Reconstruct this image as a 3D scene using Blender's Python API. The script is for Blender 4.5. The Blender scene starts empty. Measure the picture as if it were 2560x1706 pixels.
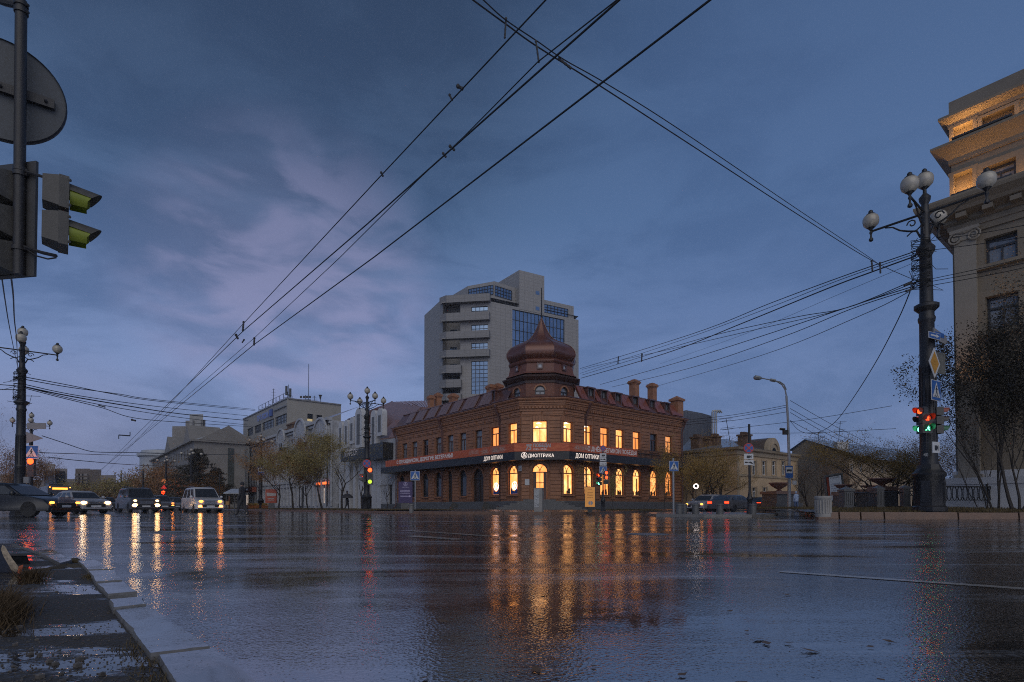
import bpy, bmesh, math, random
from mathutils import Vector, Matrix
R = math.radians
sc = bpy.context.scene
C = sc.collection
# ---------------- camera ----------------
f = 1380.0; HZ = 1266.0; HC = 0.45; TH = R(1.2); PY0 = HZ - f*math.tan(TH)
cd = bpy.data.cameras.new('camera'); cam = bpy.data.objects.new('camera', cd); C.objects.link(cam)
cam.location = (0, 0, HC); cam.rotation_euler = (R(90)+TH, 0, 0)
cd.sensor_width = 36; cd.lens = 36*f/2560; cd.shift_y = (PY0-853)/2560
cd.clip_start = 0.05; cd.clip_end = 3000
sc.camera = cam
sc.view_settings.view_transform = 'Standard'; sc.view_settings.look = 'None'
sc.view_settings.exposure = 0.2; sc.view_settings.gamma = 1
sc.cycles.use_denoising = False   # the photograph's own fine grain
sc.cycles.max_bounces = 5; sc.cycles.diffuse_bounces = 2; sc.cycles.glossy_bounces = 3
sc.cycles.sample_clamp_indirect = 3; sc.cycles.sample_clamp_direct = 5; sc.cycles.use_adaptive_sampling = False; sc.cycles.pixel_filter_type = 'BLACKMAN_HARRIS'; sc.cycles.filter_width = 1.05; sc.cycles.denoising_prefilter = 'ACCURATE'
# ---------------- world: overcast dusk ----------------
w = bpy.data.worlds.new('World'); sc.world = w; w.use_nodes = True
nt = w.node_tree; N = nt.nodes; LK = nt.links
for n in list(N): N.remove(n)
def wn(t, **k):
    n = N.new(t)
    for a, b in k.items(): setattr(n, a, b)
    return n
def s2l(c):
    return tuple(((x/255)/12.92 if x/255 <= .04045 else ((x/255+.055)/1.055)**2.4) for x in c)+(1,)
tc = wn('ShaderNodeTexCoord'); sep = wn('ShaderNodeSeparateXYZ'); LK.new(tc.outputs['Generated'], sep.inputs[0])
ramp = wn('ShaderNodeValToRGB'); LK.new(sep.outputs['Z'], ramp.inputs[0])
el = ramp.color_ramp; el.elements[0].position = 0; el.elements[0].color = s2l((114,126,166))
el.elements[1].position = 1; el.elements[1].color = s2l((46,60,84))
for p, c in ((.06,(118,132,174)), (.2,(110,128,172)), (.32,(93,114,158)), (.46,(70,95,134)), (.6,(56,78,111)), (.7,(48,68,97))):
    e = el.elements.new(p); e.color = s2l(c)
def vdot(vec):
    n = wn('ShaderNodeVectorMath', operation='DOT_PRODUCT'); LK.new(tc.outputs['Generated'], n.inputs[0])
    n.inputs[1].default_value = Vector(vec).normalized(); return n.outputs['Value']
def mr(val, a, b, c, d):
    n = wn('ShaderNodeMapRange', interpolation_type='SMOOTHSTEP'); LK.new(val, n.inputs[0])
    for i, x in enumerate((a, b, c, d)): n.inputs[i+1].default_value = x
    return n.outputs[0]
def wm(op, a, b):
    n = wn('ShaderNodeMath', operation=op)
    for i, x in enumerate((a, b)):
        if isinstance(x, (int, float)): n.inputs[i].default_value = x
        else: LK.new(x, n.inputs[i])
    return n.outputs[0]
mp = wn('ShaderNodeMapping'); LK.new(tc.outputs['Generated'], mp.inputs[0]); mp.inputs['Scale'].default_value = (1.3, 1, 3.2)
mp.inputs['Rotation'].default_value = (0, R(25), 0)
n1 = wn('ShaderNodeTexNoise'); n1.inputs['Scale'].default_value = 2.6; n1.inputs['Detail'].default_value = 9; n1.inputs['Roughness'].default_value = .6
n1.inputs['Distortion'].default_value = .35
LK.new(mp.outputs[0], n1.inputs['Vector'])
cl = mr(n1.outputs[0], .40, .62, 0, 1)
def mixc(fac, a, b, mode='MIX'):
    n = wn('ShaderNodeMix', data_type='RGBA', blend_type=mode)
    if isinstance(fac, (int, float)): n.inputs[0].default_value = fac
    else: LK.new(fac, n.inputs[0])
    for i, x in ((6, a), (7, b)):
        if isinstance(x, tuple): n.inputs[i].default_value = x
        else: LK.new(x, n.inputs[i])
    return n.outputs[2]
dark = mixc(1.0, ramp.outputs[0], (.72,.78,.82,1), 'MULTIPLY')
lite = mixc(1.0, ramp.outputs[0], (1.16,1.13,1.10,1), 'MULTIPLY')
col = mixc(cl, dark, lite)
# pale break in the cloud, low on the left
px_, pz_ = (720-1280)/f, (1237-690)/f
patch = mr(vdot((px_, 1, pz_)), .965, .999, 0, 1)
n2 = wn('ShaderNodeTexNoise'); n2.inputs['Scale'].default_value = 5.5; n2.inputs['Distortion'].default_value = .4; n2.inputs['Detail'].default_value = 8; LK.new(mp.outputs[0], n2.inputs['Vector'])
pm = wm('MULTIPLY', patch, mr(n2.outputs[0], .38, .60, .25, 1))
col = mixc(wm('MULTIPLY', pm, .92), col, s2l((138,140,180)))
# darker cloud bank up and left
dk = mr(vdot(((620-1280)/f, 1, (1237+100)/f)), .86, 1.0, 0, .45)
col = mixc(dk, col, s2l((46,58,84)))
rt = mr(vdot(((2250-1280)/f, 1, (1237-350)/f)), .8, 1.0, 0, .55)
col = mixc(rt, col, s2l((74,98,142)))
# dusty glow over the far street
gl = mr(vdot(((190-1280)/f, 1, .03)), .975, 1.0, 0, .4)
col = mixc(gl, col, s2l((120,118,150)))
col = mixc(1.0, col, (.98,1.01,.985,1), 'MULTIPLY')
sky = wn('ShaderNodeTexSky', sky_type='NISHITA'); sky.sun_disc = False
sky.sun_elevation = R(38); sky.sun_rotation = R(174)
ad = mixc(.004, col, sky.outputs[0], 'ADD')
# warm fill lobe added to the unseen sky behind the camera
br_ = mr(vdot((.08, -.79, .58)), .55, 1.0, 0, 1)
ad = mixc(br_, ad, (.34, .32, .29, 1), 'ADD')
bg = wn('ShaderNodeBackground'); LK.new(ad, bg.inputs[0]); bg.inputs[1].default_value = 1.0
w.cycles.sampling_method = 'NONE'
ow = wn('ShaderNodeOutputWorld'); LK.new(bg.outputs[0], ow.inputs[0])
# ---------------- the overcast sky's brightest side, behind the camera ----------------
sl = bpy.data.lights.new('sun', 'SUN'); sun = bpy.data.objects.new('sun', sl); C.objects.link(sun)
sl.energy = 0.55; sl.angle = R(60); sl.color = (1, .93, .85)
sun.rotation_euler = (R(52), 0, R(6))

# ---------------- pixel (2560x1706 photograph) to world ----------------
def ray(px, py):
    a = (px-1280)/f; b = (PY0-py)/f; c, s = math.cos(TH), math.sin(TH)
    Y = c-s*b; Z = s+c*b
    return a/Y, Z/Y
def G(px, py, z=0.0):
    a, k = ray(px, py); Y = (z-HC)/k; return Vector((a*Y, Y, z))
def P(px, py, Y):
    a, k = ray(px, py); return Vector((a*Y, Y, HC+k*Y))
def Hh(px, py, z):
    a, k = ray(px, py); Y = (z-HC)/k; return Vector((a*Y, Y, z))
AL = R(39.3); U = Vector((-math.sin(AL), math.cos(AL), 0)); V = Vector((U.y, -U.x, 0))
RU = math.atan2(U.y, U.x); RV = math.atan2(V.y, V.x)

# ---------------- materials ----------------
MATS = {}
def mat(name, col, rough=.6, met=0.0, var=.18, scale=2.0, bump=0.0, emit=None, es=0.0, spec=.5, coord='Object', fine=0.0, alpha=1.0):
    if name in MATS: return MATS[name]
    m = bpy.data.materials.new(name); m.use_nodes = True; t = m.node_tree; n = t.nodes; l = t.links
    b = n['Principled BSDF']; b.inputs['Roughness'].default_value = rough; b.inputs['Metallic'].default_value = met
    b.inputs['Specular IOR Level'].default_value = spec
    tcn = n.new('ShaderNodeTexCoord')
    if var > 0:
        nz = n.new('ShaderNodeTexNoise'); nz.inputs['Scale'].default_value = scale; nz.inputs['Detail'].default_value = 6; nz.inputs['Roughness'].default_value = .65
        l.new(tcn.outputs[coord], nz.inputs['Vector'])
        mrn = n.new('ShaderNodeMapRange'); l.new(nz.outputs[0], mrn.inputs[0]); mrn.inputs[1].default_value = .25; mrn.inputs[2].default_value = .75
        mrn.inputs[3].default_value = 1-var; mrn.inputs[4].default_value = 1+var
        mx = n.new('ShaderNodeMix'); mx.data_type = 'RGBA'; mx.blend_type = 'MULTIPLY'; mx.inputs[0].default_value = 1
        mx.inputs[6].default_value = (*col, 1); l.new(mrn.outputs[0], mx.inputs[7]); l.new(mx.outputs[2], b.inputs['Base Color'])
        rr = n.new('ShaderNodeMapRange'); l.new(nz.outputs[0], rr.inputs[0]); rr.inputs[3].default_value = max(.03, rough-.15); rr.inputs[4].default_value = min(1, rough+.15)
        l.new(rr.outputs[0], b.inputs['Roughness'])
        if bump > 0:
            n3 = n.new('ShaderNodeTexNoise'); n3.inputs['Scale'].default_value = scale*8; n3.inputs['Detail'].default_value = 4; l.new(tcn.outputs[coord], n3.inputs['Vector'])
            bp = n.new('ShaderNodeBump'); bp.inputs['Strength'].default_value = bump; bp.inputs['Distance'].default_value = .03
            l.new(n3.outputs[0], bp.inputs['Height']); l.new(bp.outputs[0], b.inputs['Normal'])
    else:
        b.inputs['Base Color'].default_value = (*col, 1)
    if emit:
        b.inputs['Emission Color'].default_value = (*emit, 1); b.inputs['Emission Strength'].default_value = es
    MATS[name] = m; return m
def NT(m):
    t = m.node_tree; return t, t.nodes, t.links, t.nodes['Principled BSDF']
def brickmat(name, c1, c2, mortar, rough=.65):
    m = mat(name, c1, rough, var=0); t, n, l, b = NT(m)
    tcn = n.new('ShaderNodeTexCoord'); br = n.new('ShaderNodeTexBrick'); l.new(tcn.outputs['UV'], br.inputs[0])
    br.inputs['Scale'].default_value = 1; br.inputs['Brick Width'].default_value = .26; br.inputs['Row Height'].default_value = .078; br.inputs['Mortar Size'].default_value = .008
    br.inputs['Color1'].default_value = (*c1, 1); br.inputs['Color2'].default_value = (*c2, 1); br.inputs['Mortar'].default_value = (*mortar, 1)
    nz = n.new('ShaderNodeTexNoise'); nz.inputs['Scale'].default_value = .9; nz.inputs['Detail'].default_value = 8; nz.inputs['Roughness'].default_value = .7; l.new(tcn.outputs['Object'], nz.inputs[0])
    mrn = n.new('ShaderNodeMapRange'); l.new(nz.outputs[0], mrn.inputs[0]); mrn.inputs[1].default_value = .3; mrn.inputs[2].default_value = .7; mrn.inputs[3].default_value = .62; mrn.inputs[4].default_value = 1.25
    mx = n.new('ShaderNodeMix'); mx.data_type = 'RGBA'; mx.blend_type = 'MULTIPLY'; mx.inputs[0].default_value = 1
    l.new(br.outputs[0], mx.inputs[6]); l.new(mrn.outputs[0], mx.inputs[7]); l.new(mx.outputs[2], b.inputs['Base Color'])
    bp = n.new('ShaderNodeBump'); bp.inputs['Strength'].default_value = .5; bp.inputs['Distance'].default_value = .01; l.new(br.outputs['Fac'], bp.inputs['Height']); bp.invert = True; l.new(bp.outputs[0], b.inputs['Normal'])
    return m
def gridmat(name, col, line, w, h, ms=.02, rough=.6, var=.12, spec=.5):
    m = mat(name, col, rough, var=0, spec=spec); t, n, l, b = NT(m)
    tcn = n.new('ShaderNodeTexCoord'); br = n.new('ShaderNodeTexBrick'); l.new(tcn.outputs['UV'], br.inputs[0]); br.offset = 0
    br.inputs['Scale'].default_value = 1; br.inputs['Brick Width'].default_value = w; br.inputs['Row Height'].default_value = h; br.inputs['Mortar Size'].default_value = ms
    c2 = tuple(x*(1-var) for x in col)
    br.inputs['Color1'].default_value = (*col, 1); br.inputs['Color2'].default_value = (*c2, 1); br.inputs['Mortar'].default_value = (*line, 1)
    l.new(br.outputs[0], b.inputs['Base Color']); return m
def litmat(name, cols, es, scale=(1.6,1,.9)):
    """A lit room seen through a pane: patches of wall, shelf and lamp light."""
    m = mat(name, (.02,.015,.01), .15, var=0); t, n, l, b = NT(m)
    tcn = n.new('ShaderNodeTexCoord'); mpn = n.new('ShaderNodeMapping'); mpn.inputs['Scale'].default_value = scale; l.new(tcn.outputs['Object'], mpn.inputs[0])
    nz = n.new('ShaderNodeTexNoise'); nz.inputs['Scale'].default_value = 1.2; nz.inputs['Detail'].default_value = 3; l.new(mpn.outputs[0], nz.inputs[0])
    vo = n.new('ShaderNodeTexVoronoi'); vo.distance = 'CHEBYCHEV'; vo.inputs['Scale'].default_value = 2.6; l.new(mpn.outputs[0], vo.inputs[0])
    ad = n.new('ShaderNodeMath'); ad.operation = 'MULTIPLY_ADD'; l.new(vo.outputs['Distance'], ad.inputs[0]); ad.inputs[1].default_value = .25; l.new(nz.outputs[0], ad.inputs[2])
    rp = n.new('ShaderNodeValToRGB'); l.new(ad.outputs[0], rp.inputs[0]); rp.color_ramp.elements[0].position = .3; rp.color_ramp.elements[1].position = .9
    rp.color_ramp.elements[0].color = (*cols[0], 1); rp.color_ramp.elements[1].color = (*cols[2], 1)
    e = rp.color_ramp.elements.new(.58); e.color = (*cols[1], 1)
    l.new(rp.outputs[0], b.inputs['Emission Color']); b.inputs['Emission Strength'].default_value = es
    return m
def emat(name, col, es):
    m = mat(name, (.02,.02,.02), .4, var=0, emit=col, es=es)
    if es < 4: m.cycles.emission_sampling = 'NONE'
    return m

# ---------------- mesh builder ----------------
class MB:
    def __init__(s): s.v = []; s.f = []; s.mi = []; s.cur = 0
    def add(s, vs, fs):
        o = len(s.v); s.v += [Vector(x) for x in vs]
        for q in fs: s.f.append([o+i for i in q]); s.mi.append(s.cur)
    def quad(s, a, b, c, d): s.add((a, b, c, d), ((0,1,2,3),))
    def hexa(s, p): s.add(p, ((0,3,2,1),(4,5,6,7),(0,1,5,4),(1,2,6,5),(2,3,7,6),(3,0,4,7)))
    def box(s, x0, x1, y0, y1, z0, z1, M=None):
        p = [(x0,y0,z0),(x1,y0,z0),(x1,y1,z0),(x0,y1,z0),(x0,y0,z1),(x1,y0,z1),(x1,y1,z1),(x0,y1,z1)]
        if M: p = [M @ Vector(q) for q in p]
        s.hexa(p)
    def tube(s, pts, r, n=6, caps=True):
        pts = [Vector(p) for p in pts]; rs = r if isinstance(r, (list, tuple)) else [r]*len(pts)
        rings = []; up = None
        for i, p in enumerate(pts):
            d = (pts[min(i+1, len(pts)-1)]-pts[max(i-1, 0)])
            d = d.normalized() if d.length > 1e-9 else Vector((0,0,1))
            if up is None or abs(up.dot(d)) > .98: up = Vector((0,0,1)) if abs(d.z) < .9 else Vector((1,0,0))
            x = d.cross(up).normalized(); y = x.cross(d).normalized(); up = y
            rings.append([p+(x*math.cos(6.28318*k/n)+y*math.sin(6.28318*k/n))*rs[i] for k in range(n)])
        vs = [q for g in rings for q in g]; fs = []
        for i in range(len(pts)-1):
            for k in range(n): fs.append((i*n+k, i*n+(k+1)%n, (i+1)*n+(k+1)%n, (i+1)*n+k))
        if caps: fs.append(tuple(range(n))[::-1]); fs.append(tuple((len(pts)-1)*n+k for k in range(n)))
        s.add(vs, fs)
    def lathe(s, prof, n=12, c=(0,0,0), rot=0.0, sx=1.0, sy=1.0, M=None):
        vs = []
        for r, z in prof:
            for k in range(n):
                a = rot+2*math.pi*k/n; q = Vector((c[0]+r*math.cos(a)*sx, c[1]+r*math.sin(a)*sy, c[2]+z))
                vs.append(M @ q if M else q)
        fs = []
        for i in range(len(prof)-1):
            for k in range(n): fs.append((i*n+k, i*n+(k+1)%n, (i+1)*n+(k+1)%n, (i+1)*n+k))
        if prof[0][0] > 1e-4: fs.append(tuple(range(n))[::-1])
        if prof[-1][0] > 1e-4: fs.append(tuple((len(prof)-1)*n+k for k in range(n)))
        s.add(vs, fs)
    def prism(s, poly, z0, z1):
        n = len(poly); vs = [(p[0], p[1], z0) for p in poly]+[(p[0], p[1], z1) for p in poly]
        s.add(vs, [tuple(range(n))[::-1], tuple(n+i for i in range(n))]+[(i, (i+1)%n, n+(i+1)%n, n+i) for i in range(n)])
    def ball(s, c, r, n=10, m=7, sz=1.0):
        s.lathe([(max(1e-5, r*math.sin(math.pi*i/m)), -r*sz*math.cos(math.pi*i/m)) for i in range(m+1)], n, c)
def wmx(o):
    M = Matrix.Translation(o.location) @ Matrix.Rotation(o.rotation_euler.z, 4, 'Z') @ Matrix.Diagonal((*o.scale, 1))
    return wmx(o.parent) @ M if o.parent else M
def build(name, mb, m, parent=None, world=False, smooth=True, recalc=True, uv=True, ang=38):
    me = bpy.data.meshes.new(name); vs = mb.v
    if world and parent is not None:
        Mi = wmx(parent).inverted(); vs = [Mi @ q for q in vs]
    me.from_pydata([tuple(q) for q in vs], [], mb.f)
    ms = m if isinstance(m, (list, tuple)) else [m]
    for x in ms: me.materials.append(x)
    if len(ms) > 1: me.polygons.foreach_set('material_index', mb.mi)
    if recalc:
        bm = bmesh.new(); bm.from_mesh(me); bmesh.ops.recalc_face_normals(bm, faces=bm.faces); bm.to_mesh(me); bm.free()
    if uv and len(me.polygons) < 60000:
        ul = me.uv_layers.new(name='UVMap').data; vv = me.vertices
        for p in me.polygons:
            nn = p.normal
            if abs(nn.z) > .75:
                for li in p.loop_indices:
                    co = vv[me.loops[li].vertex_index].co; ul[li].uv = (co.x, co.y)
            else:
                tx, ty = -nn.y, nn.x; L = math.hypot(tx, ty) or 1; tx /= L; ty /= L
                for li in p.loop_indices:
                    co = vv[me.loops[li].vertex_index].co; ul[li].uv = (co.x*tx+co.y*ty, co.z)
    if smooth:
        me.polygons.foreach_set('use_smooth', [True]*len(me.polygons)); me.set_sharp_from_angle(angle=R(ang))
    o = bpy.data.objects.new(name, me); C.objects.link(o)
    if parent is not None: o.parent = parent
    return o
def tag(o, label=None, cat=None, group=None, kind=None):
    if label: o['label'] = label
    if cat: o['category'] = cat
    if group: o['group'] = group
    if kind: o['kind'] = kind
    return o
def thing(name, label, cat, loc=(0,0,0), rz=0.0, group=None):
    o = bpy.data.objects.new(name, None); C.objects.link(o); o.location = loc; o.rotation_euler = (0,0,rz); o.empty_display_size = .3
    return tag(o, label, cat, group)
def struct(name, mb, m, **k): return tag(build(name, mb, m, **k), kind='structure')
def dup(root, loc=None, rz=None, label=None, sc_=None, group=None):
    def cp(o, par):
        c = o.copy(); C.objects.link(c)
        if par is not None: c.parent = par
        for ch in KIDS.get(o.name, ()): cp(ch, c)
        return c
    KIDS = {}
    for o in bpy.data.objects:
        if o.parent: KIDS.setdefault(o.parent.name, []).append(o)
    r = cp(root, None)
    if loc is not None: r.location = loc
    if rz is not None: r.rotation_euler = (0,0,rz)
    if sc_: r.scale = (sc_, sc_, sc_) if isinstance(sc_, (int, float)) else sc_
    if label: r['label'] = label
    if group: r['group'] = group
    return r
# ---------------- walls ----------------
class Wall:
    """A vertical plane: s metres along it, o out of it, z up; sg is +1 when s grows to the viewer's right."""
    def __init__(w, p, d, n, sg=1): w.p = Vector(p[:2]); w.d = Vector(d[:2]).normalized(); w.n = Vector(n[:2]).normalized(); w.sg = sg
    def pt(w, s, o, z): q = w.p+w.d*s+w.n*o; return Vector((q.x, q.y, z))
    def s(w, px, o=0.0):
        p = w.p+w.n*o; a = ray(px, 1100)[0]; return (a*p.y-p.x)/(w.d.x-a*w.d.y)
    def z(w, px, py, o=0.0):
        p = w.p+w.n*o; a, k = ray(px, py); s = (a*p.y-p.x)/(w.d.x-a*w.d.y); return HC+k*(p.y+s*w.d.y)
    def box(w, mb, s0, s1, o0, o1, z0, z1):
        mb.hexa([w.pt(s0,o0,z0), w.pt(s1,o0,z0), w.pt(s1,o1,z0), w.pt(s0,o1,z0), w.pt(s0,o0,z1), w.pt(s1,o0,z1), w.pt(s1,o1,z1), w.pt(s0,o1,z1)])
    def off(w, o): return Wall(w.p+w.n*o, w.d, w.n, w.sg)
def arch_pts(s0, s1, zs, z1, k=8):
    c = (s0+s1)/2; r = (s1-s0)/2; h = z1-zs
    return [(c-r*math.cos(math.pi*i/k), zs+h*math.sin(math.pi*i/k)) for i in range(k+1)]
def facade(mb, W, s0, s1, z0, z1, ops, dep=.22):
    """Wall sheet with real openings; op = (s0, s1, z0, z1, spring z or None)."""
    ss = sorted({s0, s1, *[x for o in ops for x in o[:2]]}); zs = sorted({z0, z1, *[x for o in ops for x in o[2:4]]})
    ss = [x for x in ss if s0-1e-6 <= x <= s1+1e-6]; zs = [x for x in zs if z0-1e-6 <= x <= z1+1e-6]
    for i in range(len(ss)-1):
        for j in range(len(zs)-1):
            cs, cz = (ss[i]+ss[i+1])/2, (zs[j]+zs[j+1])/2
            if any(o[0] < cs < o[1] and o[2] < cz < o[3] for o in ops): continue
            mb.quad(W.pt(ss[i],0,zs[j]), W.pt(ss[i+1],0,zs[j]), W.pt(ss[i+1],0,zs[j+1]), W.pt(ss[i],0,zs[j+1]))
    for o in ops:
        a, b, c, d, sp = (*o, None)[:5] if len(o) == 4 else o
        if sp is None: per = [(a,c),(a,d),(b,d),(b,c)]
        else:
            ap = arch_pts(a, b, sp, d); per = [(a,c)]+ap+[(b,c)]
            for i in range(len(ap)-1):
                mb.quad(W.pt(ap[i][0],0,ap[i][1]), W.pt(ap[i+1][0],0,ap[i+1][1]), W.pt(ap[i+1][0],0,d), W.pt(ap[i][0],0,d))
        for i in range(len(per)):
            p, q = per[i], per[(i+1) % len(per)]
            mb.quad(W.pt(p[0],0,p[1]), W.pt(q[0],0,q[1]), W.pt(q[0],-dep,q[1]), W.pt(p[0],-dep,p[1]))
def window(W, s0, s1, z0, z1, par, mf, mp, spring=None, dep=.2, cols=2, tr=.66, fw=.07, name='window', tracery=False, pm=None):
    """frame mesh (the part) with a child called pane (the sub-part)."""
    mb = MB(); o0, o1 = -dep, -dep+.07; zt = spring if spring else z1
    W.box(mb, s0, s0+fw, o0, o1, z0, zt); W.box(mb, s1-fw, s1, o0, o1, z0, zt); W.box(mb, s0+fw, s1-fw, o0, o1, z0, z0+fw)
    if spring is None: W.box(mb, s0+fw, s1-fw, o0, o1, z1-fw, z1)
    else:
        a = arch_pts(s0, s1, spring, z1); b = arch_pts(s0+fw, s1-fw, spring, z1-fw)
        for i in range(len(a)-1):
            q = [W.pt(a[i][0],o0,a[i][1]), W.pt(a[i+1][0],o0,a[i+1][1]), W.pt(b[i+1][0],o0,b[i+1][1]), W.pt(b[i][0],o0,b[i][1])]
            mb.hexa(q+[p+Vector((W.n.x, W.n.y, 0))*.07 for p in q])
    zr = z0+(z1-z0)*tr if not spring else spring-.05
    if tr: W.box(mb, s0+fw, s1-fw, o0, o1-.01, zr-.05, zr+.05)
    for i in range(1, cols):
        c = s0+(s1-s0)*i/cols; W.box(mb, c-.035, c+.035, o0, o1-.01, z0+fw, (zr-.05) if tr else z1-fw)
    if tracery:
        c = (s0+s1)/2; h = z1-spring; r = (s1-s0)/2
        for sg in (-1, 1):
            pts = [W.pt(c+sg*r*.62*(t**1.6), o0+.035, spring+h*.9*(1-(1-t)**1.7) if False else spring+h*.86*math.sin(t*1.45)) for t in [i/6 for i in range(7)]]
            mb.tube(pts, .03, 4)
        W.box(mb, c-.025, c+.025, o0, o1-.02, spring, spring+h*.25)
    fr = build(name, mb, mf, par, world=True, smooth=False)
    mb = MB(); op = o0-.02
    if spring is None: mb.quad(W.pt(s0,op,z0), W.pt(s1,op,z0), W.pt(s1,op,z1), W.pt(s0,op,z1))
    else:
        ap = arch_pts(s0, s1, spring, z1); pts = [W.pt(s0,op,z0)]+[W.pt(x,op,z) for x, z in ap]+[W.pt(s1,op,z0)]
        mb.add(pts, [tuple(range(len(pts)))])
    p = build('pane', mb, mp, None, smooth=False)
    p.data.transform(wmx(fr).inverted()); p.parent = fr
    return fr
def sweep(mb, pts, prof, closed=False, flip=1):
    """profile (out, z) along a plan polyline, mitred; out is to the side `flip`."""
    pts = [Vector(p[:2]) for p in pts]; n = len(pts); offs = []
    for i in range(n):
        ns = []
        for a, b in ((i-1, i), (i, i+1)):
            if closed: a %= n; b %= n
            if 0 <= a < n and 0 <= b < n and a != b:
                d = (pts[b]-pts[a]).normalized(); ns.append(Vector((d.y, -d.x))*flip)
        m = sum(ns, Vector((0,0))); m = m/len(ns)
        offs.append(m/max(.3, m.length_squared))
    vs = []; k = len(prof)
    for p, o in zip(pts, offs):
        for (a, z) in prof: q = p+o*a; vs.append((q.x, q.y, z))
    fs = []
    for i in range(n if closed else n-1):
        j = (i+1) % n
        for t in range(k-1): fs.append((i*k+t, j*k+t, j*k+t+1, i*k+t+1))
    mb.add(vs, fs)
def text(name, body, W, s, o, z, size, m, par=None, width=None, ext=.02, shear=0.0, bold=0.0, center=False):
    """Lettering laid on a wall frame, real thin geometry."""
    cu = bpy.data.curves.new(name, 'FONT'); cu.body = body; cu.size = size; cu.extrude = 0; cu.resolution_u = 2; cu.shear = shear; cu.offset = bold
    ob = bpy.data.objects.new(name, cu); C.objects.link(ob)
    dg = bpy.context.evaluated_depsgraph_get(); me = bpy.data.meshes.new_from_object(ob.evaluated_get(dg))
    bpy.data.objects.remove(ob); bpy.data.curves.remove(cu)
    vs = [q.co.copy() for q in me.vertices]; fs = [tuple(p.vertices) for p in me.polygons]; bpy.data.meshes.remove(me)
    if not vs: return None
    x0 = min(q.x for q in vs); x1 = max(q.x for q in vs); kx = (width/(x1-x0)) if width else 1
    cx = (x1-x0)*kx/2 if center else 0
    mb = MB(); mb.add([W.pt(s+W.sg*((q.x-x0)*kx-cx), o, z+q.y) for q in vs], fs)
    n = len(vs)
    return build(name, mb, m, par, world=par is not None, smooth=False, recalc=False)
# ================= materials =================
BR = brickmat('brick', (.32,.135,.062), (.23,.095,.042), (.12,.07,.045))
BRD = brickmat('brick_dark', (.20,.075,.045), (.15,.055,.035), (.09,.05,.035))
BRT = mat('brick_trim', (.28,.125,.062), .6, var=.3, scale=1.5, bump=.3)
METR = mat('roof_metal_red', (.095,.04,.032), .32, .0, var=.25, scale=1.5, spec=.7)
METP = mat('roof_metal_panel', (.17,.10,.09), .22, .0, var=.2, scale=2.5, spec=1.0)
DOME = mat('dome_copper', (.13,.048,.032), .36, .3, var=.22, scale=1.2, spec=.8)
WOODF = mat('window_frame_brown', (.09,.035,.018), .45, var=.2, scale=6)
FRD = mat('frame_dark', (.03,.03,.032), .4, var=.1)
FRG = mat('frame_grey', (.18,.18,.19), .5, var=.1)
FRW = mat('frame_white', (.55,.55,.56), .5, var=.1)
GLD = mat('glass_dark', (.02,.024,.03), .05, var=.3, scale=.8, spec=.9)
GLB = mat('glass_blue', (.21,.29,.40), .08, var=.2, scale=.35, met=.85)
CURT = mat('glass_with_curtain', (.17,.18,.20), .10, var=.35, scale=2.5, spec=.8)
LIT = litmat('lit_room', ((.95,.24,.05), (1,.34,.08), (1,.50,.18)), 1.6)
LITB = litmat('lit_room_bright', ((1,.27,.06), (1,.40,.11), (1,.64,.28)), 1.75, (2.4,1,1.1))
LITC = litmat('lit_room_curtained', ((.6,.15,.03), (.85,.26,.06), (1,.40,.12)), 1.3, (5,5,.5))
LITO = litmat('lit_room_orange', ((.9,.26,.06), (1,.36,.10), (1,.50,.2)), .8)
LITL = litmat('lit_office', ((.25,.2,.1), (.8,.6,.3), (1,.85,.5)), .5, (3,1,2))
BLACK = mat('canopy_black', (.018,.018,.02), .4, var=.2)
GRAN = mat('granite_dark', (.09,.09,.09), .35, var=.3, scale=5, bump=.3)
CONC = mat('concrete', (.24,.23,.22), .7, var=.2, scale=1.5, bump=.25)
CONW = mat('concrete_wet', (.13,.125,.12), .25, var=.3, scale=4, bump=.3)
IRON = mat('cast_iron', (.022,.022,.025), .42, .3, var=.25, scale=5, bump=.2)
STEEL = mat('galvanised_steel', (.28,.29,.30), .4, .5, var=.15, scale=5)
GLOBE = mat('milk_glass', (.34,.31,.26), .25, var=.08, scale=4, spec=.7)
WIRE = mat('wire', (.01,.01,.011), .5, var=0)
SHELL = mat('shop_sign_light', (.8,.8,.8), .4, var=0, emit=(1,.80,.66), es=.85)
SHELL.cycles.emission_sampling = 'NONE'
TXT = mat('banner_text', (.85,.78,.75), .6, var=0)
TXTG = mat('banner_text_grey', (.36,.36,.38), .6, var=0)
BARK = mat('bark', (.034,.027,.022), .8, var=.3, scale=8, bump=.5)
SIGNW = mat('sign_white', (.46,.47,.49), .4, var=.05); SIGNB = mat('sign_blue', (.018,.09,.31), .4, var=.08)
SIGNR = mat('sign_red', (.42,.04,.03), .4, var=.08); SIGNK = mat('sign_black', (.015,.015,.017), .5, var=0)
SIGNY = mat('sign_yellow', (.42,.21,.03), .4, var=.1)

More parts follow.
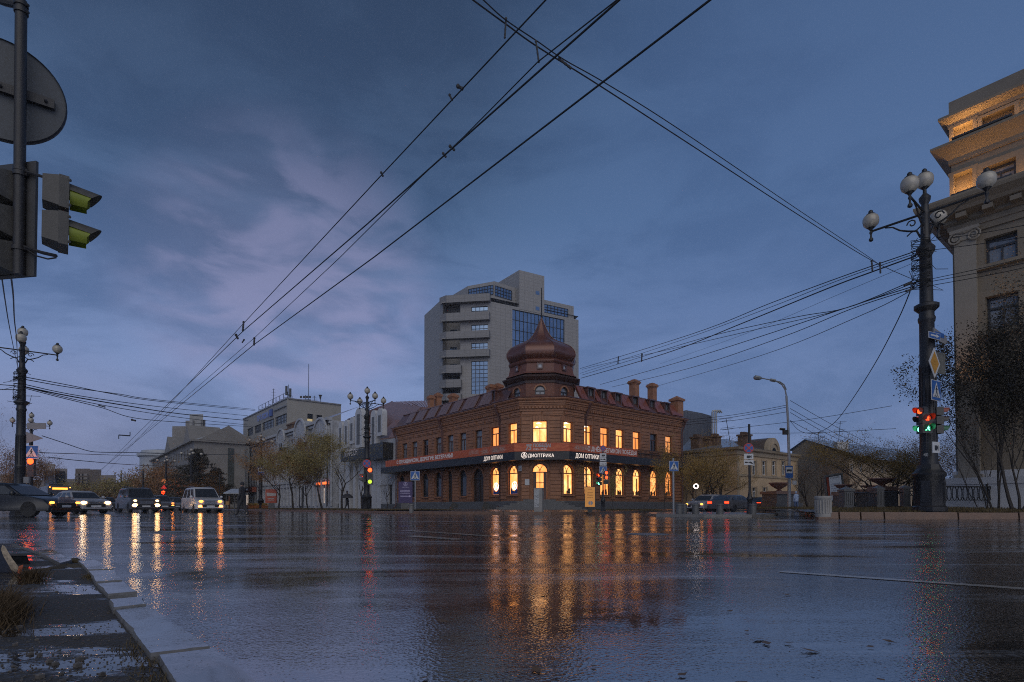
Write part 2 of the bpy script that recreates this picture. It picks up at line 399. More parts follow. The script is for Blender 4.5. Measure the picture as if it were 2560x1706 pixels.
# ================= ground =================
def wet(name, base, r_dry, r_wet, pud=.5, pscale=.45, peb=55, bump=.25, ior=1.6, sx=1.0, sy=1.0, lines=None, rot=0.0, contrast=.09, sheen=0.0):
    m = bpy.data.materials.new(name); m.use_nodes = True; t, n, l, b = NT(m)
    b.inputs['IOR'].default_value = ior
    tcn = n.new('ShaderNodeTexCoord')
    def noise(sc_, det, vec, ro=.6, dist=0):
        z = n.new('ShaderNodeTexNoise'); z.inputs['Scale'].default_value = sc_; z.inputs['Detail'].default_value = det; z.inputs['Roughness'].default_value = ro
        z.inputs['Distortion'].default_value = dist; l.new(vec, z.inputs['Vector']); return z.outputs[0]
    def rng(v, a, b_, c, d, smooth=True):
        z = n.new('ShaderNodeMapRange'); z.interpolation_type = 'SMOOTHSTEP' if smooth else 'LINEAR'; l.new(v, z.inputs[0])
        for i, x in enumerate((a, b_, c, d)):
            if isinstance(x, (int, float)): z.inputs[i+1].default_value = x
            else: l.new(x, z.inputs[i+1])
        return z.outputs[0]
    def ma(op, a, c):
        z = n.new('ShaderNodeMath'); z.operation = op
        for i, x in enumerate((a, c)):
            if isinstance(x, (int, float)): z.inputs[i].default_value = x
            else: l.new(x, z.inputs[i])
        return z.outputs[0]
    mpn = n.new('ShaderNodeMapping'); mpn.inputs['Scale'].default_value = (sx, sy, 1); mpn.inputs['Rotation'].default_value = (0, 0, rot); l.new(tcn.outputs['Object'], mpn.inputs[0])
    P0 = noise(pscale, 6, mpn.outputs[0], .62, .4)
    pm = rng(P0, pud-contrast, pud+contrast, 0, 1)          # 1 = standing water
    fine = noise(peb, 3, tcn.outputs['Object'], .6)
    vo = n.new('ShaderNodeTexVoronoi'); vo.inputs['Scale'].default_value = peb*1.1; l.new(tcn.outputs['Object'], vo.inputs[0])
    peb_h = ma('ADD', ma('MULTIPLY', fine, .5), ma('MULTIPLY', vo.outputs[0], .6))
    mid = noise(2.3, 4, mpn.outputs[0], .6)
    drops = n.new('ShaderNodeTexVoronoi'); drops.inputs['Scale'].default_value = 48; l.new(tcn.outputs['Object'], drops.inputs[0])
    rip = rng(drops.outputs[0], .0, .22, 1, 0)
    dry = ma('SUBTRACT', 1.0, pm)
    h = ma('ADD', ma('MULTIPLY', peb_h, ma('ADD', ma('MULTIPLY', dry, 1.0), .02)), ma('MULTIPLY', rip, .22))
    bp = n.new('ShaderNodeBump'); bp.inputs['Strength'].default_value = bump; bp.inputs['Distance'].default_value = .012; l.new(h, bp.inputs['Height'])
    bp2 = n.new('ShaderNodeBump'); bp2.inputs['Strength'].default_value = .035; bp2.inputs['Distance'].default_value = .3; l.new(noise(.8, 3, tcn.outputs['Object'], .5), bp2.inputs['Height'])
    l.new(bp2.outputs[0], bp.inputs['Normal']); l.new(bp.outputs[0], b.inputs['Normal'])
    l.new(rng(pm, 0, 1, r_dry, r_wet, False), b.inputs['Roughness'])
    cr = n.new('ShaderNodeMix'); cr.data_type = 'RGBA'; l.new(ma('MULTIPLY', ma('ADD', fine, mid), .5), cr.inputs[0])
    cr.inputs[6].default_value = (*[x*.35 for x in base], 1); cr.inputs[7].default_value = (*[x*1.65 for x in base], 1)
    l.new(cr.outputs[2], b.inputs['Base Color'])
    if sheen:   # pale sky sheen painted into the base colour as rougher streaks
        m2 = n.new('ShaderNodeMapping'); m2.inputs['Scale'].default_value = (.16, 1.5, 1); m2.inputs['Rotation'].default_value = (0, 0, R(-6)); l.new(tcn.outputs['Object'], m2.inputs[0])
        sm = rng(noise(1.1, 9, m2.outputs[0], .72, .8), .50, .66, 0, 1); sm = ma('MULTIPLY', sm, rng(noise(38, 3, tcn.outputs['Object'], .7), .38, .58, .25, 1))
        c2 = n.new('ShaderNodeMix'); c2.data_type = 'RGBA'; l.new(ma('MULTIPLY', sm, sheen), c2.inputs[0]); l.new(cr.outputs[2], c2.inputs[6]); c2.inputs[7].default_value = (.33,.36,.42,1); l.new(c2.outputs[2], b.inputs['Base Color'])
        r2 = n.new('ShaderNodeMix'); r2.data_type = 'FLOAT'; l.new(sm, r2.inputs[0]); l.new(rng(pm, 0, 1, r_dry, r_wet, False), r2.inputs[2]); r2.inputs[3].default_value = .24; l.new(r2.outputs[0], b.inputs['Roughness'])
    return m
ROAD = wet('wet_asphalt', (.022,.022,.024), .085, .03, .50, .55, 75, .19, 5.2, .38, 1.0, contrast=.16, sheen=.8)
PAVE = wet('wet_pavement', (.07,.062,.055), .38, .10, .56, .5, 40, .4, 1.6)
VERGE = wet('wet_verge', (.030,.024,.018), .7, .05, .53, 1.5, 48, 1.0, 1.6, .38, 1.3, contrast=.025)
KERB = wet('wet_kerb_stone', (.10,.10,.105), .14, .05, .44, 2.5, 90, .12, 3.4, contrast=.12)
KERBO = mat('kerb_granite', (.13,.075,.05), .42, var=.3, scale=4, bump=.4)
GRASSM = mat('autumn_grass', (.085,.060,.022), .8, var=.5, scale=3)
SOIL = mat('lawn_soil', (.05,.038,.020), .8, var=.4, scale=3, bump=.4)
mb = MB()
# one sheet to the horizon, finer near the camera
mb.quad((-600,-60,0), (600,-60,0), (600,600,0), (-600,600,0))
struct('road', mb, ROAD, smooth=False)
def slab(name, pts, z0, z1, m, **k):
    mb = MB(); mb.prism([(p[0], p[1]) for p in pts], z0, z1); return struct(name, mb, m, smooth=False, **k)
kL = G(921,1283); K1 = [kL+U*170, kL+U*29.5, kL+U*12, kL, G(985,1284.5), G(1120,1285.5), G(1260,1286.3), G(1380,1286.6), G(1500,1285.5), G(1575,1283.2), G(1600,1281)]
K1.append(K1[-1]+V*90); K1 += [K1[-1]+Vector((40,140,0)), Vector((-60,330,0))]
slab('pavement', K1, -.2, .12, PAVE)
def kerbline(name, pts, m, z=.13, wd=.18, label=None):
    """kerb stones laid end to end along a line: each stone is a block with a narrow joint."""
    mb = MB(); rnd = random.Random(len(pts))
    for i in range(len(pts)-1):
        a, b = Vector(pts[i]), Vector(pts[i+1]); L = (b-a).length; n = max(1, round(L/1.6)); d = (b-a).normalized(); q = Vector((-d.y, d.x, 0))
        for j in range(n):
            p0 = a+d*(L*j/n+.012); p1 = a+d*(L*(j+1)/n-.012); e = rnd.uniform(-.006,.008); e0 = Vector((0,0,z+e))
            o = q*rnd.uniform(-.008,.008)
            lo = [p0+o, p1+o, p1+q*wd+o, p0+q*wd+o]
            mb.hexa([Vector((x.x,x.y,-.02)) for x in lo]+[Vector((x.x,x.y,0))+e0 for x in lo])
    return struct(name, mb, m, smooth=False)
kk = [p+Vector((-.02,-.03,0)) for p in K1[1:11]]
kerbline('kerb', kk, KERBO, .145)
# traffic island with bollards
isl = [G(1618,1289.5), G(1640,1292), G(1760,1293.2), G(1880,1293.4), G(1935,1291.5), G(1944,1289.5), G(1900,1286.5), G(1800,1284.8), G(1680,1284.2), G(1625,1286)]
slab('traffic_island', isl, -.1, .11, CONW)
# right-hand corner block
kr = [G(2042,1296.5), G(2200,1297), G(2400,1297.6), G(2640,1298.5)]
blk = [kr[0]+Vector((.05,.25,0)), kr[1]+Vector((0,.2,0)), kr[2]+Vector((0,.2,0)), kr[3]+Vector((0,.2,0)), Vector((60,19,0)), Vector((90,95,0)), Vector((44,62,0)), G(1990,1279.5), G(2035,1291)]
slab('corner_pavement', blk, -.1, .14, PAVE)
mb = MB()
for i, (a, b) in enumerate(((2045,2098), (2099,2152), (2153,2211), (2212,2396), (2397,2548), (2549,2640))):
    pa, pb = G(a, 1296.6+(a-2045)*.0033), G(b, 1296.6+(b-2045)*.0033); d = (pb-pa).normalized(); q = Vector((-d.y, d.x, 0)); g = .02
    lo = [pa+d*g, pb-d*g, pb-d*g+q*.3, pa+d*g+q*.3]; zz = .235-(.012 if i == 4 else 0)
    top = [Vector((x.x, x.y, zz)) for x in lo]; top[0] += q*.03; top[1] += q*.03
    mb.hexa([Vector((x.x, x.y, -.02)) for x in lo]+top)
struct('kerb_wall', mb, KERBO, smooth=False)
# lawn of the right corner: gently mounded earth sheet
def lawn(name, x0, x1, y0f, y1f, zf, nx, ny, m=None):
    mb = MB(); vs = []; rnd = random.Random(5)
    for j in range(ny+1):
        for i in range(nx+1):
            x = x0+(x1-x0)*i/nx; ya, yb = y0f(x), y1f(x); y = ya+(yb-ya)*j/ny; vs.append((x, y, zf(x, y, j/ny)+rnd.uniform(-.012,.012)))
    mb.add(vs, [(j*(nx+1)+i, j*(nx+1)+i+1, (j+1)*(nx+1)+i+1, (j+1)*(nx+1)+i) for j in range(ny) for i in range(nx)])
    return struct(name, mb, m or SOIL)
def blades(name, spots, m, h=.12, w=.012, n=1, seed=1, lean=.6):
    rnd = random.Random(seed); mb = MB()
    for (x, y, z) in spots:
        for k in range(n):
            a = rnd.uniform(0, 6.28); hh = h*rnd.uniform(.5,1.3); bx = x+rnd.gauss(0,.02); by = y+rnd.gauss(0,.02); ww = w*rnd.uniform(.6,1.3)
            dx, dy = math.cos(a)*hh*lean*rnd.random(), math.sin(a)*hh*lean*rnd.random(); px, py = -math.sin(a)*ww, math.cos(a)*ww
            mb.add([(bx-px,by-py,z),(bx+px,by+py,z),(bx+px*.6+dx*.4,by+py*.6+dy*.4,z+hh*.6),(bx-px*.6+dx*.4,by-py*.6+dy*.4,z+hh*.6),(bx+dx,by+dy,z+hh)], [(0,1,2,3),(3,2,4)])
    return tag(build(name, mb, m, recalc=False, uv=False, smooth=False), kind='stuff')
xr0, xr1 = G(2100,1296).x, 30
lz = lambda x, y, t: .21+.13*min(1, t*3)
lawn('lawn', xr0, xr1, lambda x: 20.25, lambda x: 30+.4*(x-xr0), lz, 30, 16)
rnd = random.Random(3)
sp = []
for i in range(11000):
    t = rnd.random()**1.7; x = rnd.uniform(xr0, 21); y = 20.3+t*(9.5); sp.append((x, y, lz(x, y, (y-20.25)/9.75)-.01))
blades('grass', sp, GRASSM, .10, .011, 1, 4)
# lawn strip of the boulevard on the left, under the trees
La = kL+U*1.0; lw = MB(); vs = []
for i in range(41):
    t = i/40*62
    for j in range(5):
        q = La+U*t+Vector((V.x, V.y, 0))*(.35+j*1.9); vs.append((q.x, q.y, .15+.05*math.sin(j*.8)+rnd.uniform(-.01,.01)))
lw.add(vs, [(i*5+j, (i+1)*5+j, (i+1)*5+j+1, i*5+j+1) for i in range(40) for j in range(4)])
struct('boulevard_lawn', lw, SOIL)
sp = []
for i in range(9000):
    t = rnd.random()**1.5*60; j = rnd.random()*7.4+.35; q = La+U*t+Vector((V.x, V.y, 0))*j; sp.append((q.x, q.y, .15))
blades('grass', sp, GRASSM, .10, .02, 1, 5)
q0 = G(1545,1283); sp = []
for i in range(2500):
    p = q0+Vector((rnd.uniform(0,11), 0, 0)); t = rnd.random(); p = G(rnd.uniform(1530,1690), 1282.3)+Vector((0, rnd.uniform(3.2,8), 0)); sp.append((p.x, p.y, .12))
blades('grass', sp, GRASSM, .11, .022, 1, 6)

# worn lane lines, 4 mm sheets on the asphalt
LINE = wet('road_paint', (.30,.30,.30), .12, .06, .5, .55, 75, .17, 5.2)
def lane(px0, py0, px1, py1, w_, name='lane_line'):
    a, b = G(px0, py0, .004), G(px1, py1, .004); d = (b-a).normalized(); q = Vector((-d.y, d.x, 0))*w_/2; mb = MB(); n = max(1, int((b-a).length/.8)); rn = random.Random(int(px0))
    for i in range(n):
        p_, r_ = a+(b-a)*i/n, a+(b-a)*(i+1)/n; mb.quad(p_-q*rn.uniform(.8,1), r_-q*rn.uniform(.8,1), r_+q*rn.uniform(.8,1), p_+q*rn.uniform(.8,1))
    return struct(name, mb, LINE, smooth=False)
lane(1950,1429,2640,1477,.10); lane(2395,1317,2640,1333,.14); lane(2060,1334,2350,1345,.08); lane(1010,1326,1235,1341,.22); lane(1030,1340,1150,1349,.25); lane(690,1296,1080,1302,.3); lane(1100,1310,1700,1318,.2); lane(1250,1296,1900,1301,.35); lane(2000,1310,2560,1316,.2)
def manhole(px, py, r):
    c = G(px, py); mb = MB(); mb.lathe([(r,0),(r,.006),(r*.88,.010),(r*.86,.004),(0,.006)], 20, (c.x,c.y,0)); return struct('manhole_cover', mb, GRAN)
manhole(1620,1336,.33); manhole(430,1330,.33); manhole(2150,1305,.33)
# wet fallen leaves and grit scattered on the asphalt
mb = MB(); rl = random.Random(77)
for i in range(900):
    y = 1.3+22*rl.random()**2.2; x = rl.uniform(-.9, 1.0)*y; c = Vector((x, y, .006)); a = rl.uniform(0, 6.28); L_ = rl.uniform(.003,.008) if rl.random() < .75 else rl.uniform(.012,.028)
    u_ = Vector((math.cos(a), math.sin(a), rl.uniform(-.15,.15)))*L_; w_ = Vector((-math.sin(a), math.cos(a), rl.uniform(-.15,.15)))*L_*.55
    if x < -.35 and y < 4.2: continue
    mb.add([c+u_, c+w_, c-u_, c-w_], [(0,1,2,3)])
tag(build('fallen_leaves', mb, mat('fallen_leaf', (.09,.05,.02), .5, var=.6, scale=30), recalc=False, uv=False, smooth=False), kind='stuff')
# ================= near-left kerb and verge =================
def gp(cx, cy, z=0.0, s=3.3614, oy=1340): return G(cx/s, cy/s+oy, z)
zk = .035
def kstone(quad_, tilt=0.0, dz=0.0):
    zk = .035+dz; q = [gp(x, y, zk) for x, y in quad_]; r = .010
    rj = random.Random(int(quad_[0][0])); fine = []
    for i in range(4):
        a, b_ = q[i], q[(i+1) % 4]; n = max(2, int((b_-a).length/.02))
        for k in range(n):
            p = a.lerp(b_, k/n); fine.append(p+Vector((rj.gauss(0,.0006), rj.gauss(0,.0006), 0))+((sum(q, Vector())/4-p).normalized()*rj.uniform(0,.006) if rj.random() < .06 else Vector()))
    if tilt is not None:
        c = sum(q, Vector())/4; k = len(fine); mb = MB(); d = (q[1]-q[0]).normalized()
        zt = lambda p, e: zk-e+tilt*((p-c).dot(d)*6)
        rings = [[Vector((p.x,p.y,-.06)) for p in fine], [Vector((p.x,p.y,zt(p,r))) for p in fine], [Vector(((p+(c-p).normalized()*r*.8).xy.to_tuple()+(zt(p,0),))) for p in fine]]
        mb.add([p for g in rings for p in g], [(a*k+i, a*k+(i+1)%k, (a+1)*k+(i+1)%k, (a+1)*k+i) for a in range(2) for i in range(k)]+[tuple(2*k+i for i in range(k))])
        mb.mi = [1]*(2*k)+[0]
        return struct('kerb_stone', mb, [KERB, mat('kerb_side', (.12,.12,.125), .8, var=.4, scale=30)], smooth=False)
    bot = [Vector((p.x, p.y, -.06)) for p in q]
    c = sum(q, Vector())/4
    mb = MB(); shoulder = [Vector((p.x, p.y, zk-r)) for p in q]; top = [p+(c-p).normalized()*r+Vector((0,0,tilt*(1 if i in (0,3) else -1))) for i, p in enumerate(q)]
    mb.add(bot+shoulder+top, [(0,1,5,4),(1,2,6,5),(2,3,7,6),(3,0,4,7),(4,5,9,8),(5,6,10,9),(6,7,11,10),(7,4,8,11),(8,9,10,11)])
    struct('kerb_stone', mb, KERB, smooth=False)
KD = [0, -.004, .003, -.003, .002, -.002, .003, 0]
for q in ([(1328,991),(1798,938),(3080,1900),(2000,2100)], [(962,612),(1250,584),(1768,932),(1264,987)], [(915,530),(1196,508),(1232,572),(952,602)],
          [(812,396),(1032,380),(1152,468),(905,488)], [(745,290),(962,284),(1026,372),(806,386)], [(655,206),(800,200),(954,278),(738,284)], [(340,146),(494,142),(604,204),(560,214),(500,232)][:3]+[(505,230)],
          [(100,62),(270,60),(480,136),(330,140)]):
    kstone(q, .0015, KD.pop(0))
vz = .012
vp = [(-900,60),(95,66),(325,146),(498,236),(640,212),(735,290),(802,392),(905,500),(955,612),(1262,990),(1990,2120),(-900,2120)]
mb = MB(); mb.prism([tuple(gp(x, y, vz)[:2]) for x, y in vp], -.05, vz)
struct('verge', mb, VERGE, smooth=False)
sp = []
for i in range(900):
    t = rnd.random(); a = gp(1150+t*850, 905+t*1230, vz); sp.append((a.x-rnd.random()**2*.055, a.y+rnd.uniform(-.02,.02), vz))
for i in range(500):
    a = gp(rnd.gauss(775,22), rnd.gauss(352,12), vz); sp.append((a.x, a.y, vz))
for i in range(260):
    a = gp(rnd.gauss(625,24), rnd.gauss(222,4), vz); sp.append((a.x, a.y, vz))
blades('grass', sp, GRASSM, .017, .0012, 1, 7, 2.2)
sp = []
for i in range(2600):
    a = gp(rnd.gauss(0,85), rnd.gauss(660,60), vz); sp.append((a.x, a.y, vz))
for i in range(500):
    a = gp(rnd.gauss(270,50), rnd.gauss(372,7), vz); sp.append((a.x, a.y, vz))
blades('grass', sp, mat('dry_grass', (.075,.047,.02), .8, var=.5, scale=20), .075, .0014, 1, 8, 2.2)
# broken lumps of asphalt and pebbles on the verge
mb = MB()
for i in range(4200):
    a = gp(rnd.uniform(-700,1700), 300+1750*rnd.random()**1.3); b0 = gp(1262,990)
    px_, py_ = a.x, a.y; r = rnd.uniform(.001,.0035)*(1+3*(rnd.random() < .03))
    k = [gp(955,612), gp(1262,990), gp(1990,2120)]
    xe = k[0].x+(k[1].x-k[0].x)*(py_-k[0].y)/(k[1].y-k[0].y)
    if px_ > xe-.015: continue
    mb.ball((px_, py_, vz+r*.3), r, 5, 3, .7)
tag(build('gravel', mb, mat('gravel', (.10,.09,.08), .4, var=.5, scale=40), recalc=False, uv=False), kind='stuff')
mb = MB(); rr = random.Random(9)
def mound(pts, h, name='soil_ridge'):
    """a raised ragged lip of earth following a line on the verge."""
    mb = MB(); vs = []; n = len(pts)
    fine = []
    for i in range(n-1):
        for k in range(6): fine.append(pts[i]+(pts[i+1]-pts[i])*k/6)
    fine.append(pts[-1])
    for i, p in enumerate(fine):
        d = (fine[min(i+1, len(fine)-1)]-fine[max(i-1,0)]).normalized(); q = Vector((-d.y, d.x, 0)); e = min(1, min(i, len(fine)-1-i)/3)
        for j in range(7):
            t = j/6*2-1; hh = h*(1-t*t)*e*rr.uniform(.7,1.15); o = q*t*h*2.2; vs.append((p.x+o.x, p.y+o.y, vz-.003+hh))
    mb.add(vs, [(i*7+j, i*7+j+1, (i+1)*7+j+1, (i+1)*7+j) for i in range(len(fine)-1) for j in range(6)])
    return struct(name, mb, SOIL)
mound([gp(190,320), gp(380,300), gp(560,262), gp(725,282)], .018)
mound([gp(640,222), gp(625,215), gp(600,218)], .02)
# ================= brick corner building =================
Mx = Vector(((1356-1280)/f*55, 55.0))
U2, V2 = U.xy, V.xy; cdir = (V2-U2).normalized(); cn = Vector((cdir.y, -cdir.x)); cn = cn if cn.y < 0 else -cn
A = Mx-cdir*2.13; B = Mx+cdir*2.13
nL = Vector((-U.y, U.x)); nR = Vector((V.y, -V.x))
WC = Wall(A, cdir, cn, 1); WLf = Wall(A, U, nL, -1); WRf = Wall(B, V, nR, 1)
WL = Wall(A-nL*.35, U, nL, -1); WR = Wall(B-nR*.35, V, nR, 1)
sL0, sR0 = 3.3, 2.95; sL1, sR1 = 26.9, 20.7
br = thing('corner_building', 'two-storey red brick corner building with onion dome, lit windows and black canopy', 'building', (Mx.x, Mx.y, 0))
ZT = 11.25
# --- walls with openings
w2 = [(x, WL.s(x)) for x in (1012.3,1037.3,1064.6,1096.5,1126.3,1157.7,1196.7,1237.6)]
w2r = [(x, WR.s(x)) for x in (1468,1511,1549,1591,1633.6,1671)]
z20, z21 = 6.85, 8.92
hw = .62
opsL = [(s-hw, s+hw, z20, z21) for _, s in w2]
gL = [(WL.s(x), k) for x, k in ((1006,'win'),(1032,'win'),(1064,'win'),(1096.8,'win'),(1125.5,'door'),(1158,'win'),(1196,'dbl'),(1237.6,'lit'))]
gw = {'win':.68, 'door':.42, 'dbl':.95, 'lit':.70}
opsLg = [(s-gw[k], s+gw[k], 1.62 if k in ('win','lit') else .95, 4.62, 4.62-gw[k]*1.05) for s, k in gL]
gR = [WR.s(x) for x in (1468.5,1512,1549,1591,1633.6,1671)]
opsR = [(s-hw, s+hw, z20, z21-.02) for _, s in w2r]
gwR = [.78,.72,.66,.66,.68,.68]
opsRg = [(s-g, s+g, 1.62, 4.62, 4.62-g*1.05) for s, g in zip(gR, gwR)]
sLl = WLf.s(1282); sRl = WRf.s(1419)
scn = WC.s(1349.5)
oLf = [(sLl-.62, sLl+.62, z20, z21), (sLl-.72, sLl+.72, 1.62, 4.62, 3.85)]
oRf = [(sRl-.66, sRl+.66, z20, z21), (sRl-.8, sRl+.8, 1.62, 4.62, 3.78)]
oC = [(scn-.72, scn+.72, z20, 9.0), (scn-.78, scn+.78, 1.15, 4.72, 3.9)]
mb = MB()
facade(mb, WL, sL0-.2, sL1, 0, ZT, opsL+opsLg); facade(mb, WR, sR0-.2, sR1, 0, ZT, opsR+opsRg)
facade(mb, WLf, 0, sL0, 0, ZT, oLf); facade(mb, WRf, 0, sR0, 0, ZT, oRf); facade(mb, WC, 0, 4.26, 0, ZT, oC)
for W, s in ((WLf, sL0), (WRf, sR0)): mb.quad(W.pt(s,0,0), W.pt(s,-.4,0), W.pt(s,-.4,ZT), W.pt(s,0,ZT))
eL, eR = WL.pt(sL1,0,0), WR.pt(sR1,0,0); bL = WL.pt(sL1,-13,0); bR = WR.pt(sR1,-13,0)
Z = Vector((0,0,ZT))
mb.quad(eL, bL, bL+Z, eL+Z); mb.quad(eR, bR, bR+Z, eR+Z)
build('wall', mb, BR, br, world=True, smooth=False)
# --- rusticated piers, arches, sills
mb = MB(); rr = random.Random(2)
def pier(W, s0, s1, z0, z1, ops, st=.36, o=.075, g=.05):
    z = z0; odd = 0
    while z < z1-.1:
        zz = min(z+st-g, z1); W.box(mb, s0+rr.uniform(0,.015), s1-rr.uniform(0,.015), .0, o+rr.uniform(-.012,.015), z, zz); z += st
def piers(W, s0, s1, ops, z0, z1, gap=.26, mn=.35):
    es = sorted((o[0], o[1]) for o in ops); cur = s0
    for a, b in es+[(s1+gap, None)]:
        lo = cur+(gap if cur != s0 else .05); hi = a-gap if b is not None else s1-.05
        if hi-lo > mn:
            if hi-lo > 2.1: pier(W, lo, lo+.9, z0, z1, ops); pier(W, hi-.9, hi, z0, z1, ops)
            else: pier(W, lo, hi, z0, z1, ops)
        if b is None: break
        cur = b
for W, a, b, o2, og in ((WL, sL0, sL1, opsL, opsLg), (WR, sR0, sR1, opsR, opsRg), (WLf, 0, sL0, oLf[:1], oLf[1:]), (WRf, 0, sR0, oRf[:1], oRf[1:]), (WC, 0, 4.26, oC[:1], oC[1:])):
    piers(W, a, b, o2, 6.5, 9.35); piers(W, a, b, og, 1.2, 4.7)
    for o in o2:
        n = 7; c = (o[0]+o[1])/2; hh = (o[1]-o[0])/2+.28
        for i in range(n):
            x0 = c-hh+2*hh*i/n; x1 = c-hh+2*hh*(i+1)/n; k = 1-((i-3)/3.6)**2
            W.box(mb, x0+.012, x1-.012, 0, .07+.03*(i == 3), o[3]+.02, o[3]+.38+.12*k)
        W.box(mb, o[0]-.12, o[1]+.12, 0, .14, o[2]-.16, o[2]-.02)
        W.box(mb, o[0]-.26, o[0]-.06, 0, .05, o[2], o[3]+.05); W.box(mb, o[1]+.06, o[1]+.26, 0, .05, o[2], o[3]+.05)
    for o in og:
        ap = arch_pts(o[0]-.03, o[1]+.03, o[4], o[3]+.03, 10); bp = arch_pts(o[0]-.3, o[1]+.3, o[4], o[3]+.32, 10)
        for i in range(10):
            q = [W.pt(ap[i][0],0,ap[i][1]), W.pt(ap[i+1][0],0,ap[i+1][1]), W.pt(bp[i+1][0],0,bp[i+1][1]), W.pt(bp[i][0],0,bp[i][1])]
            mb.hexa(q+[p+Vector((W.n.x,W.n.y,0))*(.08+.02*(i % 2)) for p in q])
        if o[2] > 1.3: W.box(mb, o[0]-.14, o[1]+.14, 0, .15, o[2]-.16, o[2]-.02)
    # rows of recessed friezes under the cornice
    n = max(1, int((b-a)/1.55))
    for i in range(n):
        x0 = a+(b-a)*i/n; x1 = a+(b-a)*(i+1)/n
        W.box(mb, x0+.1, x1-.1, 0, .06, 9.52, 9.62); W.box(mb, x0+.1, x1-.1, 0, .09, 9.66, 9.9)
    k = int((b-a)/.34)
    for i in range(k): W.box(mb, a+(b-a)*(i+.2)/k, a+(b-a)*(i+.75)/k, 0, .24, 10.22, 10.44)
build('rustication', mb, BRT, br, world=True, smooth=False)
plan = [WL.pt(sL1,0,0), WL.pt(sL0,0,0), WLf.pt(sL0,0,0), A, B, WRf.pt(sR0,0,0), WR.pt(sR0,0,0), WR.pt(sR1,0,0)]
planE = [WL.pt(sL1,-13,0)]+plan+[WR.pt(sR1,-13,0)]
mb = MB()
sweep(mb, planE, [(0,9.95),(.10,9.97),(.10,10.1),(.06,10.1),(.06,10.2),(.12,10.2),(.27,10.46),(.27,10.58),(.36,10.6),(.36,10.74),(.46,10.78),(.46,10.95),(.58,11.0),(.66,11.12),(.66,11.24),(0,11.3)])
sweep(mb, planE, [(0,6.45),(.12,6.47),(.12,6.6),(0,6.62)])
build('cornice', mb, BRT, br, world=True, smooth=False)
mb = MB(); sweep(mb, planE, [(.0,-.1),(.16,-.1),(.16,.85),(.10,.95),(0,.98)]); build('plinth', mb, GRAN, br, world=True, smooth=False)
mb = MB(); sweep(mb, planE, [(.55,11.31),(.70,11.22),(.72,11.25),(.58,11.36),(-.1,11.42)]); build('gutter', mb, METR, br, world=True, smooth=False)
# --- canopy: fascia, soffit, banner
can = [WLf.pt(sL1+1.7,0,0), A, B, WRf.pt(26.6,0,0)]
mb = MB(); sweep(mb, can, [(-.4,4.98),(1.3,4.98),(1.3,5.78),(-.4,5.85)])
a0, a1 = can[0], can[-1]
for W, s in ((WLf, sL1+1.7), (WRf, 26.6)): mb.quad(W.pt(s,0,4.98), W.pt(s,1.3,4.98), W.pt(s,1.3,5.78), W.pt(s,0,5.85))
W = WR; W.box(mb, sR1, 26.6, 0, .3, 4.98, 5.8)
build('canopy', mb, BLACK, br, world=True, smooth=False)
mb = MB(); sB = WRf.s(1593, 1.33)
sweep(mb, [WLf.pt(sL1+.2,0,0), A, B, WRf.pt(sB,0,0)], [(1.28,5.80),(1.34,5.80),(1.34,6.62),(1.28,6.62)])
BAN = mat('banner_cloth', (.40,.085,.035), .55, var=0); t, n, l, b = NT(BAN)
tcn = n.new('ShaderNodeTexCoord'); wv = n.new('ShaderNodeTexWave'); wv.wave_type = 'RINGS'; wv.inputs['Scale'].default_value = .9; wv.inputs['Distortion'].default_value = 9; wv.inputs['Detail'].default_value = 3; l.new(tcn.outputs['Object'], wv.inputs[0])
rp = n.new('ShaderNodeValToRGB'); l.new(wv.outputs[0], rp.inputs[0]); rp.color_ramp.elements[0].color = (.42,.075,.025,1); rp.color_ramp.elements[1].color = (.52,.125,.045,1); l.new(rp.outputs[0], b.inputs['Base Color'])
ban = build('banner', mb, BAN, br, world=True, smooth=False)
# fireworks bursts and ribbons printed on the banner
mb = MB()
def burst(W, s, z, r, n=22):
    for i in range(n):
        a = 6.283*i/n+rr.random()*.2; r1 = r*rr.uniform(.55,1); r0 = r*.12
        for q in range(1):
            p0 = (s+math.cos(a)*r0*1.4, z+math.sin(a)*r0); p1 = (s+math.cos(a)*r1*1.6, z+math.sin(a)*r1)
            p0 = (p0[0], min(6.58, max(5.84, p0[1]))); p1 = (p1[0], min(6.58, max(5.84, p1[1])))
            dx, dz = p1[0]-p0[0], p1[1]-p0[1]; L = math.hypot(dx, dz) or 1; tx, tz = -dz/L*.018, dx/L*.018
            mb.quad(*[W.pt(x, 1.348, zz) for x, zz in ((p0[0]-tx,p0[1]-tz),(p1[0]-tx*.4,p1[1]-tz*.4),(p1[0]+tx*.4,p1[1]+tz*.4),(p0[0]+tx,p0[1]+tz))])
for px in (1212, 1238): burst(WLf, WLf.s(px,1.35), 6.15, .62, 26)
burst(WLf, 1.4, 6.2, .6); burst(WLf, 2.6, 6.2, .7); burst(WRf, .55, 6.2, .5); burst(WRf, 1.5, 6.2, .7, 18)
def ribbon(W, s, z, ln, sg=1):
    for k in range(4):
        for i in range(10):
            t0, t1 = i/10, (i+1)/10; fz = lambda t: z+.12*k-.15+.16*math.sin(t*3.3*sg)
            mb.quad(W.pt(s+ln*t0,1.348,fz(t0)), W.pt(s+ln*t1,1.348,fz(t1)), W.pt(s+ln*t1,1.348,fz(t1)+.035), W.pt(s+ln*t0,1.348,fz(t0)+.035))
ribbon(WLf, WLf.s(1172,1.35), 6.1, -1.9); ribbon(WRf, WRf.s(1452,1.35), 6.1, 1.9)
build('banner_print', mb, mat('banner_print', (.50,.34,.28), .6, var=.2), ban, world=True, smooth=False)
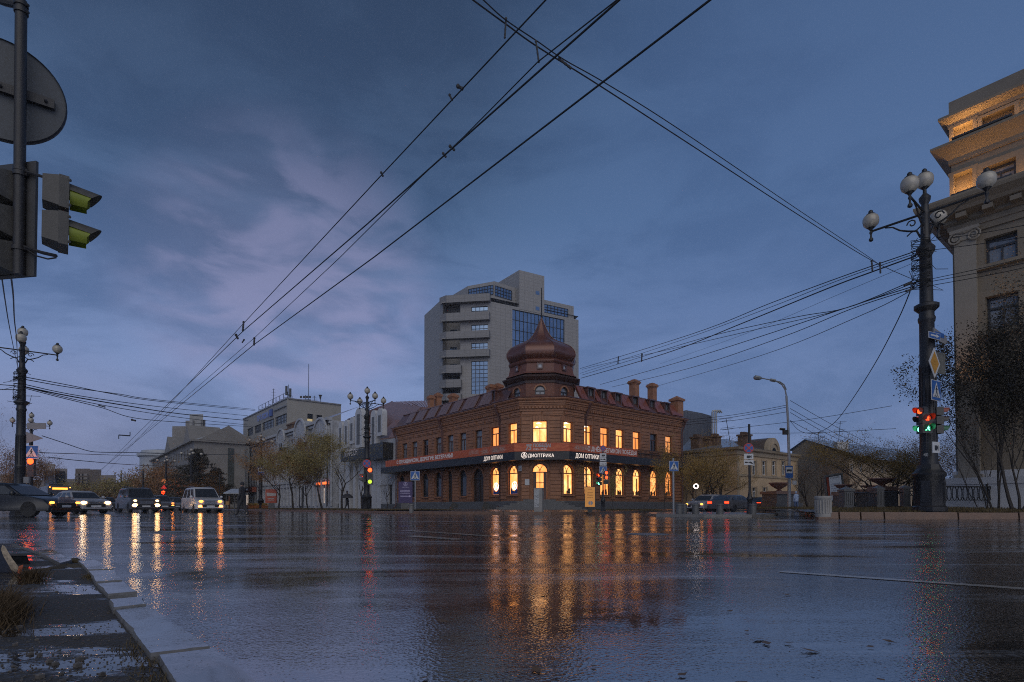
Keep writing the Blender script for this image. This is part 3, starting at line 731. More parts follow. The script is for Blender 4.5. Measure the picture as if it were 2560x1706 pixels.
text('banner_text', 'С ПРАЗДНИКОМ, ДОРОГИЕ ВЕТЕРАНЫ!', WLf, WLf.s(992,1.35), 1.35, 6.02, .58, TXT, ban, width=WLf.s(992,1.35)-WLf.s(1132,1.35), bold=.02)
text('banner_text', 'С ДНЁМ ВЕЛИКОЙ ПОБЕДЫ!', WRf, WRf.s(1469,1.35), 1.35, 6.0, .6, TXT, ban, width=WRf.s(1592,1.35)-WRf.s(1469,1.35), bold=.012)
text('banner_text', '75', WC, WC.s(1314,1.35), 1.35, 5.93, .78, TXTG, ban, width=.62, bold=.03, shear=.25)
text('banner_text', 'ПОБЕДА!', WC, WC.s(1333,1.35), 1.35, 6.22, .44, TXTG, ban, width=WC.s(1377,1.35)-WC.s(1333,1.35), bold=.02)
text('banner_text', '1945–2020', WC, WC.s(1333,1.35), 1.35, 5.92, .26, TXT, ban, width=WC.s(1366,1.35)-WC.s(1333,1.35))
# shop signs: letters standing on the fascia, lit
text('shop_sign', 'ДОМ ОПТИКИ', WLf, WLf.s(1209.5,1.33), 1.33, 5.22, .56, SHELL, br, width=WLf.s(1209.5,1.33)-WLf.s(1256,1.33), bold=0)
text('shop_sign', 'ДОМ ОПТИКИ', WRf, WRf.s(1439,1.33), 1.33, 5.22, .60, SHELL, br, width=WRf.s(1497.5,1.33)-WRf.s(1439,1.33), bold=0)
text('shop_sign', 'ДИОПТРИКА', WC, WC.s(1320,1.33), 1.33, 5.23, .46, SHELL, br, width=WC.s(1385,1.33)-WC.s(1320,1.33), bold=0)
mb = MB()
def emblem(W, s, o, z, r, mb):
    n = 28
    for i in range(n):
        a, b_ = 6.2832*i/n, 6.2832*(i+1)/n
        mb.quad(*[W.pt(s+math.cos(t)*q, o, z+math.sin(t)*q) for t, q in ((a,r),(b_,r),(b_,r*.86),(a,r*.86))])
    def ln(x0, z0, x1, z1, wd):
        dx, dz = x1-x0, z1-z0; L = math.hypot(dx, dz); tx, tz = -dz/L*wd/2, dx/L*wd/2
        mb.quad(*[W.pt(s+W.sg*r*x, o, z+r*zz) for x, zz in ((x0-tx,z0-tz),(x1-tx,z1-tz),(x1+tx,z1+tz),(x0+tx,z0+tz))])
    ln(-.55,-.5,0,.78,.14); ln(0,.78,.55,-.5,.14); ln(-.2,-.62,.3,.1,.12); ln(.3,.1,-.3,.1,.10); ln(-.45,-.5,.1,-.5,.1); ln(0,.78,-.1,-.8,.08)
emblem(WC, WC.s(1310.5,1.33), 1.345, 5.42, .30, mb)
build('shop_emblem', mb, SHELL, br, world=True, smooth=False)
# --- windows
for i, (x, s) in enumerate(w2): window(WL, s-hw, s+hw, z20, z21, br, WOODF, LITC if i == 7 else GLD if i in (2,) else CURT)
for i, (x, s) in enumerate(w2r): window(WR, s-hw, s+hw, z20, z21-.02, br, WOODF, (LIT, LITC, LIT, LITC, GLD, LITO)[i])
window(WLf, sLl-.62, sLl+.62, z20, z21, br, WOODF, LIT); window(WRf, sRl-.66, sRl+.66, z20, z21, br, WOODF, LITB)
window(WC, scn-.72, scn+.72, z20, 9.0, br, WOODF, LITB)
for (s, k), o in zip(gL, opsLg):
    if k == 'win': window(WL, *o[:4], br, FRD, GLD, spring=o[4], cols=1, tracery=True)
    elif k == 'lit': window(WL, *o[:4], br, WOODF, LIT, spring=o[4], cols=1, tracery=True)
    else: window(WL, *o[:4], br, FRD, mat('door_wood', (.045,.028,.02), .5, var=.3, scale=3), spring=o[4], cols=2 if k == 'dbl' else 1, name='door', tracery=True)
for i, o in enumerate(opsRg): window(WR, *o[:4], br, WOODF, (LITB, LIT, LITB, LITB, LIT, LITC)[i], spring=o[4], cols=1, tracery=True)
o = oLf[1]; window(WLf, *o[:4], br, WOODF, LIT, spring=o[4], cols=1, tracery=True)
o = oRf[1]; window(WRf, *o[:4], br, WOODF, LITB, spring=o[4], cols=1, tracery=True)
o = oC[1]; window(WC, o[0], o[1], o[2], o[3], br, WOODF, LIT, spring=o[4], cols=1, tracery=True, name='door')
mb = MB(); WC.box(mb, scn-.70, scn-.36, -.15, -.08, 1.15, 3.85); WC.box(mb, scn+.36, scn+.70, -.15, -.08, 1.15, 3.85); WC.box(mb, scn-.36, scn+.36, -.15, -.08, 1.15, 2.0); WC.box(mb, scn-.36, scn+.36, -.14, -.09, 2.75, 2.83); WC.box(mb, scn-.03, scn+.03, -.14, -.09, 2.0, 3.8)
build('door_leaf', mb, WOODF, br, world=True, smooth=False)
# white ring emblems lit in the two corner shop windows
for W, s in ((WL, gL[7][0]-.08), (WLf, sLl-.16)):
    mb = MB(); emblem(W, s, -.10, 2.55, .42, mb); build('window_emblem', mb, emat('ring_light', (.9,.85,1), 2.2), br, world=True, smooth=False)
# shop-window displays: blue poster shape, plants, shelves standing behind the panes
DSP = mat('display_dark', (.10,.06,.03), .6, var=.5, scale=9); DSB = mat('display_blue', (.02,.06,.25), .4, var=.3, scale=6)
for W, s, m_ in ((WL, gL[7][0], DSB), (WLf, sLl, DSB)):
    mb = MB(); pts = [(-.55,1.7),(-.5,2.5),(-.2,2.05),(.1,2.0),(.5,2.35),(.6,1.7)]
    mb.add([W.pt(s-x, -.15, z) for x, z in pts], [(0,1,2,3,4,5)]); build('window_display', mb, m_, br, world=True, smooth=False)
for k, (W, s) in enumerate([(WRf, sRl)]+[(WR, g) for g in gR]):
    mb = MB()
    for i in range(7):
        x = rr.uniform(-.5,.5); h = rr.uniform(.15,.5)
        W.box(mb, s+x-.06, s+x+.06, -.17, -.12, 1.7, 1.7+h)
        mb.ball(W.pt(s+x, -.14, 1.72+h), .07, 6, 4)
    if k % 2 == 0: W.box(mb, s+.12, s+.26, -.17, -.13, 1.7, 3.6)
    build('window_display', mb, DSP, br, world=True, smooth=False)
for k, (W, s) in enumerate([(WC, scn), (WRf, sRl), (WR, w2r[0][1])]):
    mb = MB(); mb.lathe([(.0,.16),(.05,.14),(.26,.02),(.27,0),(0,-.01)], 12, W.pt(s-.1, -.14, 8.72), sx=1, sy=.25); build('ceiling_lamp', mb, emat('lamp_glow', (1,.8,.55), 3.0), br, world=True)
    mb = MB(); mb.lathe([(.0,.12),(.05,.10),(.18,.02),(.19,0),(0,-.01)], 12, W.pt(s-.3, -.14, 8.35), sx=1, sy=.25); build('ceiling_lamp', mb, emat('lamp_glow', (1,.8,.55), 3.0), br, world=True)
# wall plates: house number and notice board
mb = MB(); WC.box(mb, WC.s(1296.5), WC.s(1305.5), 0, .04, 3.95, 4.5) if WC.s(1296.5) > 0 else WLf.box(mb, WLf.s(1306), WLf.s(1298.5), .09, .13, 3.95, 4.5)
build('number_plate', mb, SIGNW, br, world=True, smooth=False)
mb = MB(); WC.box(mb, WC.s(1312.5), WC.s(1323.5), .09, .13, 2.55, 3.15); build('notice_plate', mb, SIGNW, br, world=True, smooth=False)
text('number', '22', WLf, WLf.s(1300), .14, 4.05, .35, SIGNK, br, width=.28)
# entrance steps, flaring outward
mb = MB()
for i in range(6):
    o = .45+.42*(5-i)*1.0; z1 = 1.12-.19*(5-i); hwid = 1.6+.62*(5-i)
    mb.prism([tuple(WC.pt(scn-hwid*.82,0,0)[:2]), tuple(WC.pt(scn-hwid,o+.2,0)[:2]), tuple(WC.pt(scn+hwid,o+.2,0)[:2]), tuple(WC.pt(scn+hwid*.82,0,0)[:2])][:4], -.05+.001*i, z1)
build('steps', mb, GRAN, br, world=True, smooth=False)
for px, hwid in ((1125.5,1.2), (1196,1.7)):
    mb = MB(); s = WL.s(px)
    for i in range(4): WL.box(mb, s-hwid-.3*(3-i), s+hwid+.3*(3-i), .0, .5+.33*(3-i), -.05+.001*i, .9-.2*(3-i))
    build('steps', mb, GRAN, br, world=True, smooth=False)
# downpipes with funnel heads
def pipe(W, s, o=.28, ztop=11.1):
    mb = MB(); mb.tube([W.pt(s,.75,ztop), W.pt(s,.72,ztop-.5), W.pt(s,o,9.6), W.pt(s,o,1.0), W.pt(s,o,.5), W.pt(s,o+.35,.25)], [.2,.12,.085,.085,.085,.09], 8)
    mb.lathe([(.12,0),(.26,.28),(.26,.4),(.1,.42)], 8, W.pt(s,.72,ztop-.45)); build('downpipe', mb, METR, br, world=True)
pipe(WL, sL0+.3); pipe(WR, sR0+.35); pipe(WL, WL.s(1096)-1.3); pipe(WL, sL1-.15); pipe(WR, sR1-.2)
# balcony railing on the canopy, right end
mb = MB(); s = sB+.1
while s < 26.5:
    WRf.box(mb, s-.012, s+.012, 1.16, 1.19, 5.8, 6.65)
    for k in range(3):
        c = WRf.pt(s+.11, 1.175, 5.95+.24*k); pts = [c+Vector((WRf.d.x,WRf.d.y,0))*math.cos(a)*.1+Vector((0,0,math.sin(a)*.11)) for a in [i*math.pi/4 for i in range(9)]]
        mb.tube(pts, .012, 3, False)
    s += .22
for z in (5.86, 6.24, 6.66): WRf.box(mb, sB, 26.5, 1.15, 1.2, z, z+.035)
build('railing', mb, IRON, br, world=True, smooth=False)
# --- mansard roof
wingL = [WL.pt(sL1,-13,0), WL.pt(sL1,0,0), WL.pt(2.4,0,0)]; wingR = [WR.pt(2.4,0,0), WR.pt(sR1,0,0), WR.pt(sR1,-13,0)]
mb = MB()
for q in (wingL, wingR): sweep(mb, q, [(.5,11.36),(.28,11.42),(-.62,12.95),(-.62,13.0)])
build('roof', mb, METR, br, world=True, smooth=False)
mb = MB()
for q in (wingL, wingR): sweep(mb, q, [(-.56,12.94),(-.5,13.0),(-.55,13.08),(-4.4,14.0)])
d = 0
for W, a, b in ((WL, sL0+2, sL1), (WR, sR0+2, sR1)):
    n = int((b-a)/.62)
    for i in range(n):
        s = a+(b-a)*i/n; p = [W.pt(s,-.6,13.07), W.pt(s+.05,-.6,13.07), W.pt(s+.05,-4.3,13.95), W.pt(s,-4.3,13.95)]; mb.hexa(p+[q+Vector((0,0,.07)) for q in p])
build('roof_sheet', mb, METP, br, world=True, smooth=False)
def panel(W, s0, s1, n=3, m=METP):
    mb = MB(); g = .05
    for i in range(n):
        a = s0+(s1-s0)*i/n+g/2; b = s0+(s1-s0)*(i+1)/n-g/2
        lo = [W.pt(a,.34,11.45), W.pt(b,.34,11.45), W.pt(b,-.50,12.88), W.pt(a,-.50,12.88)]; nn = Vector((W.n.x*.85, W.n.y*.85, .5))*.10
        mb.hexa(lo+[q+nn for q in lo])
    build('roof_panel', mb, m, br, world=True, smooth=False)
def dormer(W, s0, s1):
    mb = MB(); W.box(mb, s0, s0+.12, -.6, .16, 11.5, 12.8); W.box(mb, s1-.12, s1, -.6, .16, 11.5, 12.8); W.box(mb, s0-.08, s1+.08, -.62, .24, 12.8, 12.93); W.box(mb, s0, s1, -.6, .16, 11.42, 11.52)
    build('dormer', mb, METR, br, world=True, smooth=False)
    window(W.off(.1), s0+.12, s1-.12, 11.52, 12.8, br, FRD, CURT, cols=2, tr=0, dep=.2)
o_ = -.1
for a, b in ((242,290),(330,402),(442,518),(562,635),(682,752),(798,910),(962,1062)):
    panel(WL, WL.s(960+b/3.92, o_)-.1, WL.s(960+a/3.92, o_)+.1)
xs = [(1228,1236)]
pa = [242,330,442,562,682,798,962]; pb = [290,402,518,635,752,910,1062]
for i in range(6):
    x0, x1 = 960+pb[i]/3.92, 960+pa[i+1]/3.92; s1_, s0_ = WL.s(x0, o_)-.25, WL.s(x1, o_)+.25
    if s1_-s0_ > .7: dormer(WL, s0_, min(s1_, s0_+1.3))
dormer(WL, WL.s(1244,o_)+.1, WL.s(1233,o_))
rw = (1475.7,1508,1544,1587,1629,1666.5)
for i, x in enumerate(rw):
    s = WR.s(x, 0); dormer(WR, s-.55, s+.55)
    nx = WR.s(rw[i+1], 0) if i < 5 else sR1+.5
    if nx-s > 1.8: panel(WR, s+.68, nx-.68, 2, mat('roof_panel_red', (.20,.062,.042), .3, 0, var=.2, scale=2, spec=.8))
panel(WR, WR.s(rw[0])-1.7, WR.s(rw[0])-.68, 2, MATS['roof_panel_red'])
# --- chimneys
def chimney(p, w_, h0, h1):
    mb = MB(); x, y = p.x, p.y; Mz = Matrix.Translation((x, y, 0)) @ Matrix.Rotation(RV, 4, 'Z')
    mb.box(-w_,w_,-w_,w_,h0,h1-.5,Mz); mb.box(-w_*1.15,w_*1.15,-w_*1.15,w_*1.15,h1-.62,h1-.48,Mz); mb.box(-w_*1.38,w_*1.38,-w_*1.38,w_*1.38,h1-.48,h1-.28,Mz); mb.box(-w_*1.2,w_*1.2,-w_*1.2,w_*1.2,h1-.28,h1-.14,Mz); mb.box(-w_*.7,w_*.7,-w_*.7,w_*.7,h1-.14,h1,Mz)
    build('chimney', mb, BRT, br, world=True, smooth=False)
for px, o, py, w_ in ((1077,-1.6,989,.32), (1095,-2.6,983,.34), (1133,-3.4,985,.42), (1228,-4.2,962,.42), (1245,-5,960,.4)):
    p = WL.pt(WL.s(px,o), o, 0); chimney(p, w_, 12.5, P(px,py,p.y).z)
for px, o, py, w_ in ((1586,-4.0,950,.44), (1631,-4.0,959,.42)):
    p = WR.pt(WR.s(px,o), o, 0); chimney(p, w_, 12.8, P(px,py,p.y).z)
# end gable pier with pointed cap, and raised gable between the chimneys
p = WR.pt(sR1-.35, -.35, 0); mb = MB(); Mz = Matrix.Translation((p.x, p.y, 0)) @ Matrix.Rotation(RV, 4, 'Z'); zt = P(1694,990,p.y).z
mb.box(-.55,.55,-.55,.55,11.2,zt-.7,Mz); mb.box(-.72,.72,-.72,.72,zt-.7,zt-.45,Mz); mb.lathe([(1.0,zt-.45),(0,zt)], 4, (0,0,0), R(45), M=Mz)
build('gable_pier', mb, BRT, br, world=True, smooth=False)
mb = MB(); s0_, s1_ = WR.s(1570,-4), WR.s(1690,-4)
g = [WR.pt(s0_,-4,13.2), WR.pt(WR.s(1592,-4),-4,P(1592,972,60).z), WR.pt(WR.s(1640,-4),-4,14.2), WR.pt(s1_,-4,12.9), WR.pt(s1_,-4,11.5), WR.pt(s0_,-4,11.5)]
mb.add(g+[q+Vector((nR.x,nR.y,0))*-.5 for q in g], [(0,1,2,3,4,5),(11,10,9,8,7,6)]+[(i,(i+1)%6,6+(i+1)%6,6+i) for i in range(6)])
build('gable', mb, BRT, br, world=True, smooth=False)
# --- corner tower: octagonal drum, eaves, skirt, onion dome, spire
T = P(1354,1000,59.1); T = Vector((T.x, T.y, 0)); ro = math.atan2(cn.y, cn.x)+R(22.5)
def zz(py, Y=59.0): return HC+ray(1354, py)[1]*Y
RD = 3.75
dv = [Vector((T.x+RD*math.cos(ro+k*R(45)), T.y+RD*math.sin(ro+k*R(45)))) for k in range(8)]
zdt = zz(952, 56.2)
mb = MB(); fac = []
for k in range(8):
    a, b = dv[k], dv[(k+1) % 8]; d = (b-a).normalized(); n_ = Vector((d.y, -d.x)); mid = (a+b)/2
    if (mid-Vector((T.x,T.y))).dot(n_) < 0: n_ = -n_
    sg = 1 if d.x*1 > 0 else -1; W = Wall(a, d, n_, sg); L = (b-a).length
    vis = n_.dot(-mid.normalized()) > .15
    ops = [(L/2-.5, L/2+.5, 11.75, zdt-.62, zdt-1.1)] if vis else []
    facade(mb, W, 0, L, 11.1, zdt, ops, .18)
    if vis: fac.append((W, L, ops[0]))
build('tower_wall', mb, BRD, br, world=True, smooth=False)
for W, L, o in fac: window(W, *o[:4], br, FRD, CURT, spring=o[4], dep=.16, cols=2, tr=.5)
for W, L, o in fac:
    mb = MB()
    ap = arch_pts(o[0], o[1], o[4], o[3], 8); bp = arch_pts(o[0]-.16, o[1]+.16, o[4], o[3]+.16, 8)
    for i in range(8):
        q = [W.pt(ap[i][0],0,ap[i][1]), W.pt(ap[i+1][0],0,ap[i+1][1]), W.pt(bp[i+1][0],0,bp[i+1][1]), W.pt(bp[i][0],0,bp[i][1])]
        mb.hexa(q+[p+Vector((W.n.x,W.n.y,0))*.06 for p in q])
    build('tower_trim', mb, BRT, br, world=True, smooth=False)
mb = MB(); mb.lathe([(RD,zdt-.02),(RD+.10,zdt-.35),(RD+.14,zdt-.1),(RD+.3,zdt-.05),(RD+.62,zdt+.22),(RD+.66,zdt+.34),(RD-.15,zdt+.62)], 8, T, ro)
build('tower_eaves', mb, mat('eaves_dark', (.055,.03,.025), .5, var=.2), br, world=True, smooth=False)
mb = MB()
def rp(h): return h/4.706/f*59.1*1.0
z = lambda y: zz(700+y/4.706, 59.1)
mb.lathe([(rp(440),z(1190)),(rp(408),z(1165)),(rp(392),z(1095)),(rp(384),z(1058))], 8, T, ro); build('tower_skirt', mb, mat('skirt_metal', (.13,.05,.036), .6, var=.2, scale=2), br, world=True, smooth=False)
mb = MB()
for W, L, o in fac:
    W2 = Wall(Vector((T.x,T.y))+W.n*(rp(400)*.924), W.d, W.n, W.sg)
    for a_, b_, c_, d_ in ((-.28,-.17,z(1140),z(1075)), (.17,.28,z(1140),z(1075)), (-.17,.17,z(1140),z(1127)), (-.17,.17,z(1088),z(1075))): W2.box(mb, a_, b_, -.15, .16, c_, d_)
build('skirt_frames', mb, METR, br, world=True, smooth=False)
mb = MB()
for W, L, o in fac:
    W2 = Wall(Vector((T.x,T.y))+W.n*(rp(400)*.924), W.d, W.n, W.sg); mb.quad(*[W2.pt(a_,.06,b_) for a_, b_ in ((-.18,z(1135)),(.18,z(1135)),(.18,z(1080)),(-.18,z(1080)))])
build('skirt_pane', mb, mat('pane_pale', (.35,.37,.42), .2, var=.2), br, world=True, smooth=False)
prof = [(392,1012),(404,1000),(408,988),(400,974),(384,965),(380,962),(402,945),(424,915),(430,890),(424,862),(404,832),(372,802),(338,783),(290,760),(240,738),(190,715),(150,690),(120,660),(97,630),(76,595),(57,560),(40,525),(24,490),(11,460),(4,440),(3,425),(2.5,200),(1.2,110),(.6,95)]
prof = [(r, y+55*max(0, y-450)/560) for r, y in prof]
mb = MB(); mb.lathe([(rp(r), z(y)) for r, y in prof], 8, T, ro); build('dome', mb, DOME, br, world=True, ang=33)
mb = MB(); mb.ball((T.x,T.y,z(432)), .12, 8, 6); mb.tube([(T.x,T.y,z(440)),(T.x,T.y,z(95))],[.075,.045],6); build('spire', mb, IRON, br, world=True)
mb = MB()
for k in range(8):
    a = ro+k*R(45); pts = [Vector((T.x+rp(r)*1.003*math.cos(a), T.y+rp(r)*1.003*math.sin(a), z(y))) for r, y in prof[5:24]]; mb.tube(pts, .045, 5)
build('dome_ribs', mb, METR, br, world=True)
# ================= neighbouring buildings =================
def bwin(W, s0, s1, z0, z1, par, mf, mp, cols=2, tr=.66, dep=.15, fw=.06, spring=None): return window(W, s0, s1, z0, z1, par, mf, mp, spring, dep, cols, tr, fw)
LGREY = gridmat('panel_light', (.27,.26,.25), (.17,.165,.16), 1.2, .75, .03, .55, .06)
LGREY2 = gridmat('panel_grey', (.20,.195,.195), (.13,.13,.13), 1.2, .75, .03, .55, .06)
# ---- tower block behind the corner house
tb = thing('tower_block', 'tall grey panelled tower block with blue glass and stacked balconies behind the domed house', 'building', P(1250,1266,120).to_track_quat and (0,0,0))
YT = 118.0
ta = math.atan2(V.y, V.x)
# corner line (the prow between its two main faces) at px 1214
def zt(px, py, Wl, o=0): return Wl.z(px, py, o)
c0 = P(1222, 1000, YT); c0 = Vector((c0.x, c0.y))
dR = Vector((math.cos(R(30)), math.sin(R(30)))); dC = Vector((-math.cos(R(8)), math.sin(R(8)))); dL = Vector((-math.cos(R(62)), math.sin(R(62))))
WTR = Wall(c0, dR, (dR.y, -dR.x), 1)           # right glazed face
WTC = Wall(c0, dC, (-math.sin(R(8)), -math.cos(R(8))), -1)   # middle face with the balconies
sC = WTC.s(1106); c1 = Vector(WTC.pt(sC,0,0)[:2])
WTL = Wall(c1, dL, (-dL.y, dL.x), -1)
sLT = WTL.s(1060); sRT = WTR.s(1447)
zLT = WTL.z(1104, 749); zCT = WTC.z(1214, 744)-.0; zRT = WTR.z(1300, 770)
def ops_px(W, quads): return [(min(W.s(a), W.s(b)), max(W.s(a), W.s(b)), W.z(a, d), W.z(a, c)) for a, b, c, d in quads]
zr = lambda py, px=1400: WTR.z(px, py)
gR_ = [(WTR.s(1281), WTR.s(1412), 20, zr(805,1412)+0)]
topR = zr(799, 1441)
mb = MB()
gl1 = (WTR.s(1281), WTR.s(1412), zr(1000,1281), zr(800,1412))
facade(mb, WTR, 0, sRT, 0, topR, [gl1], .3)
cw = (WTC.s(1219), WTC.s(1178))
rows = [(766.5,787), (812,831), (857.5,877), (903,985)]
opC = [(cw[0], cw[1], WTC.z(1200,b), WTC.z(1200,a)) for a, b in rows]
sBal = WTC.s(1150)
facade(mb, WTC, 0, sBal, 0, zCT, opC, .3)
facade(mb, WTL, 0, sLT, 0, zLT, [])
# recess beside the balconies
q1, q2 = WTC.pt(sBal,0,0), WTC.pt(sBal,-3.2,0); q3 = WTC.pt(sC,-3.2,0); q4 = WTC.pt(sC,0,0); zz_ = Vector((0,0,zCT))
for a, b in ((q1,q2),(q2,q3),(q3,q4)): mb.quad(a, b, b+zz_, a+zz_)
e1 = WTL.pt(sLT,0,0); e2 = WTR.pt(sRT,0,0); back1 = e1+Vector((6,26,0)); back2 = e2+Vector((-6,22,0))
for a, b, z_ in ((e1,back1,zLT),(e2,back2,topR)): mb.quad(a, b, b+Vector((0,0,z_)), a+Vector((0,0,z_)))
mb.add([WTC.pt(0,0,zCT), WTC.pt(sC,0,zCT), WTL.pt(sLT,0,zCT), back1+Vector((0,0,zCT)), back2+Vector((0,0,zCT)), WTR.pt(sRT,0,zCT)], [(0,1,2,3,4,5)])
build('wall', mb, LGREY, tb, world=True, smooth=False)
def curtain(W, o, par, nx, nz, m=None, dep=.28):
    mb = MB(); a, b, c, d = o[:4]
    for i in range(nx+1): x = a+(b-a)*i/nx; W.box(mb, x-.045, x+.045, -dep, -dep+.1, c, d)
    for i in range(nz+1): z = c+(d-c)*i/nz; W.box(mb, a, b, -dep, -dep+.08, z-.045, z+.045)
    fr = build('window', mb, FRD, par, world=True, smooth=False)
    mb = MB(); mb.quad(*[W.pt(x, -dep-.02, z) for x, z in ((a,c),(b,c),(b,d),(a,d))]); build('pane', mb, m or GLB, fr, world=True, smooth=False)
curtain(WTR, gl1, tb, 14, 9)
for o, n_ in zip(opC, (2,2,2,8)): curtain(WTC, o, tb, 4, n_)
# wrap-round balconies
for i, (yt, yb, rx) in enumerate(((742,760,1224),(786,806,1223),(832,850,1223),(878,896,1223),(915,935,1152),(951,971,1152),(986,1003,1152))):
    z1, z0 = WTC.z(1170, yt), WTC.z(1170, yb); sr = WTC.s(rx, 1.2); mb = MB()
    o1, t_ = 1.3, .18
    WTC.box(mb, sr, sC-.1, -3.2 if sr > sBal-.5 else 0, o1, z0, z0+.25)
    WTC.box(mb, sr, sC-1.2, o1-t_, o1+.002, z0+.25, z1); WTC.box(mb, sr, sr+t_, 0, o1-t_, z0+.25, z1)
    pa_, pb_ = WTC.pt(sC-1.2, o1, 0), WTC.pt(sC+.6, .0, 0)
    wv_ = (pb_-pa_).normalized(); nn = Vector((-wv_.y, wv_.x, 0))*t_
    mb.hexa([p+Vector((0,0,z0)) for p in (pa_, pb_, pb_+nn, pa_+nn)]+[p+Vector((0,0,z1)) for p in (pa_, pb_, pb_+nn, pa_+nn)])
    build('balcony', mb, LGREY2, tb, world=True, smooth=False)
for py in (820,865,908,945,965,990): 
    mb = MB(); z_ = WTC.z(1135, py); WTC.box(mb, sBal+1.5, sBal+3, -3.19, -3.05, z_-.9, z_+.6); build('balcony_window', mb, GLB, tb, world=True, smooth=False)
# setback top storeys
def block(pts, z0, z1, name, m, par):
    mb = MB(); mb.prism([tuple(p[:2]) for p in pts], z0, z1); return build(name, mb, m, par, world=True, smooth=False)
oR = -1.2
t0 = WTC.pt(WTC.s(1236,-1.5), -1.5, 0); t1 = P(1169,1000,YT+4); t2 = P(1133,1000,YT+9)
zt1 = HC+ray(1236,703.5)[1]*t0.y
t3 = WTR.pt(WTR.s(1290,-1.5), -1.5, 0)
blk_ = [t0, t1, t2, t2+Vector((3,9,0)), t3+Vector((-2,9,0)), t3]
block(blk_, zCT-.1, zt1, 'penthouse', LGREY, tb)
def face(p, q): 
    p, q = Vector(p[:2]), Vector(q[:2]); d = (q-p).normalized(); n_ = Vector((d.y, -d.x)); n_ = n_ if n_.dot(-p) > 0 else -n_; return Wall(p, d, n_, 1 if d.x > 0 else -1)
W1 = face(t0, t1); curtain(W1.off(.32), (W1.s(1233), W1.s(1171), W1.z(1200,742), W1.z(1200,719)), tb, 9, 3)
W1 = face(t0, t3); curtain(W1.off(.32), (W1.s(1237), W1.s(1279), W1.z(1260,746), W1.z(1260,722)), tb, 6, 3)
s1_, s2_ = WTR.s(1298,-.0), WTR.s(1361,-.0)
pc = WTR.pt(s1_, .05, 0); pd = WTR.pt(s2_, .05, 0); pl = P(1243,1000,YT+11)
zt2 = WTR.z(1298, 675.5); block([pc, pd, pd+Vector((-4,9,0)), pl], gl1[3]+.3, zt2, 'lift_tower', LGREY, tb)
for y_ in (733, 772): 
    mb = MB(); a, b = WTR.s(1339), WTR.s(1348.5); WTR.box(mb, a, b, -.05, .08, WTR.z(1344,y_+4.5), WTR.z(1344,y_-4.5)); build('window', mb, GLB, tb, world=True, smooth=False)
pe = WTR.pt(s2_+.05, -.3, 0); pf = WTR.pt(WTR.s(1435,-.3), -.3, 0); zt3 = WTR.z(1435, 765)
block([pe, pf, pf+Vector((-4,9,0)), pe+Vector((-4,9,0))], topR-.5, zt3, 'penthouse', LGREY, tb)
W1 = WTR.off(-.3+.32); curtain(W1, (W1.s(1362), W1.s(1422), WTR.z(1422,793), WTR.z(1422,773)), tb, 7, 3)

# ---- brown metal roof house + white finned front (left of the brick house)
th = thing('finned_facade_building', 'white fronted building with tall curved fins and brown ribbed roof beside the brick house', 'building', (0,0,0))
WF = Wall(WL.pt(sL1,0,0), U, nL, -1); pxs = lambda px, o=0: WF.s(px, o)
WHITE = mat('white_render', (.38,.38,.39), .6, var=.14, scale=.8); WHITE2 = mat('white_paint', (.46,.46,.47), .5, var=.15, scale=1.2)
RIBM = gridmat('ribbed_brown_roof', (.26,.115,.07), (.09,.045,.03), .45, 40, .05, .3, .1, .8)
s_e = pxs(822)
zwall = WF.z(985, 1096)
opsF = [(pxs(984), pxs(974.5), 1.0-.6, WF.z(978,1215)), ]
mb = MB(); facade(mb, WF, 0, pxs(955), 0, zwall, [(pxs(981), pxs(972), .4, WF.z(978,1213)), (pxs(983.5), pxs(961), WF.z(975,1145), WF.z(975,1110))], .3)
facade(mb, WF.off(-1.4), pxs(955)-1, s_e, 0, WF.z(900,1120)+.0, [])
build('wall', mb, WHITE, th, world=True, smooth=False)
mb = MB()
for a, b in ((982,972),): WF.box(mb, pxs(a), pxs(b), -.28, -.2, .4, WF.z(978,1213)); 
build('door', mb, FRD, th, world=True, smooth=False)
mb = MB(); WF.box(mb, pxs(983.5), pxs(925,1), -.25, 1.6, WF.z(975,1145,1), WF.z(975,1110,1)+.3); build('sign_band', mb, BLACK, th, world=True, smooth=False)
mb = MB(); WF.box(mb, pxs(925,1), pxs(860,1), .9, 1.5, WF.z(900,1150,1), WF.z(900,1125,1)); build('sign_band', mb, BLACK, th, world=True, smooth=False)
text('sign_lettering', 'МОНРЕЗОН', WF, pxs(861,1.55), 1.55, WF.z(880,1140,1.5), 1.3, TXT, th, width=pxs(861,1.55)-pxs(893,1.55))
mb = MB()
for px, wd in ((857,2.0),(872,1.6),(889,.9),(905,1.6),(938,1.5),(951,1.7)):
    s = pxs(px, -.4); WF.box(mb, s-wd/2, s+wd/2, -1.4, -.2, 0, WF.z(px,1132,-.4))
build('column', mb, WHITE2, th, world=True, smooth=False)
mb = MB(); WF.box(mb, pxs(955)-1, s_e, -1.39, -1.1, 0, .9); WF.box(mb, 0, pxs(955), .0, .12, 0, .8); build('plinth', mb, GRAN, th, world=True, smooth=False)
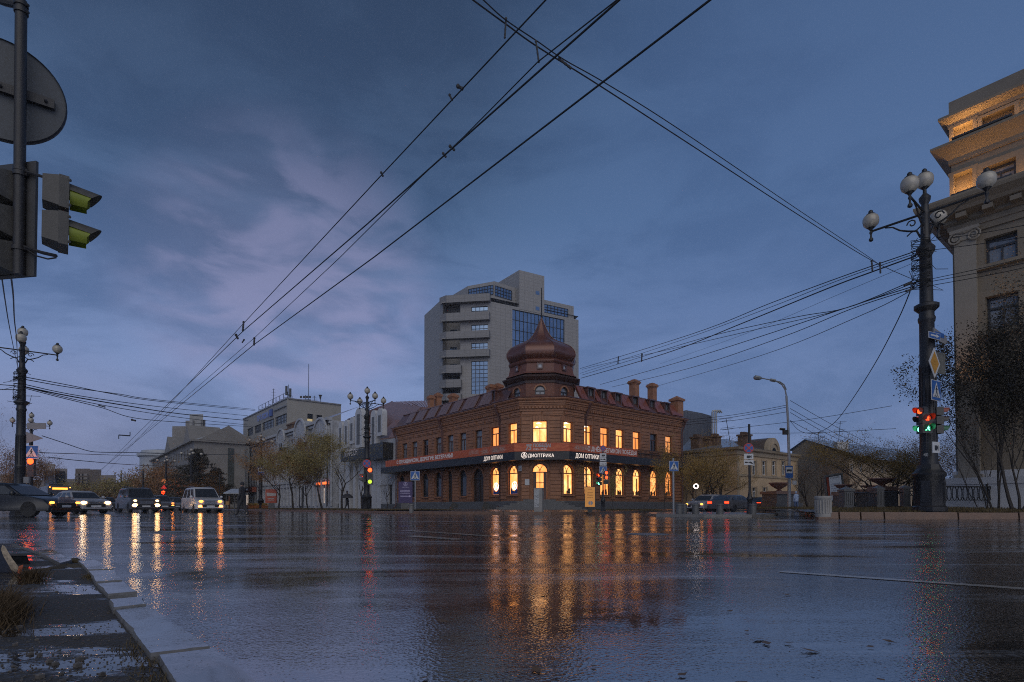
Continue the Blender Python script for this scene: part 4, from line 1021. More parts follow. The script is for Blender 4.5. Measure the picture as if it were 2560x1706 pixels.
# tall fins: flat arched slabs standing out of the wall
for px, yt, yb, hw_, o0 in ((852,1055,1130,.75,0),(866,1050,1120,.75,0),(880,1043,1110,.8,0),(897,1020,1120,1.25,0),(934,1026,1150,.85,0),(950,1021,1090,.9,.2)):
    W = WF; s = pxs(px, 1.0); mb = MB(); z0, z1 = W.z(px,yb,1.0), W.z(px,yt,1.0); n = 8
    out = [(s-hw_, z0)]+[(s-hw_*math.cos(math.pi*i/n), z1-hw_+hw_*math.sin(math.pi*i/n)) for i in range(n+1)]+[(s+hw_, z0)]
    k = len(out); fa = [W.pt(x, 1.1, z) for x, z in out]; fb = [W.pt(x, .35, z) for x, z in out]
    mb.add(fa+fb, [tuple(range(k)), tuple(range(2*k-1,k-1,-1))]+[(i,(i+1)%k,k+(i+1)%k,k+i) for i in range(k)])
    fin = build('fin', mb, WHITE2, th, world=True, smooth=False)
    mb = MB(); W.box(mb, s-hw_*.45, s+hw_*.45, 1.06, 1.13, z0+.5, z1-1.0); build('fin_recess', mb, mat('recess_grey', (.12,.12,.125), .6, var=.2), fin, world=True, smooth=False)
mb = MB()
z1 = WF.z(975,1096)
# lower and upper roof planes, brown
ra = [WF.pt(-.0,0,z1), WF.pt(pxs(940),0,z1+.3), WF.pt(pxs(940),-3,z1+3.4), WF.pt(0,-3,z1+2.6)]; mb.quad(*ra)
ph = P(977,1005,92); pr = P(1085,1002,86); pb = P(1052,1018,80)
ul = P(868,1048,110); ll = P(866,1110,110); lm = P(975,1098,88)
pe = P(1000,1098,80); pg = P(1090,1098,78)
mb.add([ph, ul, ll, P(968,1098,90)], [(0,1,2,3)])
mb.add([ph, P(968,1098,90), pe, pg, P(1090,1023,78), pb+Vector((0,0,0))], [(0,1,2,3,4,5)])
mb.add([ph, pb, P(1090,1023,78), P(1100,1001,92)], [(0,1,2,3)])
build('roof', mb, RIBM, th, world=True, smooth=False)
mb = MB()
for i in range(12):
    t0_ = i/12; a = ph.lerp(P(1100,1001,92), t0_+.04); b = pb.lerp(P(1090,1023,78), t0_) if t0_ > .0 else pb
    b = ph.lerp(pb, min(1, t0_*3)) if t0_ < .33 else pb.lerp(P(1090,1023,78), (t0_-.33)/.67)
    mb.tube([a, b], .09, 4)
build('roof_seams', mb, METP, th, world=True, smooth=False)
mb = MB()
for i in range(5):
    a = WF.pt(pxs(960), .4, 3.2); pts = [WF.pt(pxs(962+i*4, .3), .1+1.3*math.sin(t*.39), 3.0+.5*math.cos(t*.39)) for t in range(5)]; mb.tube(pts, .03, 4)
build('awning_frame', mb, FRG, th, world=True)

# ---- ornate white street house with arched gables
oh = thing('ornate_white_house', 'ornate white three-storey house with two arched gables behind autumn trees', 'building', (0,0,0))
so0, so1 = pxs(830), pxs(628)
zc = WF.z(700, 1078)
OW = mat('ornate_white', (.35,.36,.385), .6, var=.3, scale=1.3, bump=.4)
OWB = mat('ornate_beige', (.25,.21,.16), .6, var=.35, scale=1.3, bump=.4)
ops = []
nb = 24
for i in range(nb):
    c = so0+(so1-so0)*(i+.5)/nb
    for a, b in ((1.2,4.1),(6.2,9.0),(11.0,13.6)): ops.append((c-.55, c+.55, a, b))
mb = MB(); facade(mb, WF, so0, so1, 0, zc-1.2, ops, .3); mb.quad(WF.pt(so0,0,0), WF.pt(so0,-12,0), WF.pt(so0,-12,zc-1.2), WF.pt(so0,0,zc-1.2)); build('wall', mb, OW, oh, world=True, smooth=False)
mb = MB()
WF.box(mb, so0, so1, 0, .9, zc-1.2, zc-.7); WF.box(mb, so0, so1, 0, .5, zc-1.7, zc-1.3); WF.box(mb, so0, so1, 0, .3, 5.0, 5.4); WF.box(mb, so0, so1, 0, .3, 10, 10.3)
for i in range(nb+1):
    c = so0+(so1-so0)*i/nb; WF.box(mb, c-.22, c+.22, 0, .25, .5, zc-1.3)
    for z_ in (4.15, 9.1, 13.7):
        if i < nb: c2 = so0+(so1-so0)*(i+.5)/nb; WF.box(mb, c2-.8, c2+.8, 0, .22, z_+.1, z_+.35); WF.box(mb, c2-.5, c2+.5, 0, .12, z_+.4, z_+.65)
build('trim', mb, OW, oh, world=True, smooth=False)
for o in ops:
    mb = MB(); a, b, c, d = o; WF.box(mb, a, b, -.28, -.2, c, d); fr = build('window', mb, CURT, oh, world=True, smooth=False)
    if len([x for x in ops]) > 95 and o == ops[70]: break
mb = MB(); mb.quad(WF.pt(so0,0,zc-.7), WF.pt(so1,0,zc-.7), WF.pt(so1,-6,zc+2.2), WF.pt(so0,-6,zc+2.2)); build('roof', mb, mat('slate_roof', (.12,.13,.15), .25, var=.25, scale=1), oh, world=True, smooth=False)
for px, yt, hw_, m_ in ((757,1052,2.9,OW),(808,1050,2.9,OW),(709,1076,2.3,OW)):
    s = pxs(px, .4); zt_ = WF.z(px, yt, .4); n = 10
    out = [(s-hw_,zc-4)]+[(s-hw_*math.cos(math.pi*i/n), zt_-hw_*1.0+hw_*1.0*math.sin(math.pi*i/n)) for i in range(n+1)]+[(s+hw_,zc-4)]
    k = len(out); mb = MB(); fa = [WF.pt(x,.95,z) for x, z in out]; fb = [WF.pt(x,-3.6,z) for x, z in out]
    mb.add(fa+fb, [tuple(range(k)), tuple(range(2*k-1,k-1,-1))]+[(i,(i+1)%k,k+(i+1)%k,k+i) for i in range(k)])
    g = build('gable', mb, m_, oh, world=True, smooth=False)
    mb = MB()
    for i in range(n):
        a = math.pi*i/n; b = math.pi*(i+1)/n
        for r_ in (1.0,):
            q = [WF.pt(s-hw_*r_*math.cos(t_), o_, zt_-hw_+hw_*r_*math.sin(t_)) for t_, o_ in ((a,1.2),(b,1.2),(b,.9),(a,.9))]; q2 = [WF.pt(s-hw_*1.14*math.cos(t_), o_, zt_-hw_+hw_*1.14*math.sin(t_)) for t_, o_ in ((a,1.2),(b,1.2),(b,.9),(a,.9))]
            mb.hexa(q+q2)
    build('gable_moulding', mb, OW, oh, world=True, smooth=False)
    for dx in (-.55, .55):
        mb = MB(); WF.box(mb, s+dx-.32, s+dx+.32, .9, .97, zt_-hw_*1.9, zt_-hw_*1.2); build('gable_window', mb, GLD, oh, world=True, smooth=False)
for px, yt, yb in ((737,1054,1095),(716,1073,1092)):
    p = WF.pt(pxs(px,-2), -2, 0); mb = MB(); Mz = Matrix.Translation((p.x,p.y,0)) @ Matrix.Rotation(RU,4,'Z'); zt_ = P(px,yt,p.y).z
    mb.box(-1.6,1.6,-1.1,1.1,zc-1,zt_-.5,Mz); mb.box(-1.8,1.8,-1.3,1.3,zt_-.9,zt_-.6,Mz)
    for dx in (-1,0,1): mb.lathe([(.3,zt_-.6),(.38,zt_-.2),(.2,zt_)],6,(dx,0,0),M=Mz)
    build('chimney', mb, mat('old_brick', (.12,.07,.045), .8, var=.4, scale=2), oh, world=True, smooth=False)
mb = MB(); mb.tube([WF.pt(pxs(632),.5,zc-2), WF.pt(pxs(632),.5,9.6), WF.pt(pxs(630),.7,8.8), WF.pt(pxs(632),.7,.5)], .13, 5); mb.tube([WF.pt(pxs(826),.5,zc-1), WF.pt(pxs(826),.5,.5)], .13, 5); build('downpipe', mb, FRD, oh, world=True)
# street-level shopfront lights and signs
mb = MB(); WF.box(mb, pxs(798,.6), pxs(791,.6), .4, .6, WF.z(795,1213,.6), WF.z(795,1207,.6)); WF.box(mb, pxs(817,.6), pxs(807,.6), .4, .6, WF.z(812,1211,.6), WF.z(812,1205,.6)); build('shop_sign', mb, emat('orange_sign', (1,.16,.03), 1.6), oh, world=True, smooth=False)
mb = MB(); WF.box(mb, pxs(818), pxs(811), .02, .08, 1.0, 3.6); build('shop_window', mb, litmat('lit_shop_dim', ((.15,.12,.1),(.5,.4,.35),(1,.9,.8)), .5), oh, world=True, smooth=False)
mb = MB(); WF.box(mb, pxs(619,.6), pxs(612,.6), .3, .5, .8, 3.2); build('shop_window', mb, MATS['lit_shop_dim'], oh, world=True, smooth=False)
mb = MB(); WF.box(mb, pxs(631,1.2), pxs(612,1.2), .2, 1.2, 3.8, 5.0); build('shop_awning', mb, mat('awning_rust', (.28,.07,.03), .5, var=.2), oh, world=True, smooth=False)
mb = MB(); WF.box(mb, pxs(760), pxs(750), .02, .1, .2, 4.6); build('door', mb, FRD, oh, world=True, smooth=False)

# ---- grey post building standing behind it
po = thing('post_office_block', 'flat-roofed grey office block with blue roof lettering and aerials above the white house', 'building', (0,0,0))
pc0 = P(718, 1000, 150); Wp = Wall(pc0, U, nL, -1); Wq = Wall(pc0, V, nR, 1)
POG = mat('post_render', (.30,.285,.26), .7, var=.10, scale=.5)
ztp = HC+ray(718,998)[1]*pc0.y; sp1 = Wp.s(608); sq1 = Wq.s(852)
zz2 = lambda py, px=718: Wp.z(px, py)
row1 = (Wp.z(714,1057), Wp.z(714,1034)); row2 = (Wp.z(640,1085), Wp.z(714,1079)-2.2)
opsP = [(Wp.s(b), Wp.s(a), row1[0], row1[1]) for a, b in ((687,716),(655,684),(636,652),(618,632))]
opsP += [(Wp.s(b), Wp.s(a), row1[0]-5.6, row1[1]-6.4) for a, b in ((687,716),(655,684),(622,652))]
wq_ = [(Wq.s(768), Wq.s(782), Wq.z(775,1059), Wq.z(775,1035)), (Wq.s(791), Wq.s(805), Wq.z(798,1062), Wq.z(798,1038))]
mb = MB(); facade(mb, Wp, 0, sp1, 0, ztp, opsP, .35); facade(mb, Wq, 0, sq1, 0, ztp, wq_, .35); mb.quad(Wq.pt(0,0,ztp), Wq.pt(sq1,0,ztp), Wp.pt(sp1,0,ztp)+Wq.pt(sq1,0,0)-Vector((pc0.x,pc0.y,0)), Wp.pt(sp1,0,ztp))
build('wall', mb, POG, po, world=True, smooth=False)
for o in opsP: curtain(Wp, o, po, 8, 3, CURT, .3)
for o in wq_:
    fr = curtain(Wq, (o[0], o[1], o[2]+(o[3]-o[2])*.5, o[3]), po, 1, 1, GLD, .3); curtain(Wq, (o[0], o[1], o[2], o[2]+(o[3]-o[2])*.5), po, 1, 1, LITL, .3)
mb = MB(); Wp.box(mb, -.1, sp1, -.2, .25, ztp, ztp+.35); Wq.box(mb, .26, sq1, -.2, .25, ztp, ztp+.35); Wp.box(mb, 0, Wp.s(686), 0, .4, Wp.z(714,1017), Wp.z(714,1014)); build('parapet', mb, FRG, po, world=True, smooth=False)
text('roof_lettering', 'ПОЧТА РОССИИ', Wp, Wp.s(642,.5), .5, Wp.z(665,1045,.5), 2.3, mat('letter_blue', (.06,.10,.36), .5, var=0, emit=(.1,.2,.7), es=.12), po, width=Wp.s(642,.5)-Wp.s(669,.5), bold=.05)
mb = MB(); Wp.box(mb, Wp.s(678,.5), Wp.s(671,.5), .2, .5, Wp.z(675,1041,.5), Wp.z(675,1024,.5)); build('roof_sign', mb, mat('sign_violet_blue', (.05,.09,.30), .5, var=.15), po, world=True, smooth=False)
mb = MB()
for i in range(9):
    s = Wp.s(709)+(Wp.s(638)-Wp.s(709))*i/8; mb.tube([Wp.pt(s,-1,ztp), Wp.pt(s,-1,ztp+2.6)], .09, 4); mb.tube([Wp.pt(s,-1,ztp+1.6), Wp.pt(s,-2.2,ztp+1.6), Wp.pt(s,-2.2,ztp)], .07, 4)
mb.tube([Wp.pt(Wp.s(709),-1,ztp+2.6), Wp.pt(Wp.s(638),-1,ztp+2.6)], .06, 4)
build('roof_railing', mb, FRD, po, world=True)
def aerial(px, ytop, kind, Y=156, name='aerial', base=None, lab=''):
    p = P(px, ytop, Y); b = base if base is not None else ztp; mb = MB(); mb.tube([(p.x,p.y,b),(p.x,p.y,p.z)], .08, 4); h = p.z-b
    if kind == 'panel':
        for dx, dz in ((-.55,.2),(.55,-.5)): mb.box(p.x+dx-.28,p.x+dx+.28,p.y-.15,p.y+.15,p.z-3.2+dz,p.z-.6+dz)
        mb.tube([(p.x-.5,p.y,p.z-2.8),(p.x+.5,p.y,p.z-2.8)],.06,4)
    if kind == 'tv':
        for k in range(4):
            z_ = b+h*(.35+.2*k); mb.tube([(p.x-.9+.15*k,p.y,z_),(p.x+.9-.15*k,p.y,z_)], .035, 3)
    if kind == 'grid':
        for i in range(4):
            for j in range(2): mb.box(p.x-1.6+i*.85,p.x-1.0+i*.85,p.y-.05,p.y+.05,p.z-1.9+j*1.0,p.z-1.25+j*1.0)
    if kind == 'cup': mb.lathe([(.18,-1.2),(.3,-.4),(.55,0),(.0,.02)],7,p)
    return build(name, mb, FRD, po, world=True)
aerial(721,962,'panel'); aerial(772,910,'mast'); aerial(684,972,'tv'); aerial(764,988,'grid'); aerial(801,988,'cup'); aerial(786,990,'tv')

# ---- grey classical house and its stepped tower further left
gh = thing('grey_gabled_house', 'grey rendered four-storey house with blank end wall and pediments on its street front', 'building', (0,0,0))
gc = P(486, 1100, 118); Wg = Wall(gc, U, nL, -1); Wh = Wall(gc, V, nR, 1); zg = HC+ray(486,1100)[1]*gc.y; sg1 = Wg.s(376); sh1 = Wh.s(613)
GRH = mat('grey_render', (.185,.175,.165), .75, var=.22, scale=.35); GRL = mat('grey_roof', (.30,.32,.35), .3, var=.2, scale=.5)
og = []
for i in range(18):
    c = 2+(sg1-4)*(i+.5)/18
    for z_ in (3,7,11): og.append((c-.7, c+.7, z_, z_+2.1))
mb = MB(); facade(mb, Wg, 0, sg1, 0, zg, og, .25); facade(mb, Wh, 0, sh1, 0, zg, [], .25); build('wall', mb, GRH, gh, world=True, smooth=False)
for o in og: mb = MB(); Wg.box(mb, *o[:2], -.24, -.15, *o[2:]); build('window', mb, GLD, gh, world=True, smooth=False)
mb = MB(); Wh.box(mb, Wh.s(570), Wh.s(585), .0, .15, Wh.z(577,1218), Wh.z(577,1121)); build('stair_glazing', mb, mat('dark_glazing', (.05,.055,.05), .2, var=.4, scale=.5), gh, world=True, smooth=False)
mb = MB(); Wg.box(mb, -.6, sg1, 0, .8, zg-.3, zg+.1); Wh.box(mb, .01, sh1, .0, .6, zg-.3, zg+.1)
build('cornice', mb, GRH, gh, world=True, smooth=False)
mb = MB(); rz_ = HC+ray(478,1085)[1]*(gc.y+5)
mb.quad(Wg.pt(0,0,zg+.1), Wg.pt(sg1,0,zg+.1), Wg.pt(sg1,-7,rz_+1), Wg.pt(0,-7,rz_+1)); mb.quad(Wg.pt(0,0,zg+.1), Wg.pt(0,-7,rz_+1), Wh.pt(sh1,-7,zg+1.5), Wh.pt(sh1,0,zg+.1))
build('roof', mb, GRL, gh, world=True, smooth=False)
def pediment(W, s, hw_, z0, h, par, m):
    mb = MB(); p = [W.pt(s-hw_,.6,z0), W.pt(s+hw_,.6,z0), W.pt(s,.6,z0+h)]; q = [W.pt(s-hw_,-6,z0), W.pt(s+hw_,-6,z0), W.pt(s,-6,z0+h)]
    mb.add(p+q, [(0,1,2),(5,4,3),(0,3,4,1),(1,4,5,2),(2,5,3,0)]); build('pediment', mb, m, par, world=True, smooth=False)
pediment(Wg, Wg.s(474), 4.0, zg, 3.8, gh, GRH); pediment(Wg, Wg.s(425), 5, zg, 4, gh, GRH); pediment(Wh, Wh.s(570), 6, zg, 3.6, gh, GRH)
s2 = Wg.s(380); p = Wg.pt(s2+3,-3,0); mb = MB(); mb.lathe([(6,0),(6,zg+1.2),(6.8,zg+1.6),(6.8,zg+2.4),(6,zg+2.6),(5.6,zg+3.4),(0,zg+4.2)], 14, (p.x,p.y,0)); build('rotunda', mb, GRL, gh, world=True)
st = thing('stepped_concrete_tower', 'stepped grey concrete tower rising above the gabled grey house', 'building', (0,0,0))
def pbox(px0, px1, ytop, Y, dep, m, par, name='wall', z0=0, rot=.0):
    a = P(px0,1200,Y); b = P(px1,1200,Y); z1 = HC+ray((px0+px1)/2,ytop)[1]*Y; mb = MB()
    k = 1+dep/Y; mb.prism([(a.x,a.y),(b.x,b.y),(b.x*k,b.y*k),(a.x*k,a.y*k)], z0, z1); return build(name, mb, m, par, world=True, smooth=False)
DKC = mat('dark_concrete', (.17,.17,.18), .7, var=.12, scale=.3)
pbox(429,470,1066,175,14,GRH,st,'wing',0,2); pbox(470,474,1066,173,14,DKC,st,'wing'); pbox(462,475,1052,170,6,GRH,st,'wing',zg); pbox(472,506,1036,168,12,mat('light_concrete',(.26,.26,.26),.7,var=.1,scale=.3),st,'shaft',zg); pbox(506,512,1050,169,10,DKC,st,'shaft',zg); pbox(478,482,1050,167.5,.4,DKC,st,'slot',zg); pbox(500,502,1050,167.5,.4,DKC,st,'slot',zg)
pbox(512,538,1070,172,12,mat('glass_facade_dull',(.08,.10,.13),.2,var=.3,scale=.4),st,'glazed_wing',zg); pbox(537,571,1073,174,12,GRH,st,'wing',zg)
fb = thing('far_white_block', 'pale far-off apartment block at the end of the boulevard on the left', 'building', (0,0,0))
pbox(112,137,1160,210,20,mat('far_pale',(.22,.20,.20),.8,var=.15,scale=.2),fb); pbox(130,168,1172,230,20,MATS['far_pale'],fb,'wing')
for i in range(5):
    for j in range(3):
        p = P(116+i*10.0, 1184+j*12, 209 if i < 2 else 229); mb = MB(); mb.box(p.x-.8,p.x+.8,p.y-.15,p.y+.2,p.z-.8,p.z+.9); build('window', mb, GLD, fb, smooth=False)
ff = thing('far_brown_block', 'brown flat-roofed block with balconies far down the boulevard', 'building', (0,0,0))
pbox(188,225,1172,240,16,mat('far_brown',(.13,.10,.085),.8,var=.15,scale=.2),ff,'wall',0,-3); pbox(224,253,1174,234,25,mat('far_brown_side',(.10,.08,.07),.8,var=.15,scale=.2),ff,'side_wing',0,10)
for j in range(3):
    for i in range(3):
        p = P(197+i*9, 1186+j*9, 237); mb = MB(); mb.box(p.x-1.1,p.x+1.1,p.y-.8,p.y,p.z-.7,p.z+.2); build('balcony', mb, MATS['far_pale'], ff, smooth=False)
fr_ = thing('far_street_row', 'hazy low row of houses closing the far end of the boulevard', 'building', (0,0,0))
FARH = mat('far_row', (.15,.13,.125), .8, var=.25, scale=.1)
for a, b, y_, Y in ((-60,60,1186,330),(60,120,1200,320),(166,192,1198,300),(250,290,1188,300),(288,330,1206,330),(326,382,1196,320)): pbox(a, b, y_, Y, 20, FARH, fr_, 'wing')
# ---- right side: metal-clad hall, yellow house, gabled house
mh = thing('metal_clad_hall', 'grey sheet-metal clad hall with tall flue pipes behind the brick house', 'building', (0,0,0))
CLAD = gridmat('sheet_cladding', (.13,.135,.15), (.10,.10,.115), .6, 6, .05, .45, .05)
a, b, c = P(1690,1200,95), P(1780,1200,90), P(1797,1200,93)
mb = MB(); ztm = HC+ray(1715,1029)[1]*95; zt2_ = HC+ray(1780,1040)[1]*90
mb.add([(a.x,a.y,0),(b.x,b.y,0),(b.x,b.y,zt2_),(P(1755,1200,91.5).x,91.5,HC+ray(1755,1033)[1]*91.5),(P(1716,1200,93.7).x,93.7,ztm),(a.x,a.y,ztm-.3),(c.x,c.y+3,0),(c.x,c.y+3,zt2_-.2)], [(0,1,2,3,4,5),(1,6,7,2)]); build('wall', mb, CLAD, mh, smooth=False)
for px in (1781.5,1787,1792):
    p = P(px,1200,88); z1 = HC+ray(px,1028)[1]*88; mb = MB(); mb.tube([(p.x,p.y,0),(p.x,p.y,z1-.3),(p.x+.1,p.y,z1),(p.x+.6,p.y,z1+.1),(p.x+.9,p.y,z1-.3)], .13, 8); build('flue_pipe', mb, STEEL, mh)
yh = thing('yellow_house', 'two-storey yellow plastered house with grey roof and round-headed dormer', 'building', (0,0,0))
YEL = mat('yellow_plaster', (.46,.33,.20), .75, var=.25, scale=.6, bump=.2); YED = mat('yellow_plaster_dull', (.33,.26,.18), .75, var=.25, scale=.6)
y0_ = P(1842,1200,66); WY = Wall(y0_, V, nR, 1); WYs = Wall(y0_, U, nL, -1)
zy = WY.z(1900, 1128); sy1 = WY.s(1992); wy = WYs.s(1700)
wins = [(WY.s(x)-.5, WY.s(x)+.5, WY.z(x,1188), WY.z(x,1153)) for x in (1884.5,1909.5,1934,1958)]
wing = [(WY.s(x)-.5, WY.s(x)+.5, WY.z(x,1253), WY.z(x,1219)) for x in (1884.5,1911)]
mb = MB(); facade(mb, WY, 0, sy1, 0, zy, wins+wing, .25); facade(mb, WYs, 0, wy, 0, zy, [], .25); build('wall', mb, YEL, yh, world=True, smooth=False)
for o in wins+wing: window(WY, *o, yh, FRW, GLD, dep=.2, cols=2, tr=.7)
mb = MB()
for o in wins+wing:
    WY.box(mb, o[0]-.2, o[0], 0, .06, o[2]-.1, o[3]+.15); WY.box(mb, o[1], o[1]+.2, 0, .06, o[2]-.1, o[3]+.15); WY.box(mb, o[0]-.2, o[1]+.2, 0, .12, o[2]-.22, o[2]-.1)
WY.box(mb, 0, .5, 0, .08, 0, zy-.6); WY.box(mb, sy1-.5, sy1, 0, .08, 0, zy-.6); WY.box(mb, 0, sy1, 0, .1, 4.1, 4.35)
build('trim', mb, YED, yh, world=True, smooth=False)
mb = MB(); sweep(mb, [WYs.pt(wy,0,0), WY.pt(0,0,0), WY.pt(sy1,0,0)], [(0,zy-.8),(.15,zy-.75),(.2,zy-.3),(.5,zy-.15),(.6,zy+.1),(0,zy+.2)]); build('cornice', mb, YED, yh, world=True, smooth=False)
mb = MB(); rz = P(1815,1097,75).z
E1, E2, E3, E4 = WYs.pt(wy,.5,zy+.15), WY.pt(-.4,.5,zy+.15), WY.pt(sy1,.5,zy+.15), WY.pt(sy1,-8,zy+2.2)
r1 = P(1820,1098,78); r2 = P(1725,1098,84)
mb.add([E1, E2, r1, r2], [(0,1,2,3)]); mb.add([E2, E3, E4, r1], [(0,1,2,3)]); build('roof', mb, mat('wet_slate', (.15,.17,.20), .22, var=.3, scale=.8, spec=.8), yh, world=True, smooth=False)
s = WY.s(1933,-.3); zb = WY.z(1933,1134,-.3); hw_ = 1.75; zt_ = WY.z(1933,1095,-.3); n = 12
out = [(s-hw_,zb)]+[(s-hw_*math.cos(math.pi*i/n), zt_-hw_+hw_*math.sin(math.pi*i/n)) for i in range(n+1)]+[(s+hw_,zb)]; k = len(out)
mb = MB(); fa = [WY.pt(x,-.2,z) for x, z in out]; fb_ = [WY.pt(x,-.7,z) for x, z in out]; mb.add(fa+fb_, [tuple(range(k)), tuple(range(2*k-1,k-1,-1))]+[(i,(i+1)%k,k+(i+1)%k,k+i) for i in range(k)]); dm = build('dormer', mb, YED, yh, world=True, smooth=False)
mb = MB(); W_ = WY; cz = zt_-hw_*1.0
for r0_, r1_, o0_, o1_ in ((.95,1.15,-.2,-.05),):
    for i in range(16):
        a, b = math.pi*i/16, math.pi*(i+1)/16; q = [W_.pt(s-r*math.cos(t), o0_, cz+r*math.sin(t)) for t, r in ((a,r0_),(b,r0_),(b,r1_),(a,r1_))]; mb.hexa(q+[p_+Vector((W_.n.x,W_.n.y,0))*.15 for p_ in q])
build('arch_moulding', mb, YED, dm, world=True, smooth=False)
mb = MB(); mb.add([W_.pt(s-.6*math.cos(math.pi*i/8), -.17, cz-.3+.75*math.sin(math.pi*i/8)) for i in range(9)], [tuple(range(9))]); build('dormer_window', mb, GLD, dm, world=True, smooth=False)
mb = MB(); vs = []
for o_ in (-.7, -6.5):
    for i in range(n+1): vs.append(WY.pt(s-hw_*1.02*math.cos(math.pi*i/n), o_, zt_-hw_+hw_*1.02*math.sin(math.pi*i/n)))
mb.add(vs, [(i,i+1,n+2+i,n+1+i) for i in range(n)]); build('barrel_roof', mb, mat('brown_sheet', (.09,.065,.05), .3, var=.3, scale=.8), yh, world=True)
for px, y0c, y1c, wd, Y in ((1743,1087,1110,.58,72),(1766,1091,1110,.38,72),(1787,1085,1110,.5,72),(1861,1081,1118,.6,70)):
    p = P(px,y0c,Y); mb = MB(); Mz = Matrix.Translation((p.x,p.y,0)) @ Matrix.Rotation(RV,4,'Z'); mb.box(-wd,wd,-.6,.6,zy,p.z-.5,Mz); mb.box(-wd-.12,wd+.12,-.72,.72,p.z-.5,p.z-.3,Mz)
    for i in (-1,0,1): mb.box(i*wd*.75-.1,i*wd*.75+.1,-.3,.3,p.z-.3,p.z,Mz)
    build('chimney', mb, mat('old_brick', (.12,.07,.045)), yh, world=True, smooth=False)
def tvmast(px, yt, Y, zb, par, tilt=0):
    p = P(px,yt,Y); mb = MB(); mb.tube([(p.x+tilt,p.y,zb),(p.x,p.y,p.z)], .04, 4); h = p.z-zb
    for k, L_ in ((.98,.9),(.9,.6),(.6,.9),(.52,.7)):
        q = Vector((p.x+tilt*(1-k),p.y,zb+h*k)); mb.tube([q+Vector((-L_,0,-.1)), q+Vector((L_,0,.1))], .025, 3)
    build('aerial', mb, FRD, par, world=True)
tvmast(1815,1046,72,zy+1.5,yh,.5)
g2 = thing('gabled_house', 'beige gabled house with sheet roof and white chimney behind bare shrubs on the right', 'building', (0,0,0))
ga, gb_, gt = P(1985,1128,84), P(2120,1150,72), P(2019,1097,82)
Wz = face(ga, gb_)
mb = MB(); s0_, s1_ = Wz.s(1980), Wz.s(2122)
sT_ = Wz.s(2019); zT_ = Wz.z(2019,1099); mb.add([Wz.pt(s0_,0,0), Wz.pt(s1_,0,0), Wz.pt(s1_,0,Wz.z(2120,1144)), Wz.pt(sT_,0,zT_), Wz.pt(s0_,0,Wz.z(1978,1127))], [(0,1,2,3,4)]); build('wall', mb, mat('beige_plaster', (.42,.31,.20), .75, var=.25, scale=.5), g2, world=True, smooth=False)
mb = MB(); bk = Vector((22,14,0)); hi = [Wz.pt(sT_,.3,zT_+.15), Wz.pt(s1_+.6,.3,Wz.z(2120,1144)+.0)]; mb.quad(hi[0], hi[1], hi[1]+bk, hi[0]+bk); lo_ = Wz.pt(s0_-.6,.3,Wz.z(1978,1127)); mb.quad(lo_, hi[0], hi[0]+bk, lo_+bk); build('roof', mb, MATS['wet_slate'], g2, world=True, smooth=False)
Wk = Wall(Wz.pt(s1_,0,0), V, nR, 1); mb = MB(); zk_ = Wk.z(2180,1150); kops = [(Wk.s(x)-.5, Wk.s(x)+.5, Wk.z(x,1180), Wk.z(x,1160)) for x in (2129,2152,2185,2206,2228)]; facade(mb, Wk, 0, Wk.s(2330), 0, zk_, kops, .2); build('side_wall', mb, MATS['beige_plaster'], g2, world=True, smooth=False)
for o in kops: window(Wk, *o, g2, FRW, GLD, dep=.15, cols=2, tr=0)
mb = MB(); Wk.box(mb, -.5, Wk.s(2330), 0, .7, zk_, zk_+.25); build('eaves', mb, FRG, g2, world=True, smooth=False)
mb = MB(); mb.quad(Wk.pt(-.5,.7,zk_+.25), Wk.pt(Wk.s(2330),.7,zk_+.25), Wk.pt(Wk.s(2330),-6,zk_+3), Wk.pt(-.5,-6,zk_+3)); build('roof', mb, MATS['wet_slate'], g2, world=True, smooth=False)
p = P(2101,1106,78); mb = MB(); mb.box(p.x-.75,p.x+.75,p.y-.6,p.y+.6,p.z-2.6,p.z-.2); mb.box(p.x-.8,p.x+.8,p.y-.65,p.y+.65,p.z-.2,p.z); build('chimney', mb, WHITE2, g2, world=True, smooth=False)
tvmast(2101,1054,78,P(2101,1106,78).z,g2,-.3); tvmast(2046,1082,80,P(2046,1106,78).z,g2,0)

# ---- classical corner palace on the far right
cp = thing('classical_palace', 'tall beige classical building with cornices, ionic pilaster and warm uplights on the right edge', 'building', (0,0,0))
cc = P(2386, 900, 27.5); WPc = Wall(cc, -U, nL, 1)   # s grows toward the viewer's right and nearer
WPs = Wall(cc, V, nR*-1, 1)
def zc_(py, px=2390, o=0): return WPc.z(px, py, o)
STN = mat('palace_stone', (.185,.150,.108), .7, var=.16, scale=.7, bump=.15); STD = mat('palace_stone_dark', (.17,.145,.115), .7, var=.2, scale=.7)
SE = 9.5
zTop = zc_(300); z2 = zc_(378); z3 = zc_(560); zcap = zc_(583)
wo = []
sw0, sw1 = WPc.s(2472), WPc.s(2560)
rowsz = [(WPc.z(2475,470), WPc.z(2475,418)), (WPc.z(2478,659), WPc.z(2478,596)), (WPc.z(2482,825), WPc.z(2482,742)), (WPc.z(2482,1010), WPc.z(2482,915))]
ww = WPc.s(2553)-sw0
for k in range(3):
    for a, b in rowsz: wo.append((sw0+k*(ww+1.3), sw0+k*(ww+1.3)+ww, a, b))
nich = (WPc.s(2397), WPc.s(2447), WPc.z(2400,362), WPc.z(2400,316)); nich2 = (WPc.s(2396), WPc.s(2444), WPc.z(2398,497), WPc.z(2398,435))
att = (WPc.s(2470), WPc.s(2553), WPc.z(2470,333), WPc.z(2470,292))
mb = MB(); facade(mb, WPc, 0, SE, 1.0, zTop, wo+[nich, nich2, att], .3)
